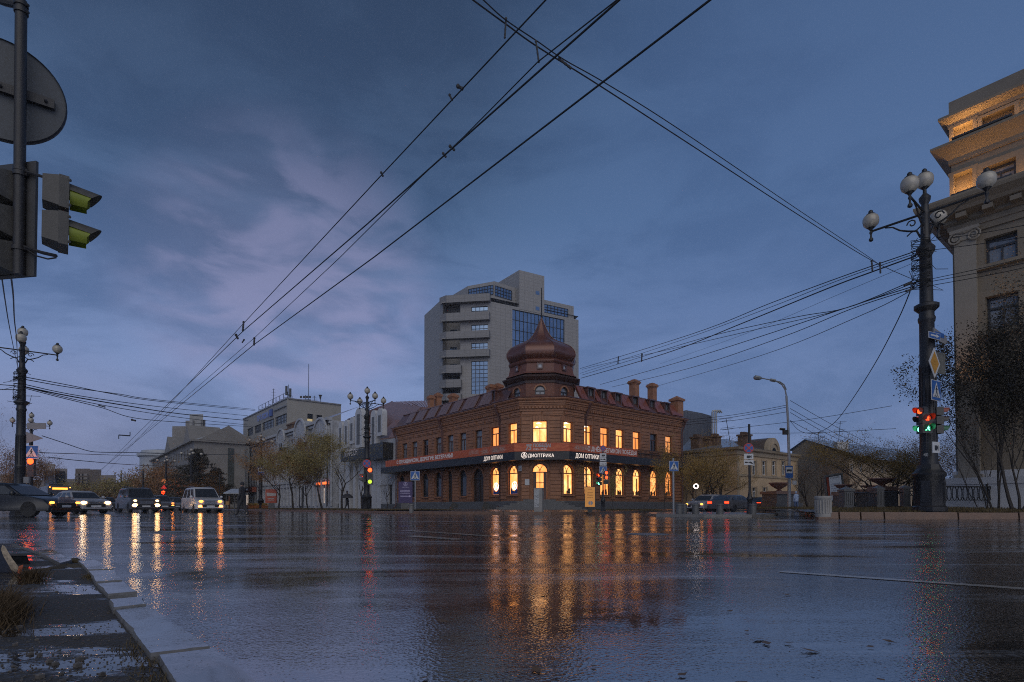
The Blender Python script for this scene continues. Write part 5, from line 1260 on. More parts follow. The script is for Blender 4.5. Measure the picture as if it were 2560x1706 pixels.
for o in (nich, nich2, att): mb.quad(*[WPc.pt(x,-.3,z) for x, z in ((o[0],o[2]),(o[1],o[2]),(o[1],o[3]),(o[0],o[3]))])
mb.quad(WPc.pt(0,0,0), WPc.pt(0,-14,0), WPc.pt(0,-14,zTop), WPc.pt(0,0,zTop))
build('wall', mb, STN, cp, world=True, smooth=False)
for o in wo: window(WPc, *o, cp, FRD, CURT, dep=.28, cols=2, tr=.66, fw=.1)
for o in wo:
    mb = MB()
    for a, b, c, d in ((o[0]-.3,o[0]-.02,o[2]-.06,o[3]+.02),(o[1]+.02,o[1]+.3,o[2]-.06,o[3]+.02),(o[0]-.3,o[1]+.3,o[3]+.02,o[3]+.3)): WPc.box(mb, a, b, 0, .1, c, d)
    WPc.box(mb, o[0]-.4, o[1]+.4, 0, .25, o[2]-.25, o[2]-.05); build('window_trim', mb, STN, cp, world=True, smooth=False)
for o in (nich, nich2, att):
    mb = MB()
    for a, b, c, d in ((o[0]-.16,o[0],o[2],o[3]),(o[1],o[1]+.16,o[2],o[3]),(o[0]-.2,o[1]+.2,o[3],o[3]+.14)): WPc.box(mb, a, b, 0, .12, c, d)
    build('niche_trim', mb, STN, cp, world=True, smooth=False)
pl_ = [WPc.pt(0,-10,0), WPc.pt(0,0,0), WPc.pt(SE,0,0)]
def corn(name, z, prof, m=STN): mb = MB(); sweep(mb, pl_, [(o, z+dz) for o, dz in prof], flip=1); return build(name, mb, m, cp, world=True, smooth=False)
sgn = 1
zA = WPc.z(2370,305,.5)
corn('cornice', zc_(300), [(0,-.35),(.1,-.33),(.12,-.15),(.35,0),(.42,.08),(.42,.2),(.1,.25),(0,.25)])
corn('parapet', zc_(300)+.25, [(.02,0),(.05,.0),(.05,.75),(-.4,.75)], STD)
corn('cornice', zc_(383), [(0,-.5),(.1,-.48),(.1,-.3),(.3,-.1),(.62,.15),(.70,.22),(.70,.34),(.0,.42)])
corn('cornice', zc_(398), [(0,-.25),(.08,-.25),(.08,0),(0,.05)])
corn('main_cornice', zc_(545), [(0,-.75),(.12,-.7),(.12,-.45),(.3,-.35),(.3,-.2),(.85,-.05),(.95,.1),(1.25,.35),(1.3,.5),(1.3,.6),(0,.75)])
corn('architrave', zc_(578), [(0,-.35),(.1,-.35),(.1,-.05),(.16,-.05),(.16,.2),(0,.25)])
mb = MB()
for i in range(9):
    s = .3+i*1.0; WPc.box(mb, s, s+.4, .3, .8, zc_(545)-.34, zc_(545)-.12)
build('dentils', mb, STN, cp, world=True, smooth=False)
# pilaster with ionic capital
ps0, ps1 = WPc.s(2397), WPc.s(2452); zb_ = 4.2
mb = MB(); WPc.box(mb, ps0, ps1, 0, .28, 2.0, zcap-.55); WPc.box(mb, ps0-.12, ps1+.12, 0, .4, 1.2, 2.0); WPc.box(mb, ps1+1.0+ww+1.9, ps1+2.2+ww+1.9, 0, .28, 2.0, zcap-.55); build('pilaster', mb, mat('pilaster_pale', (.24,.21,.17), .65, var=.12, scale=.8), cp, world=True, smooth=False)
mb = MB(); WPc.box(mb, ps0-.15, ps1+.15, 0, .42, zcap-.18, zcap-.02)
for c in (ps0+.08, ps1-.08):
    pts = []
    for i in range(20): t = i/19; a = t*3.6*math.pi; r = .30*(1-t*.8); pts.append(WPc.pt(c+r*math.cos(a+1.57)*(1 if c < (ps0+ps1)/2 else -1), .36, zcap-.45+r*math.sin(a+1.57)))
    mb.tube(pts, .05, 5)
mb.tube([WPc.pt(ps0+.1,.36,zcap-.16), WPc.pt((ps0+ps1)/2,.38,zcap-.24), WPc.pt(ps1-.1,.36,zcap-.16)], .06, 5); WPc.box(mb, ps0, ps1, .0, .34, zcap-.6, zcap-.2)
build('capital', mb, MATS['pilaster_pale'], cp, world=True, smooth=False)
mb = MB(); WPc.box(mb, -.6, SE, 0, 1.3, 0, WPc.z(2385,1212,1.3)); WPc.box(mb, -.65, SE, -.0, 1.35, WPc.z(2385,1212,1.3), WPc.z(2385,1196,1.3)); WPc.box(mb, -.1, SE, 0, .25, WPc.z(2385,1212,1.3), WPc.z(2390,1180)); build('plinth', mb, mat('plinth_pale', (.42,.42,.43), .5, var=.12, scale=1), cp, world=True, smooth=False)
# real uplights sitting on the ledges
def lamp(loc, e, col, r=.08, name='uplight', spot=None, par=cp):
    L_ = bpy.data.lights.new(name, 'SPOT' if spot else 'POINT'); L_.energy = e; L_.color = col; L_.shadow_soft_size = r
    if spot: L_.spot_size = R(spot[1]); L_.spot_blend = .6
    o = bpy.data.objects.new(name+'_lamp', L_); C.objects.link(o); o.location = loc
    if spot: o.rotation_euler = Vector(spot[0]).to_track_quat('-Z', 'Y').to_euler()
    return o
WARM = (1,.50,.16)
for o, e in ((nich, 120), (nich2, 90)):
    for k in (.3, .7):
        q = WPc.pt(o[0]+(o[1]-o[0])*k, .22, o[2]+.12); mb = MB(); mb.box(q.x-.07,q.x+.07,q.y-.07,q.y+.07,q.z-.14,q.z-.06); build('floodlight', mb, FRD, cp, smooth=False); lamp(q+Vector((0,0,.02)), e*.35, WARM, .09, spot=((0,.1,1),150))
def strip(s0, s1, o, z, e):   # linear floodlight lying on the ledge, shining up
    L_ = bpy.data.lights.new('strip_light', 'AREA'); L_.shape = 'RECTANGLE'; L_.size = abs(s1-s0); L_.size_y = .12; L_.energy = e; L_.color = WARM
    ob = bpy.data.objects.new('strip_light_lamp', L_); C.objects.link(ob); ob.location = WPc.pt((s0+s1)/2, o, z); x = Vector((WPc.d.x, WPc.d.y, 0)); zz_ = Vector((0,0,-1)); ob.rotation_euler = Matrix((x, zz_.cross(x), zz_)).transposed().to_euler()
    mb = MB(); WPc.box(mb, s0, s1, o-.08, o+.08, z-.12, z-.03); build('strip_light', mb, FRD, cp, world=True, smooth=False)
strip(2.6, 8.6, .28, zc_(545)+.92, 26); strip(2.6, 8.6, .30, zc_(383)+.58, 22); strip(.15, 2.4, .75, zc_(545)+.92, 16); strip(.15, 2.4, .5, zc_(383)+.58, 12)
lamp(WPc.pt(1.0, 1.2, zc_(985)), 60, WARM, .2, spot=((0,.2,1),110))
# ================= five-globe street lamps =================
def make_lamp():
    r = thing('street_lamp', 'proto', 'street lamp')
    mb = MB(); mb.lathe([(.42,0),(.42,.12),(.37,.16),(.37,.95),(.41,1.0),(.41,1.06),(.35,1.12),(.30,1.2),(.27,1.3)], 8, rot=R(22.5))
    for k in range(4):
        a = R(90*k); Mz = Matrix.Rotation(a,4,'Z'); mb.box(-.11,.11,.335,.36,.25,.85,Mz); mb.box(-.08,.08,.355,.375,.30,.80,Mz)
    build('base', mb, IRON, r)
    mb = MB(); mb.lathe([(.23,1.2),(.245,1.32),(.22,1.4),(.21,2.4),(.235,2.45),(.235,2.52),(.20,2.58),(.195,4.0),(.215,4.05),(.215,4.1),(.19,4.16),(.185,5.3),(.21,5.34),(.22,5.42),(.19,5.48),(.19,5.6),(.31,5.72),(.31,5.8),(.17,5.86),(.155,7.2),(.22,7.32),(.24,7.4),(.2,7.46),(.15,7.52),(.125,7.6),(.11,8.35),(.13,8.42),(.10,8.5),(.09,8.68),(.14,8.78),(.15,8.86),(.05,8.98),(.045,9.12)], 12)
    for k in range(12):
        a = R(30*k); mb.tube([(.205*math.cos(a),.205*math.sin(a),1.5),(.195*math.cos(a),.195*math.sin(a),4.0)], .018, 4)
    build('pole', mb, IRON, r)
    def globe(x, y, z, par=r):
        mb = MB(); mb.lathe([(.07,0),(.12,.02),(.20,.10),(.225,.20),(.22,.28),(.185,.36),(.125,.40)], 14, (x,y,z)); g = build('lamp_globe', mb, GLOBE, par, ang=60)
        mb = MB(); mb.lathe([(.13,.40),(.13,.42),(.07,.46),(.06,.52),(.03,.55),(0,.56)], 10, (x,y,z)); build('cap', mb, IRON, g)
        mb = MB(); mb.lathe([(.0,-.42),(.06,-.38),(.065,-.34),(.03,-.28),(.025,-.2),(.05,-.14),(.03,-.08),(.06,-.03),(.15,.05),(.10,.02)], 8, (x,y,z)); build('holder', mb, IRON, g)
    globe(0,0,9.14)
    for k in range(4):
        Mz = Matrix.Rotation(R(90*k),4,'Z'); mb = MB(); T_ = lambda x, z: Mz @ Vector((x,0,z))
        mb.tube([T_(.1,8.42), T_(1.38,8.42)], .032, 6)
        sp_ = [T_(.32+.13*math.cos(t)*(1-.09*i), 8.24+.13*math.sin(t)*(1-.09*i)) for i, t in enumerate([j*.8 for j in range(9)])]; mb.tube(sp_, .02, 5)
        mb.tube([T_(.12,7.78), T_(.2,7.98), T_(.42,8.06), T_(.62,8.16), T_(.8,8.32), T_(1.0,8.38)], [.03,.03,.028,.025,.022,.02], 5)
        mb.tube([T_(.1,8.1), T_(.2,8.02), T_(.34,8.0), T_(.45,7.92)], .02, 4)
        build('arm', mb, IRON, r); q = T_(1.38, 8.52); globe(q.x, q.y, q.z)
    return r
lp = make_lamp()
LG = 'five-globe cast iron lamps along the streets'
lp.location = P(2323,1200,20.6); lp.location.z = .26; lp.rotation_euler.z = RU; lp.scale = (1.30,1.30,1.335); lp['group'] = LG
lp['label'] = 'largest five-globe lamp post, carrying signs and lit walking-man signals at the right kerb'
for px, Y, zb, s, lab in ((917,43,.12,1.0,'five-globe lamp post with round no-stopping sign left of the brick house'),
    (50,27.5,0,.98,'five-globe lamp post nearest the left edge, wires tied round it'), (76,54,0,1.0,'five-globe lamp just behind the leftmost lamp, its globes half its height'),
    (652,66,.15,.93,'three-armed looking lamp post with bus-stop plate by the autumn trees'), (478,86,.1,.98,'lamp post in front of the dark spruce at the grey house'),
    (415,101,.1,1.0,'lamp post left of the dark spruce, yellow diamond sign beside it'), (358,122,.1,1.0,'distant lamp post left of the grey gabled house'), (303,150,.1,1.05,'farthest lamp post, small above the far traffic')):
    p = P(px,1200,Y); dup(lp, (p.x,p.y,zb), RU, lab, (s,s,s), LG)
# modern steel light
ml = thing('street_light', 'tall plain grey steel street light with curved double arm behind the bus sign', 'street light', P(1972,1250,50)); ml.location.z = 0
T_ = lambda px, py: P(px, py, 50)-Vector((ml.location.x, ml.location.y, 0))
mb = MB(); mb.tube([T_(1973,1275), T_(1972.5,1140), T_(1970,1050), T_(1966,990)], [.17,.13,.11,.10], 8); mb.tube([T_(1966,990), T_(1963,975), T_(1955,962), T_(1942,954), T_(1932,951)], .06, 6); mb.tube([T_(1966,975), T_(1960,962), T_(1950,955), T_(1935,952), T_(1900,945)], .05, 6); build('pole', mb, STEEL, ml)
mb = MB(); mb.tube([T_(1938,952.5), T_(1926,950)], .14, 6); build('ballast', mb, STEEL, ml)
mb = MB(); a, b = T_(1904,946), T_(1884,944); mb.tube([a, a.lerp(b,.3), a.lerp(b,.8), b], [.1,.2,.22,.08], 8); build('lamp_head', mb, STEEL, ml)
mb = MB(); mb.box(*[v_ for v_ in (T_(1964,1079).x-.25, T_(1964,1079).x+.15, 50-.1-50+ml.location.y-ml.location.y-.1, .1, T_(1964,1087).z, T_(1964,1076).z)]); mb.tube([T_(1950,1073), T_(1962,1074)], .12, 6); build('camera', mb, FRD, ml)

# ================= signs =================
def rect(mb, W, s0, s1, z0, z1, o): mb.quad(W.pt(s0,o,z0), W.pt(s1,o,z0), W.pt(s1,o,z1), W.pt(s0,o,z1))
def poly(mb, W, pts, o): mb.add([W.pt(s, o, z) for s, z in pts], [tuple(range(len(pts)))])
def camwall(px, Y, ang=0.0):
    """upright plane at (px, Y) whose face is turned `ang` degrees from square-on"""
    p = P(px,1200,Y); d = Vector((math.cos(R(ang)), math.sin(R(ang)))); return Wall(p, d, (d.y,-d.x), 1)
WALKER = [[(-.02,.40),(.06,.42),(.08,.36),(.03,.31),(-.03,.34)], [(-.05,.30),(.05,.30),(.07,.08),(-.03,.06)], [(-.03,.28),(-.14,.16),(-.12,.13),(-.01,.22)], [(.04,.28),(.15,.18),(.13,.15),(.04,.21)], [(-.03,.10),(-.15,-.16),(-.10,-.17),(.02,.08)], [(.0,.10),(.07,.10),(.14,-.16),(.09,-.17)]]
def ped_sign(W, s, z, w_, par, o=.06, name='crossing_sign'):
    mb = MB(); h = w_*1.0; W.box(mb, s-w_/2, s+w_/2, o-.02, o, z-h/2, z+h/2); sg = build(name, mb, SIGNW, par, world=par is not None, smooth=False)
    mb = MB(); rect(mb, W, s-w_*.47, s+w_*.47, z-h*.47, z+h*.47, o+.006); build('sign_face', mb, SIGNB, sg, world=True, smooth=False)
    mb = MB(); poly(mb, W, [(s-w_*.42, z-h*.34),(s+w_*.42, z-h*.34),(s, z+h*.42)], o+.010); build('triangle', mb, SIGNW, sg, world=True, smooth=False)
    mb = MB()
    for pg in WALKER: poly(mb, W, [(s+x*w_*.9, z-h*.12+y*w_*.9) for x, y in pg], o+.014)
    for k in range(3): rect(mb, W, s+w_*(-.22+.17*k), s+w_*(-.14+.17*k), z-h*.33, z-h*.26, o+.014)
    build('walker', mb, SIGNK, sg, world=True, smooth=False); return sg
def nostop(W, s, z, r, par, o=.06):
    mb = MB(); n = 20; cir = lambda q: [(s+q*math.cos(6.2832*i/n), z+q*math.sin(6.2832*i/n)) for i in range(n)]
    pts = cir(r); mb.add([W.pt(a,o,b) for a, b in pts]+[W.pt(a,o-.03,b) for a, b in pts], [tuple(range(n)), tuple(range(2*n-1,n-1,-1))]+[(i,(i+1)%n,n+(i+1)%n,n+i) for i in range(n)])
    sg = build('no_stopping_sign', mb, SIGNR, par, world=par is not None, smooth=False)
    mb = MB(); poly(mb, W, cir(r*.84), o+.005); build('sign_face', mb, SIGNB, sg, world=True, smooth=False)
    mb = MB(); c = r*.62; t_ = r*.075
    for k in (1,-1): poly(mb, W, [(s-c-t_, z-k*c+t_*k),(s-c+t_, z-k*c-t_*k),(s+c+t_, z+k*c-t_*k),(s+c-t_, z+k*c+t_*k)], o+.009 if k > 0 else o+.012)
    build('cross', mb, SIGNR, sg, world=True, smooth=False); return sg
def plate(W, s, z, w_, h, par, kind='cam', o=.06, name='plate'):
    mb = MB(); W.box(mb, s-w_/2, s+w_/2, o-.02, o, z-h/2, z+h/2); sg = build(name, mb, SIGNW, par, world=par is not None, smooth=False); mb = MB()
    if kind == 'cam': rect(mb, W, s-w_*.22, s+w_*.12, z-h*.28, z+h*.18, o+.006); poly(mb, W, [(s+w_*.14,z-h*.1),(s+w_*.3,z-h*.3),(s+w_*.3,z+h*.25),(s+w_*.14,z+h*.08)], o+.006)
    if kind == 'tow': poly(mb, W, [(s-w_*.42,z-h*.1),(s-w_*.1,z-h*.1),(s-w_*.1,z+h*.05),(s-w_*.2,z+h*.15),(s-w_*.42,z+h*.15)], o+.006); poly(mb, W, [(s-w_*.1,z-h*.02),(s+w_*.42,z-h*.3),(s+w_*.42,z-h*.12),(s+w_*.2,z+h*.2)], o+.007)
    if kind == 'bus': rect(mb, W, s-w_*.38, s+w_*.38, z-h*.05, z+h*.2, o+.006)
    if mb.v: build('symbol', mb, SIGNK, sg, world=True, smooth=False)
    return sg
def ZY(py, Y, px=1280): return HC+ray(px, py)[1]*Y
def post(name, px, ytop, Y, lab, cat='sign post', r=.045, m=None, zb=.1, base=False):
    p = P(px,1200,Y); t_ = thing(name, lab, cat, (p.x,p.y,0)); mb = MB(); mb.tube([(0,0,zb-.1),(0,0,ZY(ytop,Y,px))], r, 8)
    if base: mb.lathe([(.16,zb-.1),(.16,zb+.1),(.11,zb+.2),(.11,zb+.6),(.15,zb+.66),(.15,zb+.72),(.09,zb+.8),(.05,zb+1.1)], 8)
    build('pole', mb, m or STEEL, t_); return t_
def scale_w(px_w, Y): return px_w*Y/f
# pedestrian sign left of the brick house
t_ = post('sign_post', 1038, 1176, 42, 'blue crossing sign on thin post left of the brick house, beside the violet board'); W = camwall(1038, 42); ped_sign(W, 0, ZY(1190,42), scale_w(23,42), t_)
mb = MB(); W.box(mb, -.12, .12, -.1, .1, .1, .22); build('foot', mb, CONC, t_, world=True, smooth=False)
# sign cluster and signals post in front of the lit windows
t_ = post('signal_post', 1507.5, 1115, 33, 'slim signal post with stacked signs and red lights before the lit shop windows', 'signal post', .04, IRON, base=True); W = camwall(1507.5, 33)
nostop(W, 0, ZY(1121,33), scale_w(7.2,33), t_); plate(W, 0, ZY(1139,33), scale_w(16,33), scale_w(10,33), t_); plate(W, 0, ZY(1149,33), scale_w(16,33), scale_w(9,33), t_, 'tow')
pl = plate(W, 0, ZY(1160,33), scale_w(17,33), scale_w(9,33), t_, 'none'); text('plate_text', '↕ 35м ↕', W, 0, .066, ZY(1162.5,33), .12, SIGNK, pl, width=scale_w(13,33), center=True)
ped_sign(W, 0, ZY(1176,33), scale_w(19,33), t_)
# crossing sign right
t_ = post('sign_post', 1683.5, 1146, 25.5, 'large blue crossing sign on post among the concrete bollards'); W = camwall(1683.5, 25.5, 12); ped_sign(W, 0, ZY(1166,25.5), scale_w(25,25.5), t_)
# no stopping on black pole
t_ = post('sign_post', 1874, 1061, 25, 'black pole with round no-stopping sign and two white plates by the yellow house', r=.055, m=IRON, base=True); W = camwall(1871, 25)
nostop(W, 0, ZY(1121,25), scale_w(12.5,25), t_); plate(W, 0, ZY(1142,25), scale_w(23,25), scale_w(14,25), t_); plate(W, .0, ZY(1157,25), scale_w(24,25), scale_w(13,25), t_, 'tow')
# bus stop signs
def bus_sign(W, s, z0, z1, w_, par, o=.08):
    mb = MB(); W.box(mb, s-w_/2, s+w_/2, o-.04, o, z0, z1); sg = build('bus_stop_sign', mb, SIGNB, par, world=par is not None, smooth=False); h = z1-z0
    mb = MB(); rect(mb, W, s-w_*.42, s+w_*.42, z0+h*.38, z1-h*.12, o+.006); build('panel', mb, SIGNW, sg, world=True, smooth=False)
    mb = MB(); poly(mb, W, [(s-w_*.34,z0+h*.55),(s+w_*.34,z0+h*.55),(s+w_*.34,z0+h*.66),(s+w_*.28,z0+h*.7),(s-w_*.34,z0+h*.7)], o+.01)
    for dx in (-.2,.2): poly(mb, W, [(s+w_*(dx+.07*math.cos(a)), z0+h*(.54+.045*math.sin(a))) for a in [i*1.047 for i in range(6)]], o+.012)
    build('symbol', mb, SIGNK, sg, world=True, smooth=False); return sg
sg = bus_sign(camwall(1972, 49.5, 8), 0, ZY(1195,49.5), ZY(1165,49.5), scale_w(20,49.5), None); tag(sg, 'blue and white bus stop sign on the plain grey street light', 'bus stop sign')
sg = bus_sign(camwall(652.5, 65, 10), 0, ZY(1188,65), ZY(1168,65), scale_w(15,65), None); tag(sg, 'bus stop sign on the lamp post by the autumn trees', 'bus stop sign')
sg = plate(camwall(1985,49.5,20), 0, ZY(1207,49.5), scale_w(13,49.5), scale_w(10,49.5), None, 'none', name='white_plate'); tag(sg, 'small blank white plate below the bus stop sign, right of its pole', 'plate')
sg = nostop(camwall(919.5,42.3), 0, ZY(1160,42.3), scale_w(10.3,42.3), None, .3); tag(sg, 'round no-stopping sign on the lamp post above its traffic light', 'road sign')

# --- signs on the big right lamp post
Wr = camwall(2336, 20.0, 32); pY = lambda py: ZY(py,20,2340)
sg = ped_sign(Wr, 0, pY(978), .74, None, .1); sg['label'] = 'tall blue crossing sign on the right lamp post above the walking-man signal'; sg['category'] = 'road sign'
for ob in (sg,): ob.scale = (1,1,1)
Wd = camwall(2334, 20.1, 32); mb = MB(); zc0 = pY(907); h = .56; w_ = .46
mb.hexa([Wd.pt(x,o,z) for o in (.07,.09) for x, z in ((-w_,zc0),(0,zc0-h),(w_,zc0),(0,zc0+h))]); sg = build('main_road_sign', mb, SIGNW, None, smooth=False); tag(sg, 'white-rimmed yellow diamond priority road sign on the right lamp post', 'road sign')
mb = MB(); poly(mb, Wd, [(-w_*.75,zc0),(0,zc0-h*.75),(w_*.75,zc0),(0,zc0+h*.75)], .097); build('sign_face', mb, SIGNY, sg, world=True, smooth=False)
mb = MB()
for dz in (.03, -.05): mb.ball(Wd.pt(.02*dz, .10, zc0+dz), .014, 6, 4)
build('bolts', mb, SIGNK, sg, world=True)
Wa = camwall(2333, 20.0, 27); mb = MB(); Wa.box(mb, -.38, .38, .10, .12, pY(850), pY(834)); sg = build('one_way_sign', mb, SIGNW, None, smooth=False); tag(sg, 'blue one-way arrow sign beneath the street name board on the right lamp post', 'road sign')
zc0 = pY(842); mb = MB(); rect(mb, Wa, -.36, .36, zc0-.10, zc0+.10, .126); build('sign_face', mb, SIGNB, sg, world=True, smooth=False)
mb = MB(); poly(mb, Wa, [(-.28,zc0-.03),(.1,zc0-.03),(.1,zc0-.07),(.3,zc0),(.1,zc0+.07),(.1,zc0+.03),(-.28,zc0+.03)], .13); build('arrow', mb, SIGNW, sg, world=True, smooth=False)
Wn = camwall(2345, 20.3, 29); mb = MB(); z0, z1 = pY(852), pY(818); pts = [(-.35,z0+.1),(.5,z0),(.66,(z0+z1)/2-.1),(.5,z1-.18),(-.35,z1)]
mb.add([Wn.pt(s,.1,z) for s, z in pts]+[Wn.pt(s,.06,z) for s, z in pts], [(0,1,2,3,4),(9,8,7,6,5)]+[(i,(i+1)%5,5+(i+1)%5,5+i) for i in range(5)]); sg = build('street_name_board', mb, FRG, None, smooth=False); tag(sg, 'pointed street name board at the top of the sign stack on the right lamp post', 'street sign')
mb = MB(); Wn.box(mb, -.28, .38, .105, .11, (z0+z1)/2-.05, (z0+z1)/2+.12); build('sign_face', mb, SIGNB, sg, world=True, smooth=False)
mb = MB(); Wb = camwall(2354, 20.8, 25); Wb.box(mb, -.35, .30, .0, .04, pY(922), pY(868)); sg = build('back_board', mb, mat('worn_metal', (.10,.10,.09), .6, var=.5, scale=8), None, smooth=False); tag(sg, 'weathered square board seen from behind, right of the yellow diamond sign', 'road sign')
Ws = camwall(2338, 19.9, 24); sg = plate(Ws, .0, pY(1120), .42, .40, None, 'cam', .05); tag(sg, 'small white camera plate below the walking-man signal', 'plate')
text('post_number', '40', camwall(2318,20.2,0), -.02, -.02, pY(1140), .18, SIGNW, None, center=True)
o = bpy.data.objects[-1] if False else [x for x in bpy.data.objects if x.name.startswith('post_number')][0]; tag(o, 'white painted number 40 low on the right lamp post', 'number')

# ================= traffic lights =================
REDL = emat('light_red', (1,.05,.008), 4.1); GRNL = emat('light_green', (.15,.95,.5), 4.2); YELL = emat('light_lime', (.42,.60,.03), 1.6); ORAL = emat('light_amber', (1,.035,.004), 8); OFFL = mat('light_off', (.03,.03,.03), .2, var=0)
TLB = mat('signal_housing', (.055,.055,.055), .5, var=.15, scale=6)
def signal(name, loc, rz, lab, lamps, s=1.0, fig=False, hood=True, group=None, body=TLB, lr=.105, one=None):
    """housing of stacked sections facing local -y, with a hood over each lens."""
    t_ = thing(name, lab, 'traffic light', loc, rz, group); n = len(lamps); h = .33
    for i, L_ in enumerate(lamps):
        z = (n-1-i)*h; mb = MB()
        mb.hexa([Vector(q)*s for q in ((-.16,-.02,z),(.16,-.02,z),(.13,.2,z+.02),(-.13,.2,z+.02),(-.16,-.02,z+h-.015),(.16,-.02,z+h-.015),(.13,.2,z+h-.035),(-.13,.2,z+h-.035))])
        sec = build('section', mb, body, t_, smooth=False); m = {'r':REDL,'g':GRNL,'y':YELL,'o':ORAL,'x':OFFL}[L_]
        mb = MB()
        if fig and L_ != 'x':
            k = s*.26 if L_ == 'g' else s*.24
            for pg in ([(0,.42),(.07,.38),(.07,.30),(0,.26),(-.07,.30),(-.07,.38)], [(-.10,.26),(.10,.26),(.14,.02),(.07,-.02),(-.07,-.02),(-.14,.02)], [(-.08,0),(.0,0),(-.03 if L_ == 'r' else -.10,-.34),(-.11 if L_ == 'r' else -.2,-.34)], [(.0,0),(.08,0),(.11 if L_ == 'r' else .2,-.34),(.03 if L_ == 'r' else .10,-.34)]):
                mb.add([(x*k*1.6, -.032*s, (z+h/2)*s+y*k*.8-.01) for x, y in pg], [tuple(range(len(pg)))])
            mb2 = MB(); mb2.add([(lr*s*math.cos(a), -.026*s, (z+h/2)*s+lr*s*math.sin(a)) for a in [j*.3927 for j in range(16)]], [tuple(range(16))]); build('lens', mb2, emat('lens_red_dim',(1,.08,.02),.5) if L_ == 'r' else emat('lens_green_dim',(.02,.5,.2),.35), sec, smooth=False)
        else: mb.add([(lr*s*math.cos(a), -.03*s, (z+h/2)*s+lr*s*math.sin(a)) for a in [j*.3927 for j in range(16)]], [tuple(range(16))])
        build('lamp', mb, m, sec, smooth=False)
        if hood:
            mb = MB(); r = .135*s; n_ = 12; vs = []
            for j in range(n_+1):
                a = R(-25)+R(230)*j/n_; x = r*math.cos(a); zz_ = r*math.sin(a); L2 = (.09+.17*max(0, math.sin(a)*.5+.5))*s
                for rr_, yy in ((r,0),(r*.94,-L2)):
                    vs.append((rr_*math.cos(a), yy-.02*s, (z+h/2)*s+rr_*math.sin(a)))
            mb.add(vs, [(2*j,2*j+1,2*j+3,2*j+2) for j in range(n_)]); build('hood', mb, body if L_ in 'x' else mat('hood_'+L_, {'r':(.22,.05,.03),'o':(.22,.05,.03),'g':(.03,.12,.06),'y':(.12,.13,.04)}[L_], .4, var=0), sec, recalc=False)
    return t_
# right lamp post: walking-man signal to the camera, three-lens heads to both sides
p = P(2318,1083,20.0); signal('pedestrian_signal', p, 0.0, 'walking-man signal with red and white-green figures lit, on the right lamp post', 'rg', 1.1, fig=True)
p = P(2352,1085,20.4); signal('traffic_light', p, R(82), 'three-lens signal turned right, red and green lit, near the palace side', 'rxg', 1.02)
p = P(2302,1085,20.4); signal('traffic_light', p, R(-80), 'three-lens signal facing left, beside the walking-man signal', 'rxg', 1.02)
# middle lamp post
p = P(925,1212,42.2); signal('traffic_light', p, 0, 'traffic light with orange and lime lenses lit on the post left of the brick house', 'oxy', 1.35, hood=False, lr=.115)
p = P(907,1206,42.6); signal('traffic_light', p, R(-70), 'small sideways traffic light left of the same lamp post', 'rx', 1.0)
# slim post
p = P(1516,1211,32.8); signal('traffic_light', p, R(10), 'traffic light with two red lenses lit on the slim post by the shop windows', 'rrx', .82, hood=False)
p = P(1498,1214,32.9); signal('traffic_light', p, R(-45), 'smaller traffic light with red and green lit, left of the slim post', 'rxg', .75)
# left second lamp: bright orange, crossing sign and two sign backs
p = P(76,1192,52); signal('traffic_light', p, R(8), 'bright orange-red traffic light below a crossing sign at the left edge', 'oxx', 1.75, hood=False, lr=.16)
sg = ped_sign(camwall(78,51.8,5), 0, ZY(1131,51.8,78), scale_w(33,51.8), None); tag(sg, 'blue crossing sign above the orange-red light at the left edge', 'road sign')
mb = MB(); W = camwall(82,51.9,5); poly(mb, W, [(-.7,ZY(1110,52,80)),(-.7,ZY(1080,52,80)),(.85,ZY(1096,52,80))], 0); poly(mb, W, [(-.7,ZY(1110,52,80)),(-.7,ZY(1080,52,80)),(.85,ZY(1096,52,80))], -.04); o = build('triangle_sign', mb, FRG, None, smooth=False); tag(o, 'triangular sign seen from behind above the crossing sign at the left edge', 'road sign')
mb = MB(); W.box(mb, scale_w(-16,52), scale_w(28,52), -.05, 0, ZY(1073,52,90), ZY(1058,52,90)); o = build('plate_sign', mb, FRG, None, smooth=False); tag(o, 'rectangular plate sign seen from behind under the small left lamp globes', 'road sign')
mb = MB(); W = camwall(69,27,0); W.box(mb, scale_w(-6,27), scale_w(7,27), 0, .1, ZY(1208,27,69), ZY(1193,27,69)); o = build('meter_box', mb, FRG, None, smooth=False); tag(o, 'small grey box on the leftmost lamp post near its foot', 'box')
# far signals
t_ = post('signal_post', 411, 1195, 95, 'far signal post with yellow diamond and amber lamp before the grey house', 'signal post', .08, IRON); W = camwall(411, 94.8)
zc0 = ZY(1203,94.8,411); mb = MB(); d_ = scale_w(7,94.8); poly(mb, W, [(-d_,zc0),(0,zc0-d_),(d_,zc0),(0,zc0+d_)], .1); build('diamond_sign', mb, mat('sign_orange', (.5,.22,.06), .5, var=0), t_, world=True, smooth=False)
zc0 = ZY(1232,94.8,411); mb = MB(); mb.ball(W.pt(0,.25,zc0), .30, 8, 6); build('lamp', mb, ORAL, t_, world=True)
zc0 = ZY(1222,94.8,411); mb = MB(); poly(mb, W, [(-d_,zc0),(d_,zc0),(0,zc0+d_*1.6)], .1); build('triangle_sign', mb, SIGNR, t_, world=True, smooth=False)

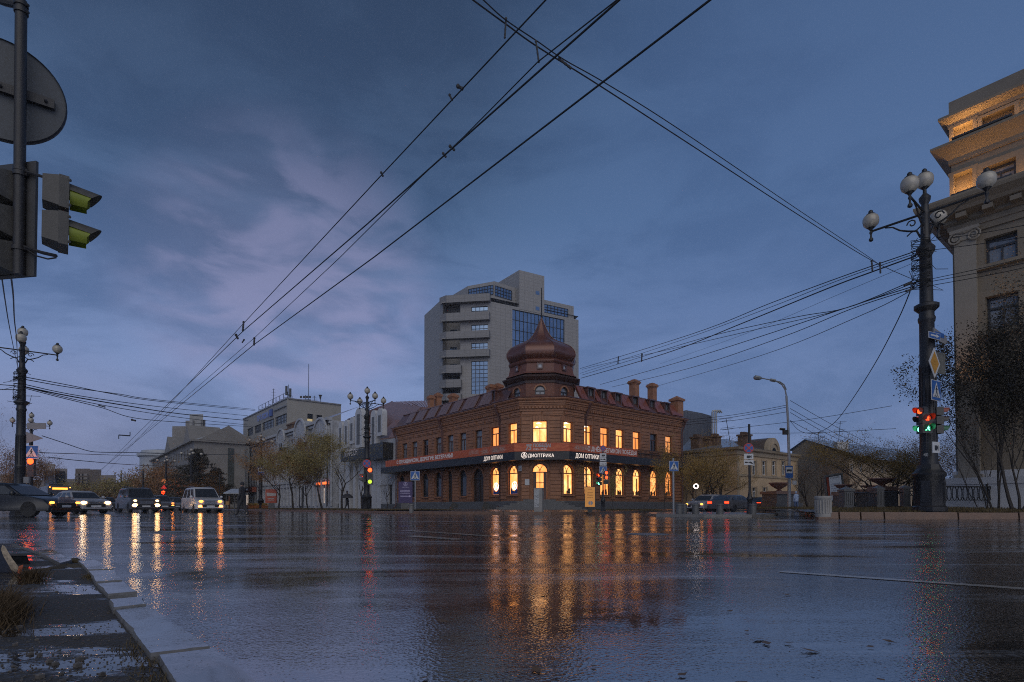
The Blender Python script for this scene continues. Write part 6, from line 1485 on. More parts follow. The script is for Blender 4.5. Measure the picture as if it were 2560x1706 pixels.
# ================= near-left hanging signal =================
hm = mat('signal_grey', (.060,.058,.055), .55, var=.4, scale=9, bump=.15); hk = mat('pole_black', (.02,.02,.024), .5, var=.2, scale=12, bump=.2)
YN = 6.3
def Q(px, py, Y=YN): return P(px, py, Y)
gb = thing('signal_bracket', 'dark hanging pole with collars at the upper left edge carrying sign and signals', 'bracket pole', (Q(50,300).x, Q(50,300).y, 0))
mb = MB(); mb.tube([Q(53,2), Q(47,688)], .056, 14); build('pole', mb, hk, gb, world=True)
for py, px in ((12,53),(30,53),(425,50),(436,50),(622,47)):
    mb = MB(); mb.tube([Q(px,py-5), Q(px,py+5)], .068, 14); mb.tube([Q(px+10,py), Q(px+19,py+2)], .014, 6); build('collar', mb, hk, gb, world=True)
mb = MB(); mb.tube([Q(-60,-22), Q(10,6), Q(45,14)], .04, 8); build('arm', mb, hk, gb, world=True)
# round sign from behind: lies in the plane of the right-hand street
Wn_ = Wall((Q(50,262).x, Q(50,262).y+.22), (.80,.60), (.60,-.80), 1)
def discpt(r, a, o, z0, s0): return Wn_.pt(s0+r*math.cos(a), o, z0+r*math.sin(a))
z0 = Q(10,265,YN+.3).z; s0 = Wn_.s(50)-.22
rs = .60; mb = MB(); n = 48
f1 = [discpt(rs,6.2832*i/n,0,z0,s0) for i in range(n)]; f2 = [discpt(rs,6.2832*i/n,-.035,z0,s0) for i in range(n)]
mb.add(f1+f2, [tuple(range(n)), tuple(range(2*n-1,n-1,-1))]+[(i,(i+1)%n,n+(i+1)%n,n+i) for i in range(n)])
rd = build('round_sign', mb, mat('sign_back', (.055,.063,.075), .6, var=.45, scale=38), None, smooth=False); tag(rd, 'large round sign seen from behind on the hanging pole at the upper left', 'road sign')
mb = MB()
for i in range(n):
    a, b = 6.2832*i/n, 6.2832*(i+1)/n; q = [discpt(r,t,o_,z0,s0) for t, r, o_ in ((a,rs,.0),(b,rs,.0),(b,rs-.014,.02),(a,rs-.014,.02))]; mb.quad(*q)
build('rim', mb, hk, rd, world=True)
mb = MB(); Wn_.box(mb, s0-.5, s0+.48, .01, .06, z0-.055, z0+.055)
for dx in (.0,.2,.4): mb.ball(Wn_.pt(s0+dx,.07,z0), .02, 6, 4)
build('mounting_bar', mb, hk, rd, world=True, smooth=False)
# backboard signal, seen from behind
W = Wall(Q(83,545).xy, (-.985,.17), (.17*-1,-.985), -1)
bs = thing('backboard_signal', 'three-lens traffic signal seen from behind with dark backing board at the upper left', 'traffic light', (Q(20,690).x, Q(20,690).y, Q(20,690).z))
mb = MB(); zA, zB = Q(80,688).z, Q(80,425).z; W.box(mb, 0, 1.2, -.05, -.02, zA, zB+.12); build('backboard', mb, mat('backboard', (.05,.05,.052), .5, var=.15, scale=6), bs, world=True, smooth=False)
for k in range(3):
    h_ = (zB-zA)/3; z0_ = zA+h_*k+.03; mb = MB()
    mb.hexa([W.pt(.22,.0,z0_), W.pt(.95,.0,z0_), W.pt(.85,.3,z0_+.07), W.pt(.32,.3,z0_+.07), W.pt(.22,.0,z0_+h_-.04), W.pt(.95,.0,z0_+h_-.04), W.pt(.85,.3,z0_+h_-.10), W.pt(.32,.3,z0_+h_-.10)]); build('section', mb, hm, bs, world=True, smooth=False)
# two-section side signal, hoods pointing to the right street
ts = thing('side_signal', 'grey two-section signal with long hoods and lime visors jutting right at the upper left', 'traffic light', Q(140,640), 0)
Wt = Wall(Q(180,540).xy, V, nR, 1); Wtn = Wt
d3 = Vector((V.x,V.y,0)); s3 = Vector((nR.x,nR.y,0))*1.0
LIME = mat('visor_lime', (.20,.24,.02), .45, var=.2, scale=10)
for k, (yt, yb) in enumerate(((455,538),(543,628))):
    zt_, zb_ = Q(172,yt,6.2).z, Q(172,yb,6.2).z; c = Q(172,540,6.2); c.z = 0; w2_ = .155; dd = .23; mb = MB()
    F = [c+s3*w2_, c-s3*w2_]; Bk = [c-d3*dd+s3*w2_*.75, c-d3*dd-s3*w2_*.75]
    q = [Bk[0], F[0], F[1], Bk[1]]; g = .012
    mid = [p_-d3*.09 for p_ in F]; 
    mb.hexa([p_+Vector((0,0,zb_+g)) for p_ in (mid[0],F[0],F[1],mid[1])]+[p_+Vector((0,0,zt_-g)) for p_ in (mid[0],F[0],F[1],mid[1])])
    mb.hexa([p_+Vector((0,0,zb_+g+(.04 if i in (0,3) else .01))) for i, p_ in enumerate((Bk[0],mid[0],mid[1],Bk[1]))]+[p_+Vector((0,0,zt_-g-(.03 if i in (0,3) else .01))) for i, p_ in enumerate((Bk[0],mid[0],mid[1],Bk[1]))])
    for dz in (.05,.33): mb.ball(F[0]+Vector((0,0,zb_+dz))+d3*.005, .018, 6, 4)
    sec = build('section', mb, hm, ts, world=True, smooth=False)
    zc2 = (zt_+zb_)/2; r = .145; Lh = .30; mb = MB(); vs = []; n_ = 16
    for j in range(n_+1):
        a = R(8)+R(164)*j/n_; fr_ = math.sin(a)
        for t in (0, 1):
            rr_ = r*(1-.10*t); p_ = c+d3*(t*(Lh*.62+Lh*.38*fr_))+s3*(rr_*math.cos(a))+Vector((0,0,zc2+rr_*math.sin(a)*.95+.02-t*.02)); vs.append(p_)
    k0 = len(vs); inner = [v_-Vector((0,0,.006)) for v_ in vs]
    mb.add(vs, [(2*j,2*j+1,2*j+3,2*j+2) for j in range(n_)]); build('hood', mb, hm, sec, world=True, recalc=False)
    mb = MB(); vs = []
    for j in range(n_+1):
        a = R(-50)+R(280)*j/n_
        for t in (0, 1):
            rr_ = r*(.93-.06*t); Lx = Lh*.62*(1 if math.sin(a) > -.2 else .85); vs.append(c+d3*(.005+t*Lx)+s3*(rr_*math.cos(a))+Vector((0,0,zc2+rr_*math.sin(a)*.95)))
    mb.add(vs, [(2*j,2*j+1,2*j+3,2*j+2) for j in range(n_)]); build('visor', mb, LIME, sec, world=True, recalc=False)
    mb = MB(); mb.add([c+d3*.012+s3*(r*.85*math.cos(a))+Vector((0,0,zc2+r*.85*math.sin(a))) for a in [j*.3927 for j in range(16)]], [tuple(range(16))]); build('lens', mb, OFFL, sec, world=True, smooth=False)
mb = MB(); mb.tube([Q(66,430), Q(100,440,6.25), Q(145,455,6.2)], .017, 6); mb.tube([Q(62,618), Q(105,632,6.2), Q(140,640,6.15)], .02, 6); mb.tube([Q(64,622), Q(90,640,6.2), Q(120,648,6.15), Q(140,645,6.15)], .009, 5); build('bracket', mb, hk, ts, world=True)

# ================= ground spotlight at the left edge =================
fl = thing('ground_spotlight', 'dark weatherproof ground spotlight with worn metal rim at the left edge of the verge', 'spotlight', G(10,1440))
Yf = G(30,1440).y; q = lambda px, py, dy=0: P(px, py, Yf+dy)
mb = MB(); F1 = [(-160,1372),(4,1366),(9,1378),(42,1432),(-160,1432)]
mb.add([q(*p_) for p_ in F1]+[q(*p_, .35) for p_ in F1], [(0,1,2,3,4),(9,8,7,6,5)]+[(i,(i+1)%5,5+(i+1)%5,5+i) for i in range(5)]); build('housing', mb, mat('spot_housing', (.03,.035,.05), .35, .4, var=.2, scale=20), fl, world=True, smooth=False)
mb = MB(); F2 = [(-160,1434),(50,1434),(52,1444),(50,1456),(-160,1460)]; mb.add([q(*p_,-.02) for p_ in F2]+[q(*p_,.36) for p_ in F2], [(0,1,2,3,4),(9,8,7,6,5)]+[(i,(i+1)%5,5+(i+1)%5,5+i) for i in range(5)]); build('base', mb, hk, fl, world=True, smooth=False)
mb = MB(); strip = [(6,1363),(12,1366),(30,1396),(45,1416),(47,1420),(40,1432),(28,1425),(9,1392),(2,1374)]
mb.add([q(*p_,-.03) for p_ in strip]+[q(*p_,.05) for p_ in strip], [tuple(range(9)), tuple(range(17,8,-1))]+[(i,(i+1)%9,9+(i+1)%9,9+i) for i in range(9)]); build('rim', mb, mat('worn_rim', (.42,.33,.22), .35, .5, var=.6, scale=35), fl, world=True, smooth=False)
mb = MB(); e_ = [(47,1416),(58,1412),(53,1434),(43,1434)]; mb.add([q(*p_,-.03) for p_ in e_]+[q(*p_,.04) for p_ in e_], [(0,1,2,3),(7,6,5,4)]+[(i,(i+1)%4,4+(i+1)%4,4+i) for i in range(4)]); build('reflector_end', mb, mat('rust_orange', (.55,.13,.05), .3, .3, var=.5, scale=40), fl, world=True, smooth=False)
mb = MB(); 
Yg = G(60,1415).y; q = lambda px, py, dy=0: P(px, py, Yg+dy)
F3 = [(28,1388),(66,1388),(76,1410),(72,1414),(30,1414)]; mb.add([q(*p_) for p_ in F3]+[q(*p_,.3) for p_ in F3], [(0,1,2,3,4),(9,8,7,6,5)]+[(i,(i+1)%5,5+(i+1)%5,5+i) for i in range(5)])
o = build('junction_box', mb, mat('box_black_wet', (.03,.032,.036), .25, .3, var=.3, scale=25), None, smooth=False); tag(o, 'low black junction box behind the ground spotlight', 'junction box')
mb = MB(); F3 = [(27,1386),(67,1386),(68,1390),(26,1390)]; mb.add([q(*p_,-.01) for p_ in F3]+[q(*p_,.31) for p_ in F3], [(0,1,2,3),(7,6,5,4)]+[(i,(i+1)%4,4+(i+1)%4,4+i) for i in range(4)]); build('lid', mb, mat('box_lid', (.10,.10,.11), .25, .3, var=.3, scale=25), o, world=True, smooth=False)
# ================= overhead wires =================
def wire(name, pts, r, lab, cat='wire', group='overhead wires', n=5):
    mb = MB(); mb.tube(pts, r, n, False); return tag(build(name, mb, WIRE, None, recalc=False, uv=False), lab, cat, group)
def pxline(pts, Ya, Yb, sag=0):
    """pixel way-points between two depths; depth follows 1/Y along the span"""
    x0, x1 = pts[0][0], pts[-1][0]; out = []
    L = [0]
    for i in range(1, len(pts)): L.append(L[-1]+math.hypot(pts[i][0]-pts[i-1][0], pts[i][1]-pts[i-1][1]))
    for (x, y), l_ in zip(pts, L):
        t = l_/L[-1]; out.append(P(x, y, 1/((1-t)/Ya+t/Yb)))
    res = []
    for i in range(len(out)-1):      # Catmull-Rom for a smooth catenary
        p0 = out[max(0,i-1)]; p1 = out[i]; p2 = out[i+1]; p3 = out[min(len(out)-1,i+2)]
        for k in range(6):
            t = k/6; res.append(.5*((2*p1)+(p2-p0)*t+(2*p0-5*p1+4*p2-p3)*t*t+(3*p1-p0-3*p2+p3)*t*t*t))
    res.append(out[-1]); return res
def zline(pts, z):
    out = [Hh(x, y, z) for x, y in pts]; out.insert(0, out[0]+(out[0]-out[1]).normalized()*28); res = []
    for i in range(len(out)-1):
        p0 = out[max(0,i-1)]; p1 = out[i]; p2 = out[i+1]
        res.append(p1); res.append((p1+p2)/2)
    res.append(out[-1]); return res
for pts, z, r, lab in (([(1480,-124),(1365,0),(955,437),(610,808),(350,1092),(262,1186)],5.8,.009,'thin trolley wire, leftmost of the pairs running to the far street'),
    ([(1690,-124),(1549,0),(1130,372),(920,559),(607,829),(338,1090),(240,1190)],5.8,.0125,'thick trolley wire crossing the knot of insulators at the top'),
    ([(1936,-124),(1776,0),(937,642),(635,862),(345,1100),(225,1196)],5.8,.013,'rightmost trolley wire, thickest at the top edge'),
    ([(1680,-110),(1543,0),(1345,155),(1160,342),(1045,450),(850,644),(635,846),(345,1096),(232,1192)],5.95,.008,'thin support cable twisting round the thick trolley wire')):
    wire('trolley_wire', zline(pts, z), r, lab, 'trolley wire', 'trolley wires')
def ext(pts, L=14): return [pts[0]+(pts[0]-pts[1]).normalized()*L]+pts
wire('span_cable', ext(pxline([(1100,-62),(1182,0),(1264,60),(1345,118),(1500,215),(1700,345),(2000,540),(2180,652),(2292,703)], 6.3, 20.3)), .010, 'lower span cable running down to the right lamp post', 'cable')
wire('span_cable', ext(pxline([(1140,-62),(1208,0),(1264,50),(1344,104),(1411,150),(1520,212),(1700,325),(2000,528),(2175,645),(2198,664)], 6.3, 18)), .008, 'upper span cable carrying the insulators at the top', 'cable')
RB = [([(2290,628),(2110,690),(1927,758),(1722,838),(1450,922)],.02,'highest wire between the tower and the right lamp post'), ([(2290,634),(2100,700),(1922,770),(1700,852),(1450,934)],.014,'second wire below the highest between tower and right lamp post'),
 ([(2290,640),(2180,680),(2068,722),(1857,808),(1660,885),(1452,946)],.028,'thick sagging cable between the tower and the right lamp post'), ([(2287,700),(2115,770),(1980,795),(1760,845),(1580,900),(1455,938)],.018,'cable crossing the thick one between tower and right lamp'),
 ([(2284,708),(2100,775),(1900,822),(1700,868),(1520,908),(1455,924)],.016,'straight wire among those crossing left of the right lamp'), ([(2284,716),(2130,765),(1900,842),(1700,905),(1500,962)],.02,'wire ending at the red roof left of the chimneys'),
 ([(2284,722),(2130,772),(1950,845),(1720,922),(1530,968)],.018,'wire ending at the red roof beside the dormers'), ([(2276,728),(2150,790),(1900,890),(1645,965)],.015,'lowest wire ending at the twin chimneys'), ([(2290,655),(2100,735),(1850,840),(1650,910)],.008,'hair-thin wire between the bundles over the red roof')]
for pts, r, lab in RB: wire('cable', pxline(pts, 20.4, 58), r, lab, 'cable', 'cables between the tower and the right lamp')
wire('cable', pxline([(2275,730),(2245,800),(2190,905),(2130,1000),(2085,1058),(2040,1083),(2000,1078),(1975,1052)], 20.4, 50), .02, 'slack cable looping down from the right lamp post to the steel street light', 'cable')
for a, b, c, d, lab in ((2306,606,2640,548,'top wire crossing the palace front'), (2310,628,2640,580,'second wire crossing the palace front'), (2318,700,2640,625,'third wire crossing the palace pilaster'), (2318,706,2640,640,'fourth wire crossing the palace pilaster'), (2318,716,2640,652,'lowest wire crossing the palace pilaster')):
    wire('cable', pxline([(a,b),((a+c)/2,(b+d)/2+3),(c,d)], 20.4, 17), .012, lab, 'cable', 'cables past the palace')
for a, b, c, d, Y, lab in ((1968,1013,1700,1052,60,'upper wire left of the steel street light'), (1968,1018,1700,1058,60,'middle wire left of the steel street light'), (1968,1030,1700,1063,60,'lower wire left of the steel street light'),
    (1976,1002,2215,1128,70,'upper wire sloping right of the steel street light'), (1976,1022,2180,1125,70,'second wire sloping right of the steel street light'), (1976,1032,2160,1128,70,'third wire sloping right of the steel street light'), (1976,1052,2120,1118,70,'lowest wire sloping right of the steel street light'),
    (2230,1015,1800,1075,60,'faint level wire above the gabled roof'), (2240,1072,1800,1083,60,'faint lower level wire above the gabled roof')):
    wire('cable', pxline([(a,b),((a+c)/2,(b+d)/2+5),(c,d)], 50, Y), .022, lab, 'cable', 'cables round the steel street light')
LB = [([(62,943),(170,963),(280,985),(400,1004),(638,1027)],'top wire right of the leftmost lamp post'), ([(62,949),(170,968),(300,986),(400,1001),(638,1024)],'wire meeting the top one right of the leftmost lamp'), ([(64,962),(170,985),(300,1005),(450,1023),(620,1040)],'third wire right of the leftmost lamp'),
  ([(64,968),(170,990),(300,1012),(450,1035),(620,1052)],'fourth wire right of the leftmost lamp, thick'), ([(66,972),(150,994),(255,1020),(340,1046),(480,1058),(640,1068)],'lowest sagging wire right of the leftmost lamp'), ([(66,969),(200,1002),(330,1026),(480,1048),(620,1063)],'fifth wire right of the leftmost lamp')]
for i, (pts, lab) in enumerate(LB): wire('cable', pxline(pts, 27.3, 66), .022 if i != 3 else .035, lab, 'cable', 'cables right of the leftmost lamp')
for pts, lab in (([(105,1090),(160,1108),(218,1127),(255,1131),(340,1132),(460,1136),(600,1137)],'far span wire low over the boulevard'), ([(120,1143),(200,1152),(340,1163),(470,1168)],'farthest span wire above the traffic'), ([(100,1132),(220,1136),(340,1140)],'faint far wire above the traffic')):
    wire('cable', pxline(pts, 54, 110), .04, lab, 'cable', 'far span wires')
wire('cable', pxline([(3,684),(14,760),(24,820),(38,890),(46,925)], 6.4, 27), .008, 'left of two wires dropping from the backboard signal', 'cable'); wire('cable', pxline([(27,688),(33,740),(36,800),(42,860),(44,920)], 6.4, 27), .010, 'right of two wires dropping from the backboard signal', 'cable')
for pts, lab in (([(0,962),(50,966)],'upper short wire left of the leftmost lamp post'),([(0,974),(50,975)],'lower short wire left of the leftmost lamp post')):
    wire('cable', pxline(pts, 27.2, 27.5), .02, lab, 'cable', 'wire ends at the leftmost lamp')
# insulators
def insul(px0, py0, px1, py1, Y, r, lab):
    a, b = P(px0,py0,Y), P(px1,py1,Y); mb = MB(); n = 7
    mb.tube([a.lerp(b, i/n) for i in range(n+1)], [r*.7]+[r*(1 if i % 2 else .75) for i in range(n-1)]+[r*.6], 7)
    mb.ball(a, r*1.3, 6, 4); mb.ball(b, r*1.1, 6, 4); return tag(build('insulator', mb, hk, None), lab, 'insulator', 'insulators on the wires')
for a in ((1265,47,1262,94,6.9,.014,'insulator hanging at the top centre, left of the two big ones'), (1340,104,1347,155,7.1,.014,'insulator hanging at the top centre, right of the two big ones'), (1398,148,1426,170,7.6,.02,'ribbed insulator lying along the span cable'),
   (2179,653,2181,676,17.5,.03,'left of two small insulators near the right lamp'), (2200,658,2201,682,18,.03,'right of two small insulators near the right lamp'), (1546,893,1545,909,50,.06,'small hanger on the wires just right of the dome'), (1605,886,1604,903,50,.07,'small hanger above the red roof, farther from the dome'),
   (1145,216,1155,222,9.5,.03,'upper clamp on the thin trolley wire'), (1124,238,1130,250,9.8,.02,'lower clamp on the thin trolley wire'), (1125,366,1135,375,10.3,.024,'upper clamp on the thick trolley wire'), (1108,384,1114,392,10.6,.022,'lower clamp on the thick trolley wire'), (953,432,957,440,13,.025,'tiny clamp halfway down the thin trolley wire'),
   (609,806,607,827,27,.05,'hanger between the left trolley wires'), (590,838,594,846,28,.06,'clamp just below the left hanger'), (636,846,635,862,28,.05,'hanger between the right trolley wires'), (610,850,606,856,29,.04,'tiny clamp left of the right hanger'),
   (248,1014,262,1018,40,.05,'joint on the low sagging wire'), (2262,714,2276,708,20,.04,'dark splice left of the right lamp post'), (2266,728,2278,724,20,.04,'lower splice left of the right lamp post'), (330,1050,338,1052,60,.1,'spacer low over the boulevard')): insul(*a)
mb = MB(); a, b = P(297,1088,70), P(325,1090,70); mb.tube([a,b],.07,4); mb.tube([a,a+Vector((0,0,-.5))],.06,4); mb.tube([b,b+Vector((0,0,.5))],.06,4); tag(build('wire_spreader', mb, WIRE), 'short spreader bar joining the trolley wires far over the boulevard', 'wire spreader')
# tangle of wires round two lamp posts
def tangle(px, y0, y1, Y, r, lab, seed, n=18):
    rr = random.Random(seed); mb = MB(); c = P(px,(y0+y1)/2,Y)
    z0, z1 = P(px,y1,Y).z, P(px,y0,Y).z
    for i in range(n):
        z = rr.uniform(z0, z1); a0 = rr.uniform(0, 6.28); pts = [Vector((c.x+r*math.cos(a0+t*.8), c.y+r*math.sin(a0+t*.8), z+t*.02*rr.uniform(-1,1))) for t in range(9)]
        if rr.random() < .4: e = pts[-1]; pts += [e+Vector((rr.uniform(-.5,.5), 0, rr.uniform(-.3,.2))), e+Vector((rr.uniform(-.8,.8), 0, rr.uniform(-.4,.3)))]
        mb.tube(pts, .012, 4, False)
    return tag(build('wire_tangle', mb, WIRE, recalc=False), lab, 'wires')
tangle(49, 930, 1000, 27.5, .25, 'tangle of wires and brackets bound round the leftmost lamp post', 1, 26); tangle(2302, 600, 720, 20.6, .30, 'tangle of wires bound round the right lamp post below its arms', 2, 26); tangle(917, 1040, 1085, 43, .22, 'tangle of cables round the lamp post left of the brick house', 3, 20)

# ================= trees =================
def leafmat(name, a, b):
    m = mat(name, a, .7, var=0); t, n, l, bb = NT(m); tcn = n.new('ShaderNodeTexCoord'); nz = n.new('ShaderNodeTexNoise'); nz.inputs['Scale'].default_value = 2.2; nz.inputs['Detail'].default_value = 5
    l.new(tcn.outputs['Object'], nz.inputs[0]); rp = n.new('ShaderNodeValToRGB'); l.new(nz.outputs[0], rp.inputs[0]); rp.color_ramp.elements[0].position = .35; rp.color_ramp.elements[1].position = .65
    rp.color_ramp.elements[0].color = (*a, 1); rp.color_ramp.elements[1].color = (*b, 1); l.new(rp.outputs[0], bb.inputs['Base Color']); bb.inputs['Transmission Weight'].default_value = 0; return m
RUST = leafmat('leaves_rust', (.20,.09,.03), (.32,.18,.07)); OLIVE = leafmat('leaves_olive', (.15,.125,.045), (.27,.21,.07)); YELW = leafmat('leaves_yellow', (.20,.12,.02), (.32,.19,.04)); NEED = leafmat('needles_dark', (.020,.020,.014), (.05,.040,.026)); BROWN = leafmat('leaves_brown', (.15,.075,.03), (.24,.12,.045))
def tree(px, Y, zb, h, lab, leaf=RUST, n_leaf=2600, ls=.10, spread=.8, seed=1, r0=.13, clear=.25, trunks=1, up=.55, depth=4, lean=0.0, name='tree', group=None, cat='tree', rmax=None):
    rr = random.Random(seed); p = P(px,1200,Y) if not isinstance(px, Vector) else px; t_ = thing(name, lab, cat, (p.x,p.y,zb), 0, group)
    mb = MB(); tips = []
    def grow(q, d, L, r, lv):
        k = 4; pts = [q]; rs = [r]; dd = d.copy()
        for i in range(k):
            dd = (dd+Vector((rr.gauss(0,.13), rr.gauss(0,.13), rr.gauss(0,.08)+(.05 if lv else 0)))).normalized(); q = q+dd*L/k; pts.append(q); rs.append(r*(1-.45*(i+1)/k))
        mb.tube(pts, rs, 6 if lv < 2 else 3, False)
        if lv >= 2: tips.extend(pts[1:])
        elif lv == 1: tips.extend(pts[3:])
        if lv >= depth: return
        nb = rr.randint(3,4) if lv < 2 else rr.randint(2,4)
        for i in range(nb):
            a = rr.uniform(0,6.28); j = rr.choice((1,2,3,4,4)) if lv else rr.choice((2,3,4)); sp = rr.uniform(.35,1.0)*spread
            nd = (dd*up+Vector((math.cos(a)*sp, math.sin(a)*sp, rr.uniform(-.05,.6)))).normalized(); grow(pts[j], nd, L*(rr.uniform(.55,.8) if lv else rr.uniform(.75,1.25)), rs[j]*.62, lv+1)
    for k in range(trunks):
        a = 6.28*k/max(1,trunks)+rr.random(); off = Vector((math.cos(a),math.sin(a),0))*(.0 if trunks == 1 else .25)
        grow(off, Vector((off.x*1.2+lean, off.y*1.2, 1)).normalized(), h*(clear+.12), r0*.62*rr.uniform(.8,1.1), 0)
    zt = sorted(q.z for q in tips)[int(len(tips)*.97)]; s_ = h/zt
    rx = sorted(math.hypot(q.x, q.y) for q in tips)[int(len(tips)*.96)]*s_; kx = s_*min(1, (rmax or 99)/rx)
    mb.v = [Vector((v_.x*kx, v_.y*kx, v_.z*s_)) for v_ in mb.v]; tips = [Vector((q.x*kx, q.y*kx, q.z*s_)) for q in tips]
    mb.cur = 0; build('trunk', mb, BARK, t_, recalc=False, uv=False)
    if n_leaf:
        mb = MB(); vs = []; fs = []
        for i in range(n_leaf):
            q = rr.choice(tips)+Vector((rr.gauss(0,.24), rr.gauss(0,.24), rr.gauss(0,.20)))*(ls/.10)**.7*(h/6)*(.42 if leaf is NEED or h > 8 else .3 if ls < .06 else .8); a = Vector((rr.gauss(0,1), rr.gauss(0,1), rr.gauss(0,1))).normalized(); b = a.orthogonal().normalized(); c = a.cross(b); z = ls*rr.uniform(.4,.9)
            o = len(vs); vs += [q+b*z*.6, q+c*z*.35, q-b*z*.6, q-c*z*.35]; fs.append((o,o+1,o+2,o+3))
        mb.add(vs, fs); build('crown', mb, leaf, t_, recalc=False, uv=False, smooth=False)
    return t_
TG = 'autumn trees in the boulevard lawn'
tree(697, 58, .15, 6.7, 'leftmost autumn tree of the boulevard row, low and rusty, right of the red board', RUST, 13000, .12, 1.3, 11, .12, .20, group=TG)
tree(733, 54, .15, 7.4, 'tall rust-leaved boulevard tree with forked trunk, second of the row', OLIVE, 17000, .12, 1.3, 12, .16, .25, group=TG)
tree(770, 54, .15, 6.6, 'slender rusty tree with crooked trunk in the middle of the row', BROWN, 12000, .12, 1.3, 13, .11, .25, group=TG)
tree(806, 50, .15, 6.7, 'olive and rust boulevard tree before the orange shop sign', OLIVE, 12000, .11, 1.25, 14, .14, .25, group=TG)
tree(855, 46, .15, 6.4, 'nearly bare tree with thick dark trunk beside the umbrella walker', OLIVE, 1800, .09, 1.3, 15, .22, .28, depth=5, group=TG)
tree(905, 52, .15, 6.2, 'bare spindly tree behind the lamp post with the no-stopping sign', OLIVE, 260, .09, .9, 16, .10, .2, depth=5)
tree(968, 57, .12, 5.4, 'small bare tree before the white finned front', OLIVE, 220, .09, .9, 17, .08, .2, depth=5)
tree(1530, 36.5, .12, 2.7, 'slim young tree with dark leaves against the lit shop window', OLIVE, 1300, .085, .5, 21, .035, .35, up=1.0, depth=3)
tree(1607, 37, .12, 4.4, 'tallest yellow-leaved young tree before the lit windows', YELW, 3000, .085, .42, 22, .05, .3, up=1.1, depth=4)
tree(1470, 38, .12, 3.3, 'small yellow tree beside the orange poster stand', YELW, 700, .075, .45, 28, .03, .5, up=1.0, depth=3)
tree(1660, 39, .12, 3.4, 'young yellow tree right of the tallest one before the windows', YELW, 1500, .08, .5, 23, .04, .35, up=1.0, depth=3)
tree(1712, 40, .12, 3.6, 'thin yellow sapling behind the large crossing sign', YELW, 1500, .08, .5, 24, .04, .3, up=.9, depth=3)
tree(1785, 50, .1, 5.9, 'broad bushy orange-brown tree between brick and yellow houses', leafmat('leaves_amber', (.24,.14,.035), (.38,.25,.065)), 15000, .10, 1.5, 25, .08, .10, trunks=5, up=.35)
tree(1745, 58, .1, 5.6, 'second bushy amber tree behind the ring lamp', MATS['leaves_amber'], 10000, .10, 1.5, 26, .08, .12, trunks=4, up=.45)
tree(2030, 62, .1, 6.4, 'bare brown shrub-like tree left of the tilted poster', BROWN, 1700, .10, .8, 31, .09, .08, trunks=4, up=.9, depth=5)
tree(2075, 58, .1, 5.6, 'bare brown tree behind the tilted poster', BROWN, 1900, .10, .9, 32, .09, .08, trunks=4, up=.8, depth=5)
tree(2120, 52, .1, 4.2, 'low brown shrub behind the iron fence', BROWN, 1700, .10, 1.0, 33, .07, .06, trunks=4, up=.6, depth=4)
tree(2215, 42, .1, 5.6, 'spreading olive-leaved tree behind the iron fence left of the big lamp', MATS['leaves_amber'], 22000, .105, 1.7, 34, .07, .10, trunks=5, up=.28, depth=5)
tree(2290, 45, .1, 5.4, 'amber tree right behind the big lamp post', MATS['leaves_amber'], 9000, .085, 1.5, 35, .07, .10, trunks=4, up=.35, depth=5)
tree(2372, 38, .1, 4.6, 'thin amber tree between the lamp post and the palace corner', BROWN, 2600, .08, 1.1, 36, .08, .15, trunks=2, up=.5, depth=5)
tree(2490, 23.5, .25, 8.4, 'large dark tree with three leaning trunks before the palace, nearest of its group', NEED, 13000, .11, .8, 41, .15, .17, trunks=3, up=1.0, depth=6, rmax=2.7)
tree(2545, 22.5, .25, 8.8, 'large dark fir-like tree cut by the right edge of the picture', NEED, 24000, .11, .9, 42, .15, .16, trunks=3, up=.9, depth=6, rmax=3.3)
tree(2458, 25.5, .25, 6.4, 'fine-twigged leafy tree reaching left towards the signals', BROWN, 3600, .055, .6, 43, .06, .2, trunks=3, up=.9, depth=6, lean=-.25, rmax=2.3)
tree(2600, 19.5, .25, 9.6, 'orange-leaved tree leaning in from the right edge high up', RUST, 4500, .06, 1.2, 44, .12, .3, depth=5, rmax=1.4)
tree(8, 58, .1, 10.4, 'tall bare tree behind the leftmost lamp post', BROWN, 500, .12, .7, 51, .16, .25, up=.8, depth=5)
tree(40, 66, .1, 6.6, 'brown-leaved tree left behind the leftmost lamp post', BROWN, 9000, .15, 1.3, 52, .14, .2, depth=4)
tree(92, 62, .1, 6.6, 'brown-leaved tree right of the orange-red signal', BROWN, 6000, .13, 1.0, 53, .12, .2, depth=4)
tree(-20, 70, .1, 7.2, 'brown-leaved tree at the very left edge', BROWN, 7000, .15, 1.3, 54, .14, .2, depth=4)
# distant trees of the boulevard: one each
dg = 'distant trees of the boulevard'
for i, (px, Y, h, m_) in enumerate(((150,140,6,OLIVE),(180,150,6.5,OLIVE),(213,150,6,BROWN),(236,160,6,OLIVE),(262,150,7.2,OLIVE),(285,150,7,BROWN),(312,140,8,OLIVE),(335,150,8.5,OLIVE),(352,140,8,OLIVE),(372,135,8,BROWN),(392,125,8,BROWN),(425,118,8.5,BROWN),(446,108,8,BROWN))):
    tree(px, Y, 0, h, ['olive tree far down the boulevard','brown tree far down the boulevard'][m_ is BROWN]+' above x%d' % 0 if False else '%s %s tree far down the boulevard, %s' % (('small','round','loose','broad')[i % 4], 'brown' if m_ is BROWN else 'olive', ('behind the tram-lit bus','behind the silver sedan','right of the brown block','below the wire spreader','left of the farthest lamp','by the farthest lamp','right of the farthest lamp','left of the rotunda','below the rotunda','before the grey house front','behind the yellow diamond','left of the spruce','beside the spruce')[i]), m_, 2600, .42, 1.3, 60+i, .12, .10, trunks=2, depth=3, group=dg)
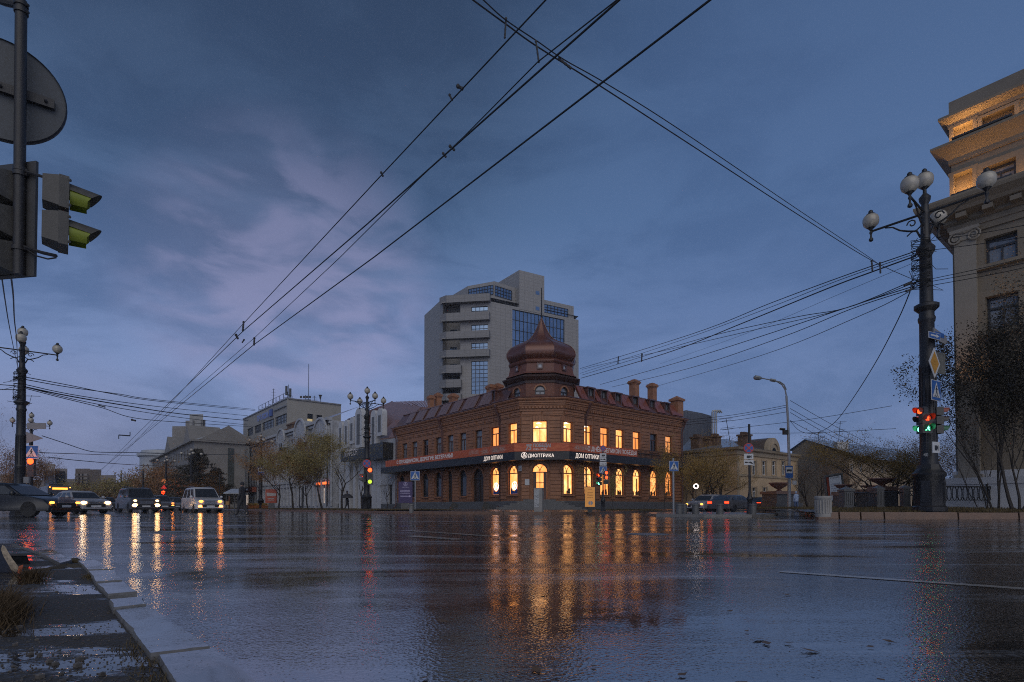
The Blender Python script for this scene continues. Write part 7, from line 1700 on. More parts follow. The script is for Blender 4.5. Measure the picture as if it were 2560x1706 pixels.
# spruce before the grey house
def spruce(px, Y, h, lab, seed):
    rr = random.Random(seed); p = P(px,1200,Y); t_ = thing('spruce_tree', lab, 'tree', (p.x,p.y,0)); mb = MB(); mb.tube([(0,0,0),(0,0,h)], [.2,.03], 6); build('trunk', mb, BARK, t_)
    mb = MB(); fol = MB(); vs = []; fs = []
    for i in range(130):
        z = h*(.12+.86*(i/130)); L = (h-z)*.75*rr.uniform(.7,1.1)+.3; a = rr.uniform(0,6.28); d = Vector((math.cos(a),math.sin(a),0)); pts = [Vector((0,0,z))+d*L*t+Vector((0,0,-.16*L*t+.22*L*t*t)) for t in (0,.3,.6,1)]; mb.tube(pts, [.05,.04,.03,.01], 3, False)
        for k in range(46):
            t = rr.random(); q = pts[0].lerp(pts[3], t)+Vector((rr.gauss(0,.22),rr.gauss(0,.22),rr.gauss(0,.10)-.12)); n_ = Vector((rr.gauss(0,1),rr.gauss(0,1),rr.gauss(0,.5))).normalized(); b = n_.orthogonal().normalized(); o = len(vs); vs += [q+b*.26, q+n_.cross(b)*.07, q-b*.26, q-n_.cross(b)*.07]; fs.append((o,o+1,o+2,o+3))
    build('branches', mb, BARK, t_, recalc=False, uv=False); fol.add(vs, fs); build('needles', fol, NEED, t_, recalc=False, uv=False, smooth=False); return t_
spruce(493, 90, 10.0, 'dark spruce before the blank end wall of the grey house', 71); spruce(540, 92, 6.8, 'smaller dark spruce right of the larger one, before the blank wall', 72)
tree(505, 84, .1, 5.6, 'orange-brown tree in front of the dark spruce', leafmat('leaves_ember', (.12,.05,.012), (.18,.085,.02)), 5000, .15, 1.2, 73, .12, .15, trunks=2, up=.4)
tree(455, 95, .1, 5.2, 'brown low tree left of the minivan behind the traffic', BROWN, 3000, .18, 1.1, 74, .12, .15)
# ================= vehicles =================
def paint(name, c, r=.3): return mat(name, c, r, .15, var=.12, scale=3, spec=.6)
CARG = mat('car_glass', (.02,.022,.026), .06, var=0, spec=.8); TYRE = mat('tyre', (.012,.012,.013), .7, var=.2, scale=10); RIM = mat('wheel_rim', (.25,.25,.26), .3, .7, var=.1)
HEAD = emat('headlight_on', (1,.56,.24), 16); FOG = emat('fog_light_on', (1,.27,.04), 12); DIPO = emat('side_light', (1,.30,.04), 5); TAIL = emat('tail_light', (1,.05,.01), 3); PLATE_ = SIGNW
def car(name, lab, cat, p, rz, L, W, H, bodyp, cab, pm, lights, group='cars on the boulevard', grille=4, wr=.33, rails=False):
    """x forward. bodyp: side profile from rear to front above the sill; cab: (rear base, rear roof, front roof, front base, belt z)"""
    t_ = thing(name, lab, cat, (p.x, p.y, 0), rz, group); h = W/2
    prof = [(-L/2+.02,.42)]+bodyp+[(L/2-.02,.45),(L/2-.06,.24),(-L/2+.1,.26)]
    k = len(prof); mb = MB(); vs = []
    cz = .62
    for y, s_ in ((-h,.93),(-h+.035,.98),(-h+.13,1.0),(h-.13,1.0),(h-.035,.98),(h,.93)):
        for x, z in prof: vs.append((x*(.985 if s_ < .97 else 1), y, cz+(z-cz)*s_))
    mb.add(vs, [(a*k+i, a*k+(i+1)%k, (a+1)*k+(i+1)%k, (a+1)*k+i) for a in range(5) for i in range(k)]+[tuple(range(k)), tuple(range(6*k-1,5*k-1,-1))])
    body = build('body', mb, pm, t_, ang=50)
    rb, rr_, fr_, fb, zb = cab; ty = h-.24; by = h-.07; mb = MB()
    lo = [(rb,-by,zb),(fb,-by,zb),(fb,by,zb),(rb,by,zb)]; mid = [(rr_-.04,-ty-.02,H-.10),(fr_+.06,-ty-.02,H-.10),(fr_+.06,ty+.02,H-.10),(rr_-.04,ty+.02,H-.10)]; top = [(rr_+.12,-ty+.12,H),(fr_-.18,-ty+.12,H),(fr_-.18,ty-.12,H),(rr_+.12,ty-.12,H)]
    mb.add(lo+mid+top, [(0,1,5,4),(1,2,6,5),(2,3,7,6),(3,0,4,7),(4,5,9,8),(5,6,10,9),(6,7,11,10),(7,4,8,11),(8,9,10,11)]); build('cabin', mb, pm, t_, ang=50)
    def lerp(a, b, t): return Vector(a).lerp(Vector(b), t)
    def glass(nm, c4, ins, push):
        a, b, c, d = [Vector(q) for q in c4]; m_ = (a+b+c+d)/4; pts = [m_+(q-m_)*ins for q in (a,b,c,d)]; n_ = (b-a).cross(d-a).normalized(); n_ = n_ if n_.dot(m_-Vector((0,0,H*.6))) > 0 else -n_
        mb = MB(); mb.add([q+n_*push for q in pts], [(0,1,2,3)]); build(nm, mb, CARG, t_, smooth=False)
    glass('windscreen', (lo[1],lo[2],mid[2],mid[1]), .92, .012); glass('rear_window', (lo[3],lo[0],mid[0],mid[3]), .88, .012)
    for a, b, c, d in ((lo[0],lo[1],mid[1],mid[0]),(lo[3],lo[2],mid[2],mid[3])):
        for t0, t1 in ((.05,.34),(.38,.64),(.67,.95)): glass('side_window', (lerp(a,b,t0),lerp(a,b,t1),lerp(d,c,t1),lerp(d,c,t0)), .88, .012)
    for x in (-L/2+.85, L/2-.85):
        for sg in (-1, 1):
            Mz = Matrix.Translation((x, sg*(h-.12), wr)) @ Matrix.Rotation(R(90), 4, 'X'); mb = MB(); mb.lathe([(wr*.6,-.12),(wr*.95,-.12),(wr,-.08),(wr,.08),(wr*.95,.12),(wr*.6,.12)], 18, M=Mz); wh = build('wheel', mb, TYRE, t_)
            mb = MB(); mb.lathe([(0,-.10),(wr*.62,-.11),(wr*.62,.11),(0,.10)], 12, M=Mz); build('rim', mb, RIM, wh)
    mb = MB(); xf = L/2-.03
    for i in range(grille+1): mb.box(xf-.02,xf+.035,-.42,.42,.62+.05*i-.012,.62+.05*i+.012)
    build('grille', mb, RIM, t_, smooth=False)
    mb = MB(); mb.box(xf-.02,xf+.045,-.26,.26,.40,.50); build('number_plate', mb, PLATE_, t_, smooth=False)
    mb = MB(); mb.box(xf-.1,xf+.06,-h+.08,h-.08,.30,.38); build('bumper', mb, pm, t_, smooth=False)
    mb = MB(); mb.box(xf-.05,xf+.04,-h+.35,h-.35,.39,.58); mb.box(xf-.2,xf+.03,-h+.1,h-.1,.2,.3); build('intake', mb, TYRE, t_, smooth=False)
    mb = MB(); mb.ball((fb-1.1,-.36,zb+.16),.10,8,6); mb.box(fb-1.3,fb-1.0,-.58,-.14,zb-.25,zb+.08); build('driver_seat', mb, TYRE, t_)
    for sg in (-1, 1):
        mb = MB(); mb.ball((fb-.2, sg*(h+.09), zb+.08), .11, 8, 5); build('mirror', mb, pm, t_)
        for nm, y, z, r_, m_ in lights:
            mb = MB(); Mz = Matrix.Translation((xf+.05, sg*y, z)) @ Matrix.Rotation(R(90), 4, 'Y'); r_ *= 1.2; mb.lathe([(0,.0),(r_,-.015),(r_,-.12)], 12, M=Mz, sx=.8, sy=1.25); build(nm, mb, m_, t_)
    if rails:
        mb = MB()
        for sg in (-1,1): mb.tube([(rr_+.2,sg*(ty-.1),H+.02),(rr_+.3,sg*(ty-.1),H+.07),(fr_-.5,sg*(ty-.1),H+.07),(fr_-.4,sg*(ty-.1),H+.02)],.02,5)
        build('roof_rails', mb, FRD, t_)
    return t_
RH = math.atan2(-U.y, -U.x)
SEDAN = [(-2.15,.88),(-1.6,.93),(.75,.93),(1.55,.86),(2.1,.72)]
VAN = [(-2.2,1.05),(-1.7,1.08),(1.0,1.08),(1.7,.98),(2.2,.84)]
SUV = [(-2.3,1.08),(-1.8,1.12),(.9,1.12),(2.0,1.08),(2.33,.98)]
p = P(506,1200,41.5); car('minivan', 'white minivan with bright amber fog lights, foremost right of the oncoming traffic', 'minivan', p, RH+R(4), 4.5, 1.82, 1.86, VAN, (-2.15,-1.95,.55,1.35,1.05), paint('paint_white',(.45,.45,.47)), [('fog_light',.66,.42,.10,FOG),('headlight',.62,.80,.09,DIPO)], grille=5, rails=True)
p = P(345,1200,42.5); car('suv', 'dark grey square-shouldered SUV with paired white headlights between minivan and silver sedan', 'SUV', p, RH+R(8), 4.7, 1.9, 1.87, SUV, (-2.25,-2.0,.45,1.05,1.10), paint('paint_graphite',(.05,.05,.055)), [('headlight',.70,.52,.13,HEAD),('side_light',.70,.86,.07,HEAD)], grille=4, wr=.38, rails=True)
p = P(200,1200,34); car('sedan', 'silver sedan with lit round headlights near the leftmost lamp post', 'sedan', p, RH+R(20), 4.3, 1.68, 1.40, SEDAN, (-1.75,-1.1,.35,1.0,.91), paint('paint_silver',(.30,.30,.32)), [('headlight',.62,.66,.10,HEAD)])
p = P(265,1200,60); car('hatchback', 'small dark car with amber lights between the silver sedan and the SUV', 'car', p, RH+R(8), 4.0, 1.7, 1.45, SEDAN, (-1.9,-1.5,.35,1.0,.91), paint('paint_dark',(.04,.04,.045)), [('headlight',.60,.66,.10,FOG)])
p = P(399,1200,52); car('hatchback', 'car with one dazzling amber headlight visible just right of the SUV', 'car', p, RH+R(6), 4.1, 1.72, 1.5, SEDAN, (-1.9,-1.4,.35,1.0,.91), paint('paint_slate',(.10,.10,.11)), [('headlight',.62,.64,.13,FOG)])
p = P(436,1200,62); car('hatchback', 'dark car half hidden behind the white minivan', 'car', p, RH+R(0), 4.2, 1.72, 1.48, SEDAN, (-1.9,-1.4,.35,1.0,.91), MATS['paint_dark'], [('headlight',.62,.64,.08,DIPO)])
p = P(250,1200,95); car('hatchback', 'far small car with red roof light behind the small dark car', 'car', p, RH, 4.1, 1.72, 1.5, SEDAN, (-1.9,-1.4,.35,1.0,.91), MATS['paint_slate'], [('headlight',.62,.66,.09,DIPO),('roof_light',.2,1.6,.12,emat('roof_red',(1,.12,.03),8))])
p = P(22,1200,23.5); car('dark_car', 'near-black car crossing at the left edge, nearest of all vehicles', 'car', p, R(4), 4.7, 1.85, 1.42, SEDAN, (-1.9,-1.2,.45,1.15,.91), paint('paint_black',(.012,.013,.016)), [('side_light',.75,.60,.05,DIPO)])
p = P(1772,1200,46); car('pale_car', 'silver car passing behind the bollards with its red tail lights on', 'car', p, RV+R(180), 4.5, 1.75, 1.42, SEDAN, (-1.9,-1.2,.45,1.1,.91), MATS['paint_silver'], [('side_light',.68,.62,.06,DIPO)])
p = P(1832,1200,43); c_ = car('pale_car', 'low grey car in front of the silver one, partly hidden by the bollards', 'car', p, RV, 4.3, 1.72, 1.32, SEDAN, (-1.9,-1.2,.45,1.1,.91), MATS['paint_slate'], [('headlight',.62,.62,.06,HEAD)])
for sg in (-1,1): mb = MB(); mb.box(-2.2,-2.13,sg*.7-.16,sg*.7+.16,.66,.80); build('tail_light', mb, TAIL, c_, smooth=False)
p = P(1905,1200,60); c_ = car('pale_car', 'small car with red tail lights between the two sign poles', 'car', p, RV, 4.2, 1.72, 1.42, SEDAN, (-1.9,-1.2,.45,1.1,.91), MATS['paint_dark'], [('headlight',.62,.62,.06,HEAD)])
for sg in (-1,1): mb = MB(); mb.box(-2.2,-2.1,sg*.7-.2,sg*.7+.2,.66,.84); build('tail_light', mb, TAIL, c_, smooth=False)
# trolleybus far left
bt = thing('trolleybus', 'trolleybus with amber route display behind the silver sedan', 'trolleybus', P(138,1200,74), RH+R(6)); bt.location.z = 0
mb = MB(); mb.box(-5,5,-1.22,1.22,.35,2.95); mb.box(-4.9,4.8,-1.1,1.1,2.95,3.1); build('body', mb, paint('paint_bus',(.10,.09,.08)), bt, smooth=False)
mb = MB(); mb.box(5.0,5.02,-1.1,1.1,1.2,2.45); build('windscreen', mb, CARG, bt, smooth=False)
mb = MB(); mb.box(5.0,5.04,-.75,.75,2.58,2.82); build('route_display', mb, emat('route_amber',(1,.30,.03),3.5), bt, smooth=False)
for y in (-1,1): mb = MB(); mb.ball((5.03,y,2.86),.07,6,4); build('marker_light', mb, DIPO, bt); mb = MB(); mb.ball((5.0,y*.9,.8),.14,6,4); build('headlight', mb, DIPO, bt)
mb = MB(); mb.tube([(0,-.3,3.1),(-2,-.4,3.5),(-6,-.4,5.6)],.04,4); mb.tube([(0,.3,3.1),(-2,.3,3.5),(-6,.2,5.6)],.04,4); mb.box(-2.5,1,-.7,.7,3.1,3.4); build('trolley_poles', mb, FRD, bt, smooth=False)
for x in (-3.2,3.2):
    for y in (-1.05,1.05): mb = MB(); mb.lathe([(0,-.14),(.48,-.14),(.48,.14),(0,.14)],14,M=Matrix.Translation((x,y,.48)) @ Matrix.Rotation(R(90),4,'X')); build('wheel', mb, TYRE, bt)
# glow of the headlights on the street: real spots in the cars' lamps
for px, Y, e, c in ((498,39.2,20,(1,.6,.25)),(345,40.1,25,(1,.85,.65)),(205,31.8,14,(1,.85,.65))):
    q = P(px,1200,Y); lamp(Vector((q.x, q.y, .6))-U*.5, e, c, .1, 'headlight', (-U-Vector((0,0,.10)), 60))
lamp(P(76,1160,51.0)+Vector((0,-.5,0)), 70, (1,.16,.03), .2, 'signal'); lamp(P(411,1232,94)+Vector((0,-.6,0)), 120, (1,.25,.05), .2, 'signal')


lamp(P(2320,1047,19.6), 1.2, (1,.16,.03), .05, 'signal'); lamp(P(2322,1068,19.6), .5, (.2,1,.5), .05, 'signal')
# ================= people =================
SKIN = mat('skin', (.32,.19,.14), .6, var=.05)
def person(lab, px, Y, zb, rz, h, joints, coat, trous, hair, extra=None, name='person'):
    """one continuous skinned figure; joints in units of body height, facing +x"""
    p = P(px,1200,Y); t_ = thing(name, lab, 'person', (p.x,p.y,zb), rz)
    nm = {k:i for i, k in enumerate(joints)}; me = bpy.data.meshes.new('body'); 
    E_ = [('pelvis','waist'),('waist','chest'),('chest','neck'),('neck','head'),('head','crown'),('chest','sh_l'),('sh_l','el_l'),('el_l','ha_l'),('ha_l','fi_l'),('chest','sh_r'),('sh_r','el_r'),('el_r','ha_r'),('ha_r','fi_r'),('pelvis','hip_l'),('hip_l','kn_l'),('kn_l','an_l'),('an_l','toe_l'),('pelvis','hip_r'),('hip_r','kn_r'),('kn_r','an_r'),('an_r','toe_r')]
    me.from_pydata([Vector(v_[:3])*h for v_ in joints.values()], [(nm[a],nm[b]) for a, b in E_], []); ob = bpy.data.objects.new('body', me); C.objects.link(ob)
    md = ob.modifiers.new('skin','SKIN'); 
    for i, v_ in enumerate(joints.values()): me.skin_vertices[0].data[i].radius = (v_[3]*h, (v_[4] if len(v_) > 4 else v_[3])*h)
    me.skin_vertices[0].data[0].use_root = True; sb = ob.modifiers.new('sub','SUBSURF'); sb.levels = 2; sb.render_levels = 2
    dg = bpy.context.evaluated_depsgraph_get(); m2 = bpy.data.meshes.new_from_object(ob.evaluated_get(dg)); bpy.data.objects.remove(ob)
    for x in (coat, trous, SKIN, SIGNK): m2.materials.append(x)
    for f_ in m2.polygons:
        c = f_.center/h; f_.material_index = 2 if (c.z > .875) else (3 if c.z < .045 else (1 if c.z < .46 and abs(c.y) < .2 and joints['pelvis'][2] > .4 else 0)); f_.use_smooth = True
    b = bpy.data.objects.new('body', m2); C.objects.link(b); b.parent = t_
    mb = MB(); hd = Vector(joints['head'][:3])*h; mb.ball(hd+Vector((-.012,0,.028))*h, .060*h, 10, 8, 1.1); build('hair', mb, hair, t_)
    return t_
def J(st=.10, arm=.03, crouch=0):
    return {'pelvis':(0,0,.52,.085,.10),'waist':(0,0,.60,.075,.09),'chest':(.0,0,.74,.085,.11),'neck':(.005,0,.85,.035),'head':(.015,0,.915,.052,.045),'crown':(.01,0,.975,.04),'sh_l':(0,.11,.79,.045),'el_l':(-arm,.14,.64,.036),'ha_l':(arm,.14,.50,.024),'fi_l':(arm+.02,.14,.44,.015),'sh_r':(0,-.11,.79,.045),'el_r':(arm,-.14,.64,.036),'ha_r':(arm*2.5,-.13,.52,.024),'fi_r':(arm*3,-.13,.47,.015),
     'hip_l':(0,.055,.47,.065),'kn_l':(st*.6,.055,.27,.045),'an_l':(st,.055,.045,.028),'toe_l':(st+.09,.055,.018,.02),'hip_r':(0,-.055,.47,.065),'kn_r':(-st*.2,-.055,.27,.045),'an_r':(-st*1.4,-.055,.06,.028),'toe_r':(-st*1.4+.09,-.055,.02,.02)}
DKC_ = mat('cloth_dark', (.025,.025,.03), .8, var=.2, scale=8); BRC = mat('cloth_brown', (.12,.055,.035), .8, var=.2, scale=8); HOOD = mat('cloth_pale_blue', (.42,.52,.72), .8, var=.1, scale=8); JEAN = mat('cloth_jeans', (.10,.15,.28), .8, var=.1, scale=8); ORT = mat('cloth_orange', (.42,.14,.04), .8, var=.1)
person('person in dark coat striding across the road right of the minivan', 606, 26.5, 0, R(170), 1.62, J(.12), DKC_, DKC_, DKC_)
person('person in brown coat with a bag waiting by the shelter', 574, 60, .1, R(200), 1.62, J(.02), BRC, BRC, DKC_)
mb = MB(); q = P(570,1255,59.7); mb.box(q.x-.2,q.x+.15,q.y-.1,q.y+.1,q.z-.35,q.z+.05); tag(build('shopping_bag', mb, mat('bag_ochre',(.30,.17,.06),.7,var=.2), smooth=False), 'ochre bag held by the person at the shelter', 'bag')
person('person in pale blue hoodie and jeans walking away by the stone barrel', 1990, 51, .1, R(95), 1.72, J(.06), HOOD, JEAN, HOOD)
person('person in dark clothes under a black umbrella beside the bare tree', 868, 44, .13, R(0), 1.55, J(.08), DKC_, DKC_, DKC_)
def umbrella(px, py, Y, r, m_, lab):
    q = P(px,py,Y); t_ = thing('umbrella', lab, 'umbrella', q); mb = MB(); mb.lathe([(r,-.28),(r*.85,-.12),(r*.55,.0),(r*.2,.08),(0,.10)], 8); build('canopy', mb, m_, t_, ang=20); mb = MB(); mb.tube([(0,0,.15),(0,0,-.75)],.012,5); mb.ball((0,0,-.76),.02,6,4); build('shaft', mb, SIGNK, t_)
umbrella(868,1237,43.9,.50,DKC_,'black umbrella over the dark walker left of the lamp post')
person('person in orange trousers behind the oval iron fence under a pale umbrella', 2374, 40, .5, R(180), 1.6, J(.04), DKC_, ORT, DKC_)
umbrella(2369,1216,39.8,.55,mat('umbrella_white',(.5,.5,.52),.5,var=.05),'pale umbrella just right of the big lamp post base')

# ================= street furniture =================
# stone barrel, fluted, on the kerb corner
q = G(2058,1291,.12); t_ = thing('stone_barrel', 'fluted round stone planter barrel on the kerb corner', 'planter', (q.x,q.y,.1)); k = q.y/f
mb = MB(); r1, hh = 17.5*k, 52*k; mb.lathe([(r1*.98,0),(r1*1.02,.08),(r1,.1),(r1*1.0,hh*.82),(r1*1.12,hh*.88),(r1*1.14,hh*.95),(r1*1.05,hh),(r1*.85,hh),(r1*.85,hh*.9),(0,hh*.9)], 24)
for i in range(18):
    a = 6.283*i/18; mb.tube([(r1*1.0*math.cos(a),r1*1.0*math.sin(a),.12),(r1*1.0*math.cos(a),r1*1.0*math.sin(a),hh*.80)], r1*.10, 5)
build('barrel', mb, CONC, t_); mb = MB(); mb.lathe([(r1*.84,hh*.905),(0,hh*.93)],16); build('soil', mb, SOIL, t_)
# bollards
for i, (px, lab) in enumerate(((1697.5,'leftmost, beside the large crossing sign post'),(1738,'second from the left'),(1799,'third, standing alone in the middle'),(1881,'rightmost, at the foot of the black sign pole'),(1711,'narrow one tucked between the first two'))):
    q = P(px,1200,23.6 if i < 4 else 24.6); mb = MB(); r_ = .145 if i < 4 else .1; mb.lathe([(r_,-.02),(r_*1.0,.36),(r_*1.12,.37),(r_*1.12,.42),(r_*.95,.445),(0,.45)], 16, (q.x,q.y,.11)); tag(build('bollard', mb, GRAN), 'squat concrete bollard, '+lab, 'bollard', 'concrete bollards on the traffic island')
# violet notice board
t_ = thing('notice_board', 'dark violet advertising board with arrow beside the brick house', 'advertising board', P(1014,1200,47)); t_.location.z = .1; W = camwall(1014, 47, 8)
VIO = mat('board_violet', (.045,.03,.11), .5, var=.15); zb0, zb1 = ZY(1258,47), ZY(1205,47); mb = MB(); W.box(mb, scale_w(-17,47), scale_w(17,47), -.15, .15, zb0, zb1); build('board', mb, VIO, t_, world=True, smooth=False)
mb = MB(); W.box(mb, -.35, .35, -.12, .12, .1, zb0); build('foot', mb, GRAN, t_, world=True, smooth=False)
PAL = mat('print_lavender', (.45,.40,.60), .5, var=0)
text('board_text', 'ДИОПТРИКА', W, 0, .16, ZY(1220.5,47), .13, PAL, t_, width=scale_w(18,47), center=True); mb = MB(); emblem(W, 0, .16, ZY(1211,47), scale_w(5,47), mb)
for k in range(3): rect(mb, W, scale_w(-13,47), scale_w(11,47), ZY(1227+3.6*k,47), ZY(1225.8+3.6*k,47), .16)
zc0 = ZY(1241,47); poly(mb, W, [(scale_w(a,47), zc0+scale_w(b,47)) for a, b in ((-13,-.9),(9,-.9),(9,-2.8),(14,0),(9,2.8),(9,.9),(-13,.9))], .16); build('print', mb, PAL, t_, world=True, smooth=False)
# grey kiosk column with bills
t_ = thing('poster_column', 'grey square column plastered with torn bills before the entrance steps', 'poster column', P(1344,1200,33)); t_.location.z = .1; W = camwall(1344, 33, -14)
mb = MB(); z1 = ZY(1220,33); W.box(mb, -.22, .28, -.5, 0, .1, z1); build('column', mb, CONC, t_, world=True, smooth=False); mb = MB(); W.box(mb, -.2, .1, .0, .012, .38, z1-.1); bl = build('bills', mb, mat('torn_paper', (.36,.37,.38), .7, var=.35, scale=14), t_, world=True, smooth=False)
rr = random.Random(4); mb = MB()
for i in range(46):
    x, z = rr.uniform(-.19,.08), rr.uniform(.4,z1-.15); a = rr.uniform(0,3.1); l_ = rr.uniform(.03,.10); dx, dz = math.cos(a)*l_, math.sin(a)*l_; poly(mb, W, [(x,z),(min(.09,max(-.19,x+dx)),z+dz),(min(.09,max(-.19,x+dx+.012)),z+dz+.008),(x+.012,z+.008)], .018)
build('scribbles', mb, mat('marker_dark', (.05,.05,.07), .6, var=0), bl, world=True, smooth=False)
# orange poster stand
t_ = thing('poster_stand', 'orange poster stand with a butterfly-like print on a dark foot', 'advertising stand', P(1475,1200,31)); t_.location.z = .1; W = camwall(1475, 31, -6)
zb0, zb1 = ZY(1269,31), ZY(1217,31); mb = MB(); W.box(mb, scale_w(-13.5,31), scale_w(13.5,31), -.12, 0, zb0, zb1); W.box(mb, -.14, .14, -.1, -.02, .1, zb0); build('frame', mb, SIGNK, t_, world=True, smooth=False)
mb = MB(); rect(mb, W, scale_w(-12.5,31), scale_w(12,31), zb0+.03, zb1-.03, .006); po_ = build('poster', mb, mat('poster_orange', (.55,.24,.05), .4, var=.08, emit=(1,.42,.08), es=.16), t_, world=True, smooth=False)
for y_, s_, tx in ((1225,.06,'ОПТИКА'),(1233.5,.10,'Закажи'),(1239.5,.10,'Линзы'),(1245.5,.08,'49 99 00')): text('poster_text', tx, W, 0, .012, ZY(y_,31), s_, mat('print_brown',(.08,.04,.02),.5,var=0), po_, width=scale_w(9 if s_ < .07 else 14,31), center=True)
mb = MB(); zc0 = ZY(1258,31)
for sg in (-1,1): poly(mb, W, [(.03+sg*(.01+.12*math.sin(t)*(1 if t < 3 else .5)), zc0+.11*math.cos(t)) for t in [i*.52 for i in range(7)]], .012)
build('butterfly_print', mb, mat('print_grey', (.25,.25,.27), .5, var=0), po_, world=True, smooth=False)
# litter urn, red board, planters, shelter
q = G(1028,1283,.12); mb = MB(); k = q.y/f; mb.lathe([(5.5*k,0),(5.5*k,.05),(6.5*k,19*k),(8.2*k,20*k),(8.2*k,22.5*k),(0,22*k)], 10, (q.x,q.y,.12)); tag(build('litter_bin', mb, CONW), 'grey flared litter bin below the violet board', 'litter bin')
t_ = thing('red_board', 'rust-red advertising board on a dark foot left of the boulevard trees', 'advertising board', P(679,1200,62)); t_.location.z = .15; W = camwall(679, 62, 6); mb = MB(); W.box(mb, scale_w(-13.5,62), scale_w(13,62), -.15, .15, ZY(1258,62), ZY(1224,62)); build('board', mb, mat('board_red', (.36,.065,.03), .5, var=.15), t_, world=True, smooth=False)
mb = MB(); W.box(mb, -.3, .3, -.12, .12, .15, ZY(1258,62)); build('foot', mb, GRAN, t_, world=True, smooth=False); mb = MB(); poly(mb, W, [(scale_w(-11,62),ZY(1232,62)),(scale_w(12,62),ZY(1234,62)),(scale_w(12,62),ZY(1240,62)),(scale_w(-10,62),ZY(1241,62))], .16); rect(mb, W, scale_w(-8,62), scale_w(8,62), ZY(1247.5,62), ZY(1246,62), .16); rect(mb, W, scale_w(-8,62), scale_w(8,62), ZY(1251.5,62), ZY(1250,62), .16); build('print', mb, mat('print_grey'+'_pale', (.40,.36,.34), .5, var=0), t_, world=True, smooth=False)
for px, lab in ((626,'orange flower trough left of the bus-sign lamp post, outer one'), (640,'orange flower trough beside the foot of the bus-sign lamp post'), (663,'pale small flower trough right of the bus-sign lamp post')):
    q = P(px,1200,64); t_ = thing('flower_trough', lab, 'planter', (q.x,q.y,.12), RU, 'flower troughs by the bus stop'); mb = MB(); mb.hexa([(-.35,-.25,0),(.35,-.25,0),(.35,.25,0),(-.35,.25,0),(-.45,-.3,.42),(.45,-.3,.42),(.45,.3,.42),(-.45,.3,.42)]); build('trough', mb, mat('trough_orange', (.28,.10,.03), .6, var=.3, scale=6), t_, smooth=False)
    mb = MB(); rr = random.Random(px)
    for i in range(60): mb.ball((rr.uniform(-.4,.4),rr.uniform(-.25,.25),.45+rr.random()*.2), .05, 4, 3)
    build('plants', mb, YELW, t_)
t_ = thing('bus_shelter', 'small bus shelter with sloped pale roof behind the crossing walker', 'bus shelter', P(590,1200,62)); t_.location.z = .1; W = Wall(P(570,1200,62), U, nL, -1)
W = camwall(590, 62, 10); mb = MB(); mb.hexa([W.pt(a,o,z) for z in (0,.1) for a, o in ((scale_w(-25,62),.6),(scale_w(21,62),.6),(scale_w(21,62),-1.2),(scale_w(-18,62),-1.2))]); mb.v = [v_+Vector((0,0,ZY(1235,62)+(.5 if v_.y > P(590,1200,62).y else 0))) for v_ in mb.v]; build('roof', mb, GRL, t_, world=True, smooth=False)
mb = MB()
for a in (-22,-3,4,18): W.box(mb, scale_w(a,62)-.05, scale_w(a,62)+.05, -.05, .05, .1, ZY(1235,62))
W.box(mb, scale_w(2,62), scale_w(18,62), -1.0, -.95, .2, ZY(1238,62)); build('frame', mb, FRD, t_, world=True, smooth=False)
ld = thing('lattice_mast', 'thin dark pole standing right of the minivan before the blank wall', 'pole', P(549,1200,70)); ld.location.z = .1; mb = MB(); mb.tube([(0,0,0),(0,0,ZY(1188,70,549))],.05,5); build('pole', mb, IRON, ld)
# ring lamp sign glowing beside the brick house
q = P(1740,1216,50); t_ = thing('ring_sign', 'glowing white ring sign between the amber trees', 'sign', q); mb = MB(); n = 24
mb.tube([(.19*math.cos(6.2832*i/n),0,.19*math.sin(6.2832*i/n)) for i in range(n+1)], .045, 6, False); build('ring', mb, emat('ring_white', (1,.82,.78), 4), t_); mb = MB(); mb.tube([(0,.05,-.2),(0,.05,-3)],.03,5); mb.lathe([(.17,0),(.17,.03)],16,M=Matrix.Translation((0,.03,0)) @ Matrix.Rotation(R(90),4,'X')); build('bracket', mb, FRD, t_)
# granite pedestals with flower bowls
TER = mat('bowl_terracotta', (.24,.12,.09), .5, var=.2, scale=5, bump=.3)
def bowl(px, yt, yb, wpx, Y, lab, ped=None):
    q = P(px,1200,Y); z1, z0 = ZY(yt,Y,px), ZY(yb,Y,px); r_ = wpx/2*Y/f; h_ = z1-z0; t_ = thing('flower_bowl', lab, 'flower bowl', (q.x,q.y,0), 0, 'stone bowls along the park'); mb = MB()
    mb.lathe([(r_*.22,z0),(r_*.3,z0+h_*.08),(r_*.16,z0+h_*.2),(r_*.4,z0+h_*.38),(r_*.75,z0+h_*.62),(r_*.92,z0+h_*.85),(r_,z0+h_*.88),(r_,z1),(r_*.88,z1),(r_*.8,z1-h_*.15),(0,z1-h_*.15)], 28); build('bowl', mb, TER, t_)
    if ped:
        yb2, ys, w1, w2 = ped; zt_, zs, hw1, hw2 = z0, ZY(ys,Y,px), w1/2*Y/f, w2/2*Y/f; Mz = Matrix.Rotation(R(12),4,'Z'); mb = MB()
        mb.box(-hw1*1.14,hw1*1.14,-hw1*1.14,hw1*1.14,zt_-.28,zt_,Mz); build('cap', mb, mat('granite_red',(.20,.12,.09),.4,var=.2,scale=5), t_, smooth=False)
        mb = MB(); mb.box(-hw1,hw1,-hw1,hw1,zs,zt_-.28,Mz); build('pedestal', mb, GRAN, t_, smooth=False); mb = MB()
        mb.box(-hw2*.88,hw2*.88,-hw2*.88,hw2*.88,zs-.35,zs,Mz); mb.box(-hw2,hw2,-hw2,hw2,.05,zs-.35,Mz); build('step', mb, GRAN, t_, smooth=False)
bowl(1947,1207,1229,47,54,'large stone bowl on a dark stepped granite pedestal by the street light',(1277,1258,55,84))
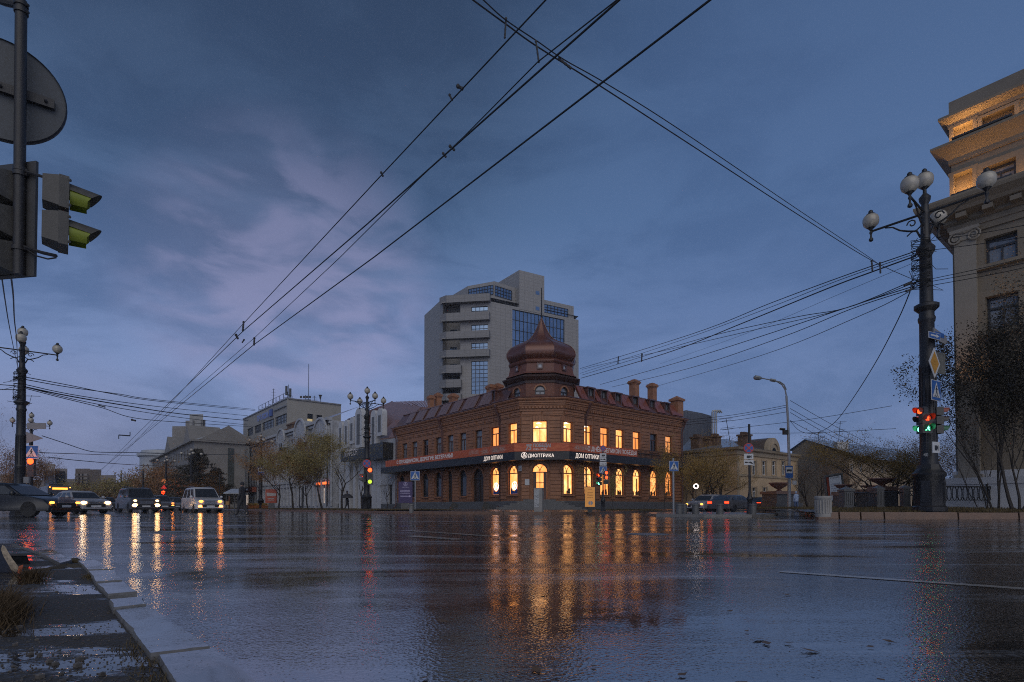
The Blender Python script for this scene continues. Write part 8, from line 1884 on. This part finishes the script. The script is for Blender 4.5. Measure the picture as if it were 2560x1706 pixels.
bowl(2109,1212,1230,42,42,'stone bowl on a grey pedestal in front of the tilted poster',(1268,1262,34,44)); bowl(2206,1196,1217,61,38,'widest stone bowl behind the iron fence',(1262,1255,40,52)); bowl(2172,1214,1224,42,58,'farther stone bowl half hidden behind the fence posts',(1262,1255,40,52))
# tilted poster
t_ = thing('tilted_poster', 'tilted white advertising lightbox with red strip behind the stone barrel', 'advertising board', P(2086,1200,46)); t_.location.z = .1
a_, b_, c_, d_ = P(2061,1190,46), P(2107,1182,45.6), P(2113,1250,45.6), P(2068,1257,46); nn = Vector((0,.22,0)); mb = MB(); mb.hexa([a_,b_,c_,d_,a_+nn,b_+nn,c_+nn,d_+nn]); build('case', mb, mat('case_grey',(.16,.16,.15),.5,var=.1), t_, world=True, smooth=False)
def tp(u_, v_, o=-.012): return (a_.lerp(b_,u_)).lerp(d_.lerp(c_,u_), v_)+Vector((0,o,0))
mb = MB(); mb.quad(tp(.05,.05),tp(.92,.05),tp(.92,.97),tp(.05,.97)); build('frame', mb, SIGNK, t_, world=True, smooth=False)
mb = MB(); mb.quad(tp(.22,.08,-.02),tp(.88,.08,-.02),tp(.88,.95,-.02),tp(.22,.95,-.02)); build('sheet', mb, mat('poster_white',(.50,.52,.56),.4,var=.06,emit=(.7,.8,1),es=.04), t_, world=True, smooth=False)
mb = MB(); mb.quad(tp(.08,.08,-.02),tp(.21,.08,-.02),tp(.21,.95,-.02),tp(.08,.95,-.02)); build('red_strip', mb, mat('strip_red',(.30,.06,.03),.4,var=.1), t_, world=True, smooth=False)
class TiltW:
    sg = 1
    def pt(w, s, o, z): return tp(s, 1-z, -.03-o)
PB = mat('print_blue', (.04,.08,.25), .5, var=0); TW = TiltW()
for v0, s_, tx, m_ in ((.84,.085,'РЭДЛАЙН',SIGNK),(.62,.06,'СОЗДАНИЕ',PB),(.54,.06,'ИНТЕРНЕТ',PB),(.46,.06,'ПРОДВИЖЕНИЕ',PB),(.37,.07,'САЙТОВ',PB)): text('poster_text', tx, TW, .28, 0, v0, s_, m_, t_, width=.5)
# iron fence with stone posts
def picket(name, A_, B_, z0, z1, lab, arch=True, oval=False, n=None):
    t_ = thing(name, lab, 'fence', (A_.x,A_.y,z0)); d = B_-A_; L = d.length; d = d/L; mb = MB(); n = n or int(L/.17); g = lambda t, z: A_+d*t+Vector((0,0,z-A_.z))
    for z in ((z0+.12, z1-.02) if not oval else (z1,)): mb.tube([g(0,z), g(L,z)], .022, 5)
    if oval:
        for i in range(n):
            c = (i+.5)*L/n; w_ = L/n*.40; hz = (z1-z0)/2; pts = [g(c+w_*math.copysign(abs(math.cos(t))**.8, math.cos(t)), z0+hz+hz*.96*math.copysign(abs(math.sin(t))**.8, math.sin(t))) for t in [k*math.pi/8 for k in range(17)]]; mb.tube(pts, .022, 4, False)
            for zz_ in (z0+hz*1.75, z0+hz*.25): mb.tube([g(c+L/n/2+.07*math.cos(t), zz_+.07*math.sin(t)) for t in [k*math.pi/4 for k in range(9)]], .016, 4, False)
    else:
        for i in range(n+1):
            t = i*L/n; mb.tube([g(t,z0), g(t,z1-.18)], .013, 4, False)
            if i % 2 == 0 and i < n: c = t+L/n; mb.tube([g(c-L/n*math.cos(a), z1-.2+.17*math.sin(a)) for a in [k*math.pi/6 for k in range(7)]], .013, 4, False)
    build('railing', mb, IRON, t_, world=True, recalc=False, uv=False); return t_
def spost(px, yt, Y, w_, lab, cap=True):
    q = P(px,1200,Y); z1 = ZY(yt,Y,px); t_ = thing('fence_post', lab, 'fence post', (q.x,q.y,.15), 0, 'stone posts of the iron fence'); h_ = w_/2; mb = MB(); mb.box(-h_*1.15,h_*1.15,-h_*1.15,h_*1.15,-.1,.3); mb.box(-h_,h_,-h_,h_,.3,z1-.33)
    for i in range(5): x = -h_+w_*(i+.5)/5; mb.box(x-w_*.06,x+w_*.06,-h_-.02,-h_,.36,z1-.4)
    build('shaft', mb, GRAN, t_, smooth=False); mb = MB(); mb.box(-h_*1.2,h_*1.2,-h_*1.2,h_*1.2,z1-.33,z1-.24); mb.lathe([(h_*1.6,z1-.24),(h_*.5,z1-.15),(h_*.35,z1-.13),(0,z1-.1)], 4, rot=R(45)); build('cap', mb, GRAN, t_, smooth=False)
spost(2115,1219,24.5,.42,'nearest stone fence post, right of the tilted poster'); spost(2195,1216,27.5,.36,'middle stone fence post before the widest bowl'); spost(2262,1215,29,.34,'stone fence post left of the big lamp base')
F0, F1, F2, F3 = P(2127,1200,24.6), P(2188,1200,27.4), P(2256,1200,28.9), P(2300,1200,30)
for q in (F0,F1,F2,F3): q.z = .3
picket('iron_fence', F0, F1, .32, ZY(1231,25.5,2150), 'arched black iron railing between the first two stone posts'); F1b = P(2202,1200,27.6); F1b.z = .3; picket('iron_fence', F1b, F2, .32, ZY(1229,28,2230), 'arched black iron railing between middle and third stone posts'); F2b = P(2268,1200,29.1); F2b.z = .3; picket('iron_fence', F2b, F3, .32, ZY(1227,29,2280), 'arched black iron railing ending behind the lamp base')
O0, O1 = P(2352,1200,25.5), P(2620,1200,25.5); O0.z = O1.z = .35; picket('oval_fence', O0, O1, ZY(1252,25.5,2450), ZY(1217,25.5,2450), 'low black fence of linked ovals under the dark trees', oval=True, n=20)
# small wet litter on the lawn edge: a leaf pile and a drain cover lip
q = G(2010,1288,0); mb = MB(); rr = random.Random(8)
for i in range(26): mb.ball((q.x+rr.gauss(0,.22), q.y+rr.gauss(0,.1), .15), rr.uniform(.015,.05), 5, 3, .5)
tag(build('wet_leaves', mb, BROWN, recalc=False), kind='stuff')

# ================= wet evening air =================
mb = MB(); mb.box(-615,615,-70,615,-1,60); hz = build('haze', mb, None, smooth=False, uv=False)
hm_ = bpy.data.materials.new('haze_air'); hm_.use_nodes = True; n = hm_.node_tree.nodes; n.remove(n['Principled BSDF']); pv = n.new('ShaderNodeVolumePrincipled'); pv.inputs['Color'].default_value = (.95,.95,1,1); pv.inputs['Density'].default_value = .0004; pv.inputs['Anisotropy'].default_value = .2
hm_.node_tree.links.new(pv.outputs[0], n['Material Output'].inputs['Volume']); hz.data.materials.clear(); hz.data.materials.append(hm_); hz['kind'] = 'stuff'
